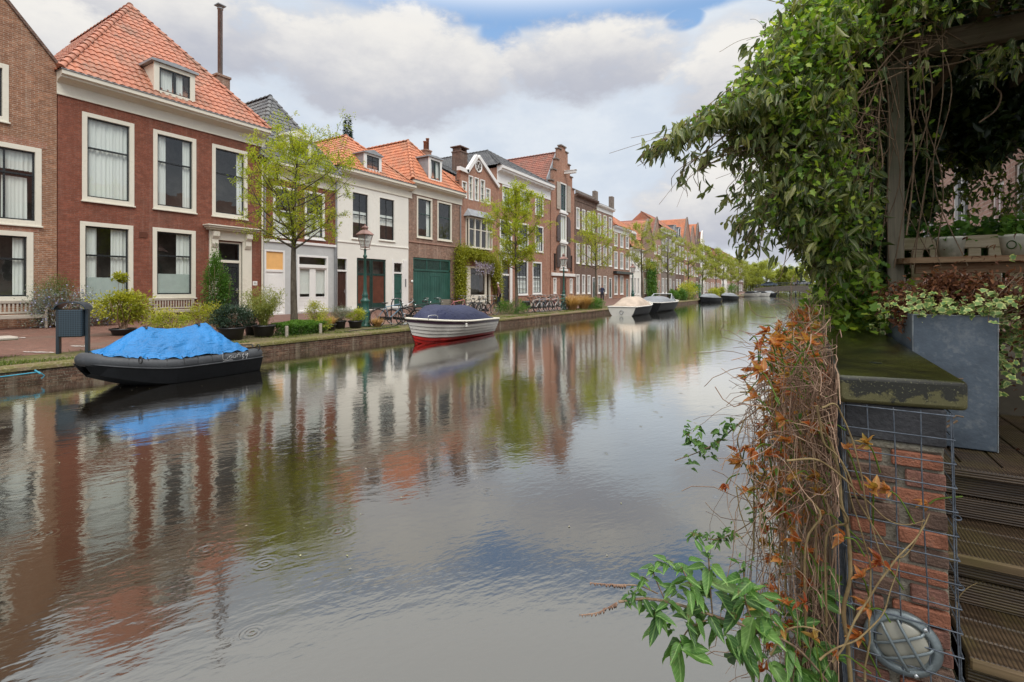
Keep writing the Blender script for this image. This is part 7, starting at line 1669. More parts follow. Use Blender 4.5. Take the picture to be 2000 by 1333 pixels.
# raised terrace furniture
t = thing('bar_table', 'weathered reddish wooden table with a rounded end behind the planter', 'table', (0, 0, 0))
m = MB(); q = [(.62 + .09 * (1 - cos(a)) - .10 + (.0), 4.62 + .16 * sin(a)) for a in [-pi / 2 + pi * k / 10 for k in range(11)]]
q = [(.545 + .11 * (1 - cos(a)), 4.66 + .17 * sin(a)) for a in [-pi / 2 + pi * k / 10 for k in range(11)]] + [(2.2, 4.83), (2.2, 4.49)]
m.prism([(x, y, 1.635) for x, y in q], (0, 0, .04)); m.build('tabletop', 'wood_table', t)
for x in (.76, 2.0): m = MB(); m.bbox((x, 4.60, .86), (x + .07, 4.70, 1.634), .005); m.build('leg', 'wood_table', t)
m = MB(); m.bbox((.66, 4.58, 1.56), (2.1, 4.62, 1.634), .005); m.build('apron', 'wood_table', t)
t = thing('garden_bench', 'mossy wooden bench back with vertical slats behind the table', 'bench', (0, 0, 0)); by = 5.15
m = MB(); m.bbox((.62, by, 1.77), (2.19, by + .04, 1.87), .008); m.bbox((.62, by, 1.40), (2.19, by + .035, 1.46), .008); x = .72
while x < 2.15: m.bbox((x, by + .006, 1.46), (x + .075, by + .03, 1.77), .004); x += .117
m.build('backrest', 'wood_bench', t); m = MB(); m.bbox((.56, by - .03, .86), (.655, by + .06, 1.90), .01); m.build('leg', 'wood_bench', t)
m = MB(); m.bbox((.60, by - .45, 1.24), (2.19, by - .02, 1.28), .008); m.build('seat', 'wood_bench', t); m = MB(); m.bbox((.57, by - .5, 1.44), (.65, by - .03, 1.47), .008); m.bbox((.575, by - .5, .86), (.64, by - .43, 1.44), .008); m.build('armrest', 'wood_bench', t)
def potmat():
    m, nt, o = newmat('pot_white'); P = wpos(nt); x, y, z = sep(nt, P); n = tnoise(nt, P, 14, 5); c = mixc(nt, (n - (z - 1.72) * 3).smooth(.3, .75), (.62, .60, .50), (.30, .31, .22)); principled(nt, o, c, .6)
potmat()
for i, (px, lb) in enumerate(((1856, 'white stained plant pot nearer the wooden post on the table'), (1984, 'white stained plant pot with round emblem at the right edge'))):
    v = W(px, 500, 3.95); v.z = 1.677; v.y = 4.60 if i == 0 else 4.62; v.x = ray(px)[0] * v.y / ray(px)[1]; t = thing('plant_pot', lb, 'plant pot', v, 0, 'white pots on the terrace table')
    m = MB(); m.lathe([(0, 0), (.068, 0), (.082, .12), (.086, .125), (.086, .14), (.078, .14), (.074, .10), (0, .10)], n=24); m.build('pot', 'pot_white', t)
    if i: m = MB(); m.torus((-.055, -.055, .07), .026, .004, 'y', 20, 5); m.v = [(v_[0] * .707 - v_[1] * .0, v_[1] - (v_[0] + .055) * .7 - .015, v_[2]) for v_ in m.v]; m.build('emblem', 'leaf_green', t)
    P = ng.normal(size=(60, 3)) * .05 + np.array([0, 0, .17]); leaves('foliage', P, ng.normal(size=(60, 3)) + np.array([0, 0, .5]), .06, .035, 'leaf_green', 'lance', ng, t)
t = thing('pergola', 'mossy timber pergola with a square post rising beside the bench', 'pergola', (0, 0, 0)); qx, qy = .555, 4.68
m = MB(); m.bbox((qx - .05, qy - .05, .86), (qx + .052, qy + .05, 3.16), .006); m.build('post', 'wood_post', t)
m = MB(); m.bbox((.25, qy - .05, 3.165), (3.6, qy + .03, 3.325), .006); m.build('beam', 'wood_beam', t)
m = MB(); m.bbox((.30, 7.2, 3.165), (3.6, 7.28, 3.325), .006); m.build('beam', 'wood_beam', t)
for x in (.42, 1.0, 1.6, 2.2): m = MB(); m.bbox((x, 3.9, 3.33), (x + .06, 7.9, 3.45), .006); m.build('rafter', 'wood_beam', t)
for x in (.56, 2.9): m = MB(); m.bbox((x - .05, 7.2, .86), (x + .05, 7.3, 3.16), .006); m.build('post', 'wood_post', t)
# buildings on the near bank
brickmat('brick_near_house', (.50, .30, .24), (.42, .24, .19), (.55, .45, .38), var=.3)
def nearhouse(y0, y1, zt_, label, holes, mat='brick_near_house'):
    h = thing('town_house', label, 'house', (0, 0, 0), 0, 'houses on the near bank'); X = 2.2; m = MB()
    ys = [y0]; m.box((X + .12, y0, .5), (X + 7, y1, zt_)); 
    # front skin with openings
    pts = sorted(holes)
    f = MB(); a = y0
    for (ya_, yb_, za_, zb_, kd) in pts:
        f.box((X, a, .5), (X + .118, ya_, zt_)); f.box((X, ya_, .5), (X + .118, yb_, za_)); f.box((X, ya_, zb_), (X + .118, yb_, zt_)); a = yb_
        g = MB(); g.box((X + .06, ya_ + .06, za_ + .06), (X + .10, yb_ - .06, zb_ - .06)); w_ = g.build('window' if kd == 'w' else 'door', 'car_glass' if kd == 'w' else 'door_red', h)
        g = MB(); 
        for q in ((ya_, ya_ + .06, za_, zb_), (yb_ - .06, yb_, za_, zb_), (ya_ + .06, yb_ - .06, za_, za_ + .06), (ya_ + .06, yb_ - .06, zb_ - .06, zb_), ((ya_ + yb_) / 2 - .02, (ya_ + yb_) / 2 + .02, za_ + .06, zb_ - .06)): g.box((X + .02, q[0], q[2]), (X + .11, q[1], q[3]))
        g.build('frame', 'paint_white', w_)
    f.box((X, a, .5), (X + .118, y1, zt_)); f.build('wall', mat, h); m.build('body', mat, h)
    r = MB(); r.add([(X - .3, y0, zt_), (X - .3, y1, zt_), (X + 3.5, y1, zt_ + 3.4), (X + 3.5, y0, zt_ + 3.4), (X + 7.2, y0, zt_), (X + 7.2, y1, zt_)], [(0, 3, 2, 1), (3, 4, 5, 2), (0, 4, 3), (1, 2, 5)]); r.build('roof', 'tile_old', h); return h
plain('door_red', (.32, .02, .02), .4)
nearhouse(6.6, 16, 7.5, 'pink brick house glimpsed through the leaves behind the bench', [(6.9, 7.3, 1.4, 4.4, 'w'), (8.0, 8.5, 1.9, 3.0, 'w'), (8.9, 9.4, 1.6, 2.9, 'd'), (10.6, 11.6, 1.9, 3.6, 'w'), (13.2, 14.4, 1.9, 3.6, 'w')])
nearhouse(16.1, 30, 6.8, 'brown brick house next along the near bank behind the climber', [(18, 19.2, 2, 4, 'w'), (22, 23.4, 2, 4, 'w'), (26, 27.4, 2, 4, 'w')], 'brick_dark')
nearhouse(30.1, 60, 7.2, 'far pinkish brick house on the near bank past the climber', [(33, 34.4, 2, 4, 'w'), (40, 41.4, 2, 4, 'w'), (48, 49.4, 2, 4, 'w')])
m = MB(); m.box((.12, 7.6, -1.2), (.42, 120, 1.0)); tag(m.build('embankment_wall', 'quay_brick'), 'brick retaining wall of the near bank beyond the mossy coping', 'wall')

# ------------------------------------------------------------------ climber on the pergola
t = thing('clematis', 'large evergreen climber with long drooping leaves covering the pergola and overhanging the canal', 'climbing plant', (0, 0, 0))
ng = np.random.default_rng(77)
CL = [ # px, py, depth, rx, ry, weight of long leaves, of lobed leaves
 (1600, 50, 3.5, 60, 60, 5, 10), (1680, 20, 3.6, 110, 50, 5, 9), (1560, 110, 3.4, 65, 50, 5, 10), (1505, 150, 3.3, 40, 35, 3, 3), (1530, 215, 3.4, 65, 50, 6, 6), (1630, 170, 3.7, 90, 90, 9, 9), (1455, 205, 3.3, 45, 24, 3, 1.5),
 (1405, 228, 3.3, 38, 18, 2, .8), (1355, 250, 3.25, 30, 13, 1.3, .3), (1312, 272, 3.2, 24, 9, .7, 0), (1275, 290, 3.2, 18, 6, .35, 0), (1485, 262, 3.4, 50, 28, 3.6, 2), (1570, 300, 3.6, 65, 65, 9, 6), (1650, 300, 3.9, 70, 95, 10, 6),
 (1520, 345, 3.4, 34, 32, 1.6, 1), (1440, 300, 3.3, 40, 24, .45, .1), (1385, 315, 3.25, 24, 20, .3, 0), (1345, 320, 3.2, 14, 26, .2, 0), (1575, 400, 3.5, 60, 48, 7, 4), (1650, 430, 3.7, 55, 75, 9, 5), (1610, 490, 3.5, 32, 40, 4, 2), (1670, 545, 3.6, 42, 34, 2, 5), (1556, 445, 3.4, 22, 32, 1.3, .8), (1490, 405, 3.3, 30, 30, .8, .3),
 (1445, 372, 3.3, 16, 22, .35, .1), (1475, 465, 3.3, 14, 22, .4, .1), (1460, 425, 3.3, 20, 20, .4, .1), (1440, 350, 3.3, 50, 50, .3, 0), (1530, 520, 3.3, 12, 22, .2, 0), (1690, 210, 4.5, 26, 110, 4, 2), (1705, 400, 4.3, 22, 95, 5, 3), (1618, 560, 3.5, 16, 22, .4, 1.2), (1645, 585, 3.7, 36, 12, .2, 2.0),
 (1800, 180, 5.6, 80, 80, 6, 2), (1900, 180, 5.8, 90, 70, 6, 2), (1860, 290, 5.6, 60, 40, 4, 2), (1790, 320, 5.4, 34, 80, 4, 2), (1965, 215, 5.4, 40, 60, 3, 1), (1800, 395, 5.2, 30, 30, 1, .8), (1880, 370, 5.0, 50, 40, 1.3, .8), (1960, 350, 4.8, 40, 60, 1.2, .5), (1850, 20, 3.4, 120, 26, 1.2, 1), (1960, 110, 3.3, 40, 30, .8, .2), (1990, 400, 4.6, 30, 40, .7, .7),
 (1850, -60, 4.2, 200, 60, 6, 3), (1700, -80, 3.8, 150, 60, 5, 4)]
def clearpost(P):
    """keep the post and the shaded hollow round it free of leaves"""
    Z = -P[:, 0] * S + P[:, 1] * C; px = 1000 + FPX * (P[:, 0] * C + P[:, 1] * S) / Z; pz = P[:, 2]
    k = (px > 1722) & (px < 1785) & (Z < 4.3) & (pz < 3.15); k2 = (px > 1672) & (px < 1724) & (Z < 4.3) & (pz > 2.35) & (pz < 3.05); r = ng.random(len(P))
    py = HORY - (pz - CAMZ) / Z * FPX; k3 = ((px < 1592) & (py > 528)) | ((px < 1565) & (py > 500)); return P[~((k & (r < .975)) | (k2 & (r < .8)) | (k3 & (r < .93)))]
def clump_pts(w_i, per, spread=1.0):
    P = []; 
    for c in CL:
        n = int(c[w_i] * per); c0 = np.array(W(c[0], c[1], c[2])); sx, sz = c[3] * c[2] / FPX, c[4] * c[2] / FPX; R3 = np.array([C, S, 0]); F3 = np.array([-S, C, 0])
        g = np.clip(ng.normal(size=(n, 3)) * .62, -1.15, 1.15) * spread; P.append(c0 + g[:, :1] * R3 * sx + g[:, 1:2] * F3 * min(.45, sx + .12) + g[:, 2:] * np.array([0, 0, sz]))
    return clearpost(np.concatenate(P))
Pn = clump_pts(5, 39); n = len(Pn); reps = 3; P = np.repeat(Pn, reps, 0) + ng.normal(size=(n * reps, 3)) * .012; nn = len(P)
base_d = np.repeat(ng.normal(size=(n, 3)) * .35, reps, 0); d = base_d + ng.normal(size=(nn, 3)) * .38 + np.array([-.12, -.05, -1.0])
leaves('long_leaves', P, d, ng.uniform(.038, .12, nn), ng.uniform(.016, .034, nn), 'leaf_clematis', 'lance', ng, t, up=ng.normal(size=(nn, 3)) + np.array([-.3, -.6, .5]), tone=np.repeat(ng.random(n), reps) ** 1.5 * .75 + ng.random(nn) * .2)
P = clump_pts(6, 125, .98); n = len(P); leaves('lobed_leaves', P, ng.normal(size=(n, 3)) * .7 + np.array([-.2, -.3, -.3]), ng.uniform(.03, .062, n), ng.uniform(.026, .048, n), 'leaf_lobed', 'lobed', ng, t, up=ng.normal(size=(n, 3)) * .5 + np.array([-.2, -.4, .9]))
# deep inner foliage and leaf roof over the pergola, put in for its shade
n = 24000; P = np.stack([ng.uniform(.1, 3.2, n), ng.uniform(4.4, 8.0, n), 3.42 + ng.random(n) * .35], 1); P[:9000, 1] = ng.uniform(1.0, 4.6, 9000); P[:9000, 0] = ng.uniform(1.15, 3.8, 9000);  # near part lies out of view, added over the steps to shade them
leaves('roof_shade_foliage', P, ng.normal(size=(n, 3)) + np.array([0, 0, -.4]), ng.uniform(.09, .15, n), .055, 'leaf_dark', 'lance', ng, t)
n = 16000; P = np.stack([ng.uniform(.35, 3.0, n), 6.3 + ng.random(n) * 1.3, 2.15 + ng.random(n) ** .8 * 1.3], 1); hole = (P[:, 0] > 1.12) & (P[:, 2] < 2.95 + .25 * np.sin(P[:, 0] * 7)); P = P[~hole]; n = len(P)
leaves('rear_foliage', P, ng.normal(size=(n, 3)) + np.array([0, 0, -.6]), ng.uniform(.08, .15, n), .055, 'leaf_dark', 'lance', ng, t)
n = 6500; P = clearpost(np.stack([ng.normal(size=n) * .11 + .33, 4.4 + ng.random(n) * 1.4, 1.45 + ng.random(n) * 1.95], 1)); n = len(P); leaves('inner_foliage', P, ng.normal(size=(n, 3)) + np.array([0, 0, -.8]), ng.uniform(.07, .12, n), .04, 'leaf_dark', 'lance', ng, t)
m = MB(); rg = random.Random(31); cc = [c for c in CL if c[0] < 1720]
for k in range(150):
    c = rg.choice(cc); p = W(c[0] + rg.gauss(0, .4) * c[3], c[1] + rg.gauss(0, .4) * c[4], c[2]); q = Vector((.35 + rg.uniform(-.1, .2), 4.5 + rg.uniform(-.3, .5), rg.uniform(2.4, 3.35)))
    mid = p.lerp(q, .5) + Vector((rg.uniform(-.12, .12), rg.uniform(-.12, .12), rg.uniform(.0, .25))); m.tube(curve_pts([p + Vector((rg.uniform(-.1, .0), 0, -rg.uniform(0, .2))), p, mid, q], 5), [.0012] * 2 + [.0022] * 4 + [.003] * 10, 4, cap=False)
# thin outer tendrils
for (a, b, c_) in (((1400, 235), (1300, 265), (1190, 300)), ((1350, 270), (1290, 300), (1245, 325)), ((1520, 65), (1450, 78), (1405, 102)), ((1500, 60), (1478, 40), (1465, 38)), ((1440, 240), (1345, 330), (1287, 400)), ((1400, 280), (1350, 340), (1322, 405)), ((1480, 280), (1440, 330), (1398, 350)), ((1540, 320), (1500, 400), (1458, 470)), ((1530, 330), (1495, 430), (1478, 500)), ((1360, 240), (1300, 255), (1232, 270))):
    m.tube(curve_pts([W(a[0], a[1], 3.4), W(b[0], b[1], 3.25), W(c_[0], c_[1], 3.2)], 6), .0013, 4, cap=False)
m.build('thin_stems', 'vine', t)
m = MB(); rg = random.Random(9)
for pts, r in (([(1655, 140), (1700, 80), (1745, 78), (1830, 40), (1905, 18), (2020, 22)], .006), ([(1680, 120), (1685, 138), (1740, 135), (1830, 130), (1890, 117), (1960, 80), (2010, 40)], .006), ([(1965, -20), (1962, 60), (1945, 120), (1942, 165), (1955, 185), (1945, 215), (1912, 240)], .0055), ([(1772, 120), (1776, 200), (1785, 280), (1780, 380), (1770, 460)], .006), ([(1700, 70), (1735, 100), (1772, 130), (1800, 110), (1850, 60)], .004), ([(1620, 150), (1650, 142), (1680, 150), (1690, 200), (1680, 250)], .004), ([(1722, 160), (1716, 240), (1724, 320), (1712, 330)], .005), ([(1600, 60), (1700, 60), (1800, 10)], .004), ([(1800, 30), (1860, 70), (1915, 90), (2000, 60)], .004), ([(1840, 60), (1860, 95), (1925, 92), (2000, 95)], .0035), ([(1560, 330), (1620, 300), (1690, 220), (1735, 110)], .0045), ([(1600, 200), (1660, 230), (1700, 330), (1690, 430)], .004)):
    m.tube(curve_pts([W(a, b, 3.45 + .05 * rg.random()) for a, b in pts], 6), r, 6)
for k in range(12): x = rg.choice((rg.uniform(.40, .50), rg.uniform(.64, .8))); y = rg.uniform(4.45, 4.6); z = 3.3; m.tube(curve_pts([(x, y, z), (x + rg.uniform(-.1, .1), y - .05, z - .5), (x + rg.uniform(-.1, .1), y, z - 1.1), (x + rg.uniform(-.15, .15), y, z - 1.7)], 5), rg.uniform(.0015, .004), 4)
for k in range(60): a = W(rg.uniform(1600, 2010), rg.uniform(-30, 120), 3.4); m.tube(curve_pts([a, a + Vector((rg.uniform(-.3, .3), rg.uniform(-.1, .1), rg.uniform(-.1, .1))), a + Vector((rg.uniform(-.5, .5), 0, rg.uniform(-.2, .2)))], 5), rg.uniform(.001, .0025), 4)
m.build('woody_stems', 'vine', t)
t = thing('terrace_plants', 'low leafy green plants along the top of the mossy bench', 'plants', (0, 0, 0)); n = 2600; P = np.stack([ng.uniform(.45, 2.2, n), 5.3 + ng.random(n) * .5, 1.55 + ng.random(n) ** .7 * (.38 + .1 * np.sin(ng.random(n) * 9))], 1); leaves('foliage', P, ng.normal(size=(n, 3)) + np.array([0, -.4, .1]), ng.uniform(.05, .11, n), .06, 'leaf_green', 'lobed', ng, t, up=ng.normal(size=(n, 3)) * .5 + np.array([0, -.3, 1])); m = MB()
for k in range(60): x = ng.uniform(.45, 2.2); m.tube([(x, 5.5, .86), (x + .03, 5.5, 1.8)], .004, 4)
m.build('stems', 'leaf_green', t)
t = thing('wall_shrub', 'bright green leafy shrub growing over the far end of the mossy coping', 'shrub', (0, 0, 0)); n = 1500; P = np.array([.30, 5.1, 1.28]) + ng.normal(size=(n, 3)) * np.array([.13, .5, .10]); P[:, 2] = np.maximum(P[:, 2], 1.17); leaves('foliage', P, ng.normal(size=(n, 3)) + np.array([0, -.3, .2]), ng.uniform(.05, .10, n), .055, 'leaf_lobed', 'lobed', ng, t, up=ng.normal(size=(n, 3)) * .5 + np.array([0, -.4, 1])); m = MB()
for k in range(60): a = P[ng.integers(0, n)]; m.tube([(.33, 4.9 + ng.random() * .5, 1.15), tuple(a)], .003, 4)
m.build('stems', 'vine', t)

# ------------------------------------------------------------------ bare creeper with red shoots on the water side of the wall
t = thing('creeper', 'tangle of brown creeper stems with orange young leaves beside the wall', 'climbing plant', (0, 0, 0)); rg = random.Random(5); m = MB()
def thk(y): return .26 * exp(-(y - 2) * .20)
for k in range(560):
    y = 1.98 + 5.3 * rg.random() ** 1.5; x = .085 - thk(y) * rg.random() ** 1.35; z = 1.18 - .12 * rg.random(); L_ = rg.uniform(.35, 1.5); n = 9; p = Vector((x, y, z)); pts = [p.copy()]; vx = rg.gauss(0, .01)
    for j in range(n):
        p = p + Vector((vx + rg.gauss(0, .02), rg.gauss(0, .035), -L_ / n * rg.uniform(.4, 1.5))); p.x = min(.08, max(p.x, -.42)); pts.append(p.copy())
    m.tube(pts, rg.uniform(.0007, .0019), 3, cap=False)
for k in range(1350):
    y = 1.95 + 5 * rg.random() ** 1.4; x = .085 - thk(y) * rg.random() ** 1.1; p = Vector((x, y, rg.uniform(-.2, 1.22) if rg.random() < .5 else rg.uniform(.75, 1.25))); pts = [p.copy()]; dr = Vector((rg.gauss(0, 1), rg.gauss(0, 1), rg.gauss(0, 1))).normalized()
    for j in range(8): dr = (dr + Vector((rg.gauss(0, .38), rg.gauss(0, .38), rg.gauss(-.08, .38)))).normalized(); p = p + dr * .045; p.x = min(p.x, .08); pts.append(p.copy())
    m.tube(pts, rg.uniform(.0008, .002), 3, cap=False)
m.build('thin_stems', 'twig', t)
m = MB()
canes = [([(1660, 1350), (1652, 1200), (1656, 1080), (1640, 960), (1625, 880), (1600, 820)], 1.62, .0075), ([(1640, 1060), (1600, 950), (1570, 880), (1560, 820)], 1.75, .006), ([(1600, 790), (1605, 860), (1640, 900), (1690, 1000), (1760, 1090), (1800, 1015)], 1.60, .004), ([(1610, 795), (1640, 790), (1665, 870), (1700, 1000), (1730, 1120)], 1.58, .0035), ([(1540, 905), (1600, 900), (1650, 940), (1700, 985), (1740, 1020), (1802, 1018)], 1.60, .0038), ([(1630, 1300), (1680, 1200), (1740, 1100), (1800, 1030), (1815, 1005)], 1.57, .0038), ([(1604, 1290), (1680, 1240), (1730, 1190), (1755, 1090)], 1.57, .0035), ([(1500, 1280), (1540, 1230), (1600, 1235), (1640, 1300)], 1.6, .0035), ([(1475, 1000), (1440, 950), (1450, 1010), (1480, 1060), (1550, 1090)], 1.8, .0028), ([(1455, 820), (1440, 870), (1470, 920), (1560, 960), (1620, 1010)], 1.9, .003), ([(1510, 740), (1530, 800), (1580, 870), (1640, 940)], 2.0, .0035), ([(1690, 1330), (1700, 1150), (1690, 1060), (1640, 900)], 1.6, .0035), ([(1875, 1340), (1868, 1240), (1862, 1150)], 1.9, .006), ([(1868, 1178), (1890, 1150), (1925, 1137), (1962, 1135)], 1.95, .002)]
for pts, Z, r in canes:
    c = [p + Vector((noise.noise(p * 9), noise.noise(p * 9 + Vector((5, 0, 0))), noise.noise(p * 9 + Vector((0, 7, 0))))) * .012 for p in curve_pts([W(a, b, Z) for a, b in pts], 7)]; n_ = len(c); m.tube(c, [r * (.95 - .55 * i / n_) * (1 + .25 * (i % 7 == 0)) for i in range(n_)], 7)
for k in range(46):
    y = 1.95 + 2.6 * rg.random() ** 1.3; x = .06 - thk(y) * rg.random(); p = Vector((x, y, rg.uniform(.1, 1.15))); q = p + Vector((rg.uniform(-.12, .03), rg.uniform(-.2, .1), rg.uniform(.05, .25))); m.tube(curve_pts([p - Vector((0, 0, .3)), p, p.lerp(q, .5) + Vector((rg.uniform(-.05, .05), 0, rg.uniform(-.03, .06))), q], 4), rg.uniform(.002, .0042), 5, cap=False)
m.build('canes', 'vine_yellow', t)
spots = [W(a, b, z) for a, b, z in ((1455, 745, 2.3), (1470, 725, 2.4), (1475, 770, 2.2), (1495, 735, 2.3), (1500, 690, 2.7), (1530, 700, 2.5), (1545, 655, 3), (1560, 640, 3.2), (1565, 615, 4), (1590, 640, 3), (1520, 790, 2.1), (1565, 765, 2.0), (1575, 745, 2.1), (1595, 800, 1.9), (1500, 850, 2), (1535, 850, 1.9), (1440, 885, 2), (1456, 875, 2), (1448, 905, 2), (1418, 945, 1.9), (1460, 960, 1.8), (1510, 880, 1.9), (1610, 850, 1.75), (1545, 925, 1.8), (1515, 960, 1.8), (1590, 930, 1.7), (1600, 965, 1.7), (1475, 955, 1.85), (1555, 1060, 1.7), (1580, 1080, 1.7), (1535, 1000, 1.8), (1500, 1040, 1.8), (1540, 1185, 1.6), (1480, 1190, 1.6), (1570, 1180, 1.6), (1530, 1230, 1.6), (1640, 1280, 1.58), (1590, 1250, 1.6), (1695, 870, 1.6), (1740, 960, 1.6), (1815, 985, 1.62), (1706, 960, 1.6), (1720, 1100, 1.6), (1685, 1130, 1.6), (1700, 1190, 1.6), (1680, 1250, 1.6), (1650, 1050, 1.6), (1655, 880, 1.62), (1620, 740, 2.0), (1600, 700, 2.3), (1550, 720, 2.3))]
n = 680; 
for k in range(n):
    y = 1.95 + 5 * rg.random() ** 1.25; spots.append(Vector((.07 - thk(y) * rg.random() ** .6, y, 1.27 - rg.random() ** 1.7 * 1.2)))
P = []; D_ = []; L_ = []; T_ = []; m = MB(); m2 = MB()
for i, s_ in enumerate(spots):
    ax = Vector((rg.gauss(-.5, .5), rg.gauss(-.4, .5), rg.gauss(.35, .5))).normalized(); sz = rg.uniform(.02, .046); tone = rg.random() * .8
    m.tube(curve_pts([s_ - ax * rg.uniform(.05, .12) - Vector((0, 0, .04)), s_ - ax * .03, s_], 4), .0026, 5, cap=False)
    for j in range(rg.randint(5, 9)):
        dv = (ax * 1.1 + Vector((rg.gauss(0, .55), rg.gauss(0, .55), rg.gauss(0, .55)))).normalized(); P.append(s_ + dv * .004); D_.append(dv); L_.append(sz * rg.uniform(.7, 1.3)); T_.append(tone + rg.random() * .25)
L_ = np.array(L_); leaves('young_leaves', np.array([tuple(p) for p in P]), np.array([tuple(d) for d in D_]), L_, L_ * .45, 'leaf_red', 'fine', ng, t, tone=np.array(T_)); m.build('shoots', 'leaf_yellow', t)
m = MB(); m.tube([W(1850, 825, 1.78), W(1868, 812, 1.77), W(1882, 815, 1.76)], .003, 5); m.tube([W(1842, 838, 1.78), W(1870, 822, 1.77)], .004, 5); m.build('twig_ends', 'vine', t)
# fallen litter and moss at the foot of the creeper
n = 1600; P = np.stack([.08 - .25 * ng.random(n), 2.0 + 3 * ng.random(n), ng.uniform(.2, 1.16, n)], 1); leaves('green_shoots', P[:420], ng.normal(size=(420, 3)), .03, .015, 'leaf_green', 'lance', ng, t)

# ------------------------------------------------------------------ butterfly bush leaning over the water
def leafnodes(name, label, nodes, stems, mat, L, wd, cat='shrub', spikes=(), droopn=.3, cnt=(5, 8), tmpl='fine', sr=.003):
    t = thing(name, label, cat, (0, 0, 0)); P = []; D_ = []; Ls = []; m = MB()
    for (px, py, Z, sz, up) in nodes:
        c0 = W(px, py, Z)
        for j in range(rg.randint(*cnt)):
            a = rg.uniform(0, 6.28); dv = Vector((cos(a), sin(a), rg.uniform(-.9, .5) * (1 - up) + up * rg.uniform(.0, .9) - droopn * (1 - up))).normalized(); P.append(tuple(c0 + Vector((rg.gauss(0, .008), rg.gauss(0, .008), rg.gauss(0, .014))))); D_.append(tuple(dv)); Ls.append(L * sz * rg.uniform(.55, 1.15))
    Ls = np.array(Ls); r2 = np.random.default_rng(6); n = len(P); leaves('foliage', P, D_, Ls, Ls * wd, mat, tmpl, r2, t, up=r2.normal(size=(n, 3)) * .35 + np.array([0, -.3, 1]))
    for pts, r in stems: m.tube(curve_pts([W(*p) for p in pts], 6), r, 6)
    m.build('stems', 'vine', t)
    for pts in spikes:
        q = MB(); c = curve_pts([W(*p) for p in pts], 10); q.tube(c, .0016, 5)
        for i, p in enumerate(c): q.lathe([(0, 0), (.0018 + .003 * (1 - i / len(c)), -.003), (.001, -.006 - .008 * (1 - i / len(c))), (0, -.010)], tuple(p + Vector((rg.uniform(-.004, .004), rg.uniform(-.004, .004), .002))), 5)
        q.build('dead_flower_spike', 'twig', t)
    return t
Zb = 1.5; rg = random.Random(14)
nd = [(1387, 1158, Zb, 1.0, .15), (1385, 1120, Zb, .9, .4), (1384, 1096, Zb, .55, 1), (1455, 1176, Zb, 1.0, .2), (1452, 1135, Zb, .8, .6), (1453, 1110, Zb, .4, 1), (1350, 1146, Zb, .8, .3), (1335, 1116, Zb, .6, .8), (1300, 1105, Zb, .4, .8), (1272, 1112, Zb, .45, .8), (1255, 1135, Zb, .45, .6), (1240, 1155, Zb, .45, .3), (1225, 1170, Zb, .35, .2), (1262, 1180, Zb, .6, .0), (1285, 1200, Zb, .75, 0), (1300, 1225, Zb, .8, 0), (1326, 1258, Zb, 1.05, -.1), (1345, 1215, Zb, .7, .1), (1390, 1210, Zb, .9, 0), (1420, 1235, Zb, .9, 0), (1441, 1262, Zb, 1.0, -.1), (1470, 1225, Zb, 1.1, 0), (1500, 1205, Zb, 1.0, .2), (1530, 1260, 1.6, 1.1, 0), (1500, 1290, 1.6, 1.0, 0), (1560, 1310, 1.62, 1.1, 0), (1600, 1270, 1.7, 1.0, .1), (1560, 1215, 1.7, .9, .2), (1605, 1165, 1.75, 1.0, .2), (1630, 1130, 1.8, .8, .3), (1620, 1320, 1.68, 1.0, 0), (1530, 1180, 1.65, .8, .3), (1320, 1150, Zb, .5, .5), (1310, 1180, Zb, .5, .2), (1365, 1185, Zb, .7, .1)]
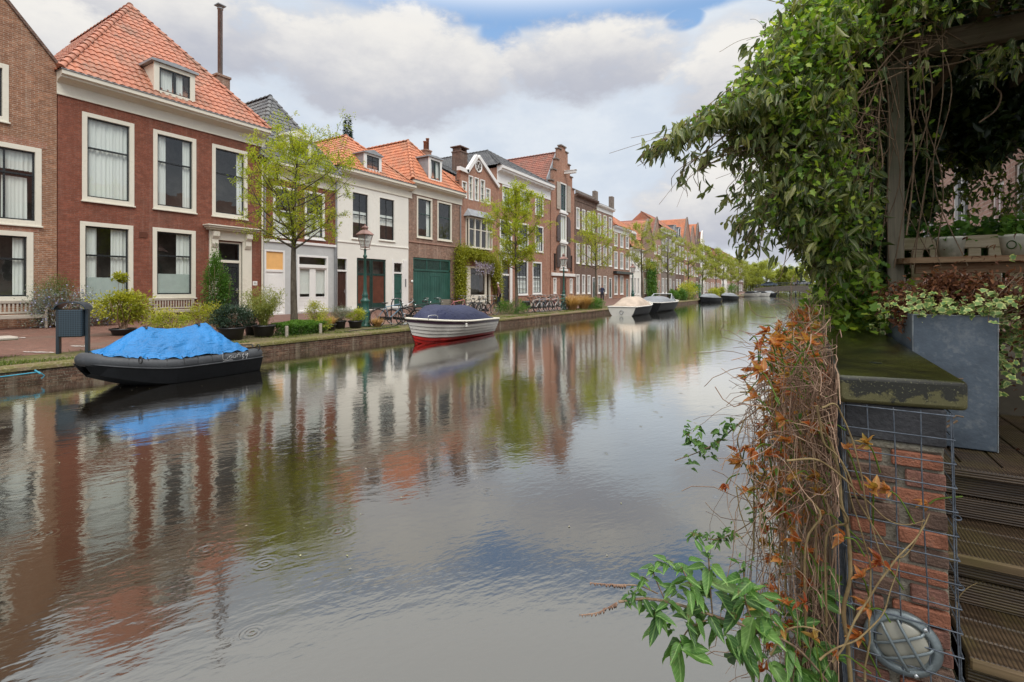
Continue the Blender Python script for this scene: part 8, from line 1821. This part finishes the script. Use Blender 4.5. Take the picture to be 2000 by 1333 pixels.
st = [([(1640, 1360, 1.68), (1560, 1270, 1.6), (1489, 1235, Zb), (1400, 1205, Zb), (1320, 1180, Zb), (1262, 1170, Zb), (1208, 1176, Zb)], .004), ([(1392, 1205, Zb), (1388, 1158, Zb), (1384, 1090, Zb)], .0026), ([(1480, 1232, Zb), (1457, 1180, Zb), (1452, 1110, Zb)], .0026), ([(1362, 1192, Zb), (1350, 1146, Zb), (1330, 1108, Zb)], .0022), ([(1300, 1176, Zb), (1280, 1130, Zb), (1272, 1105, Zb)], .002), ([(1400, 1205, Zb), (1350, 1225, Zb), (1326, 1260, Zb)], .0022), ([(1489, 1235, Zb), (1455, 1245, Zb), (1441, 1262, Zb)], .0022), ([(1285, 1160, Zb), (1250, 1145, Zb), (1222, 1143, Zb)], .002), ([(1640, 1360, 1.7), (1620, 1240, 1.75), (1630, 1130, 1.8)], .003)]
leafnodes('butterfly_bush', 'leafy green butterfly bush leaning out over the water at the bottom of the picture', nd, st, 'leaf_budd', .098, .40, spikes=[[(1222, 1143, Zb), (1190, 1142, Zb), (1152, 1139, Zb)], [(1205, 1177, Zb), (1170, 1196, Zb), (1134, 1202, Zb)]])
nd = [(a + rg.uniform(-8, 8), b + rg.uniform(-8, 8), 2.1, rg.uniform(.6, 1.2), .2) for a, b in ((1345, 850), (1358, 868), (1362, 885), (1375, 872), (1392, 858), (1405, 850), (1385, 888), (1372, 840), (1420, 836), (1434, 826), (1338, 835), (1352, 895), (1366, 862))]
leafnodes('rose_sprig', 'small leaved green sprig reaching over the water in the middle of the creeper', nd, [([(1480, 800, 2.1), (1435, 835, 2.1), (1400, 866, 2.1), (1370, 875, 2.1), (1335, 840, 2.1)], .0028), ([(1395, 868, 2.1), (1360, 885, 2.1), (1318, 900, 2.1)], .002)], 'leaf_budd', .042, .5, cat='shrub')
nd = [(a, b, 1.9, rg.uniform(.6, 1.1), .1) for a, b in ((1355, 1042), (1366, 1050), (1378, 1050), (1410, 1045), (1420, 1052), (1430, 1040), (1425, 1030), (1398, 1055), (1470, 1003), (1490, 1010), (1480, 995))]
leafnodes('leafy_sprig', 'short pale green sprig above the butterfly bush', nd, [([(1500, 990, 1.9), (1460, 1025, 1.9), (1400, 1054, 1.9), (1350, 1040, 1.9)], .002)], 'leaf_budd', .038, .42, cat='shrub')
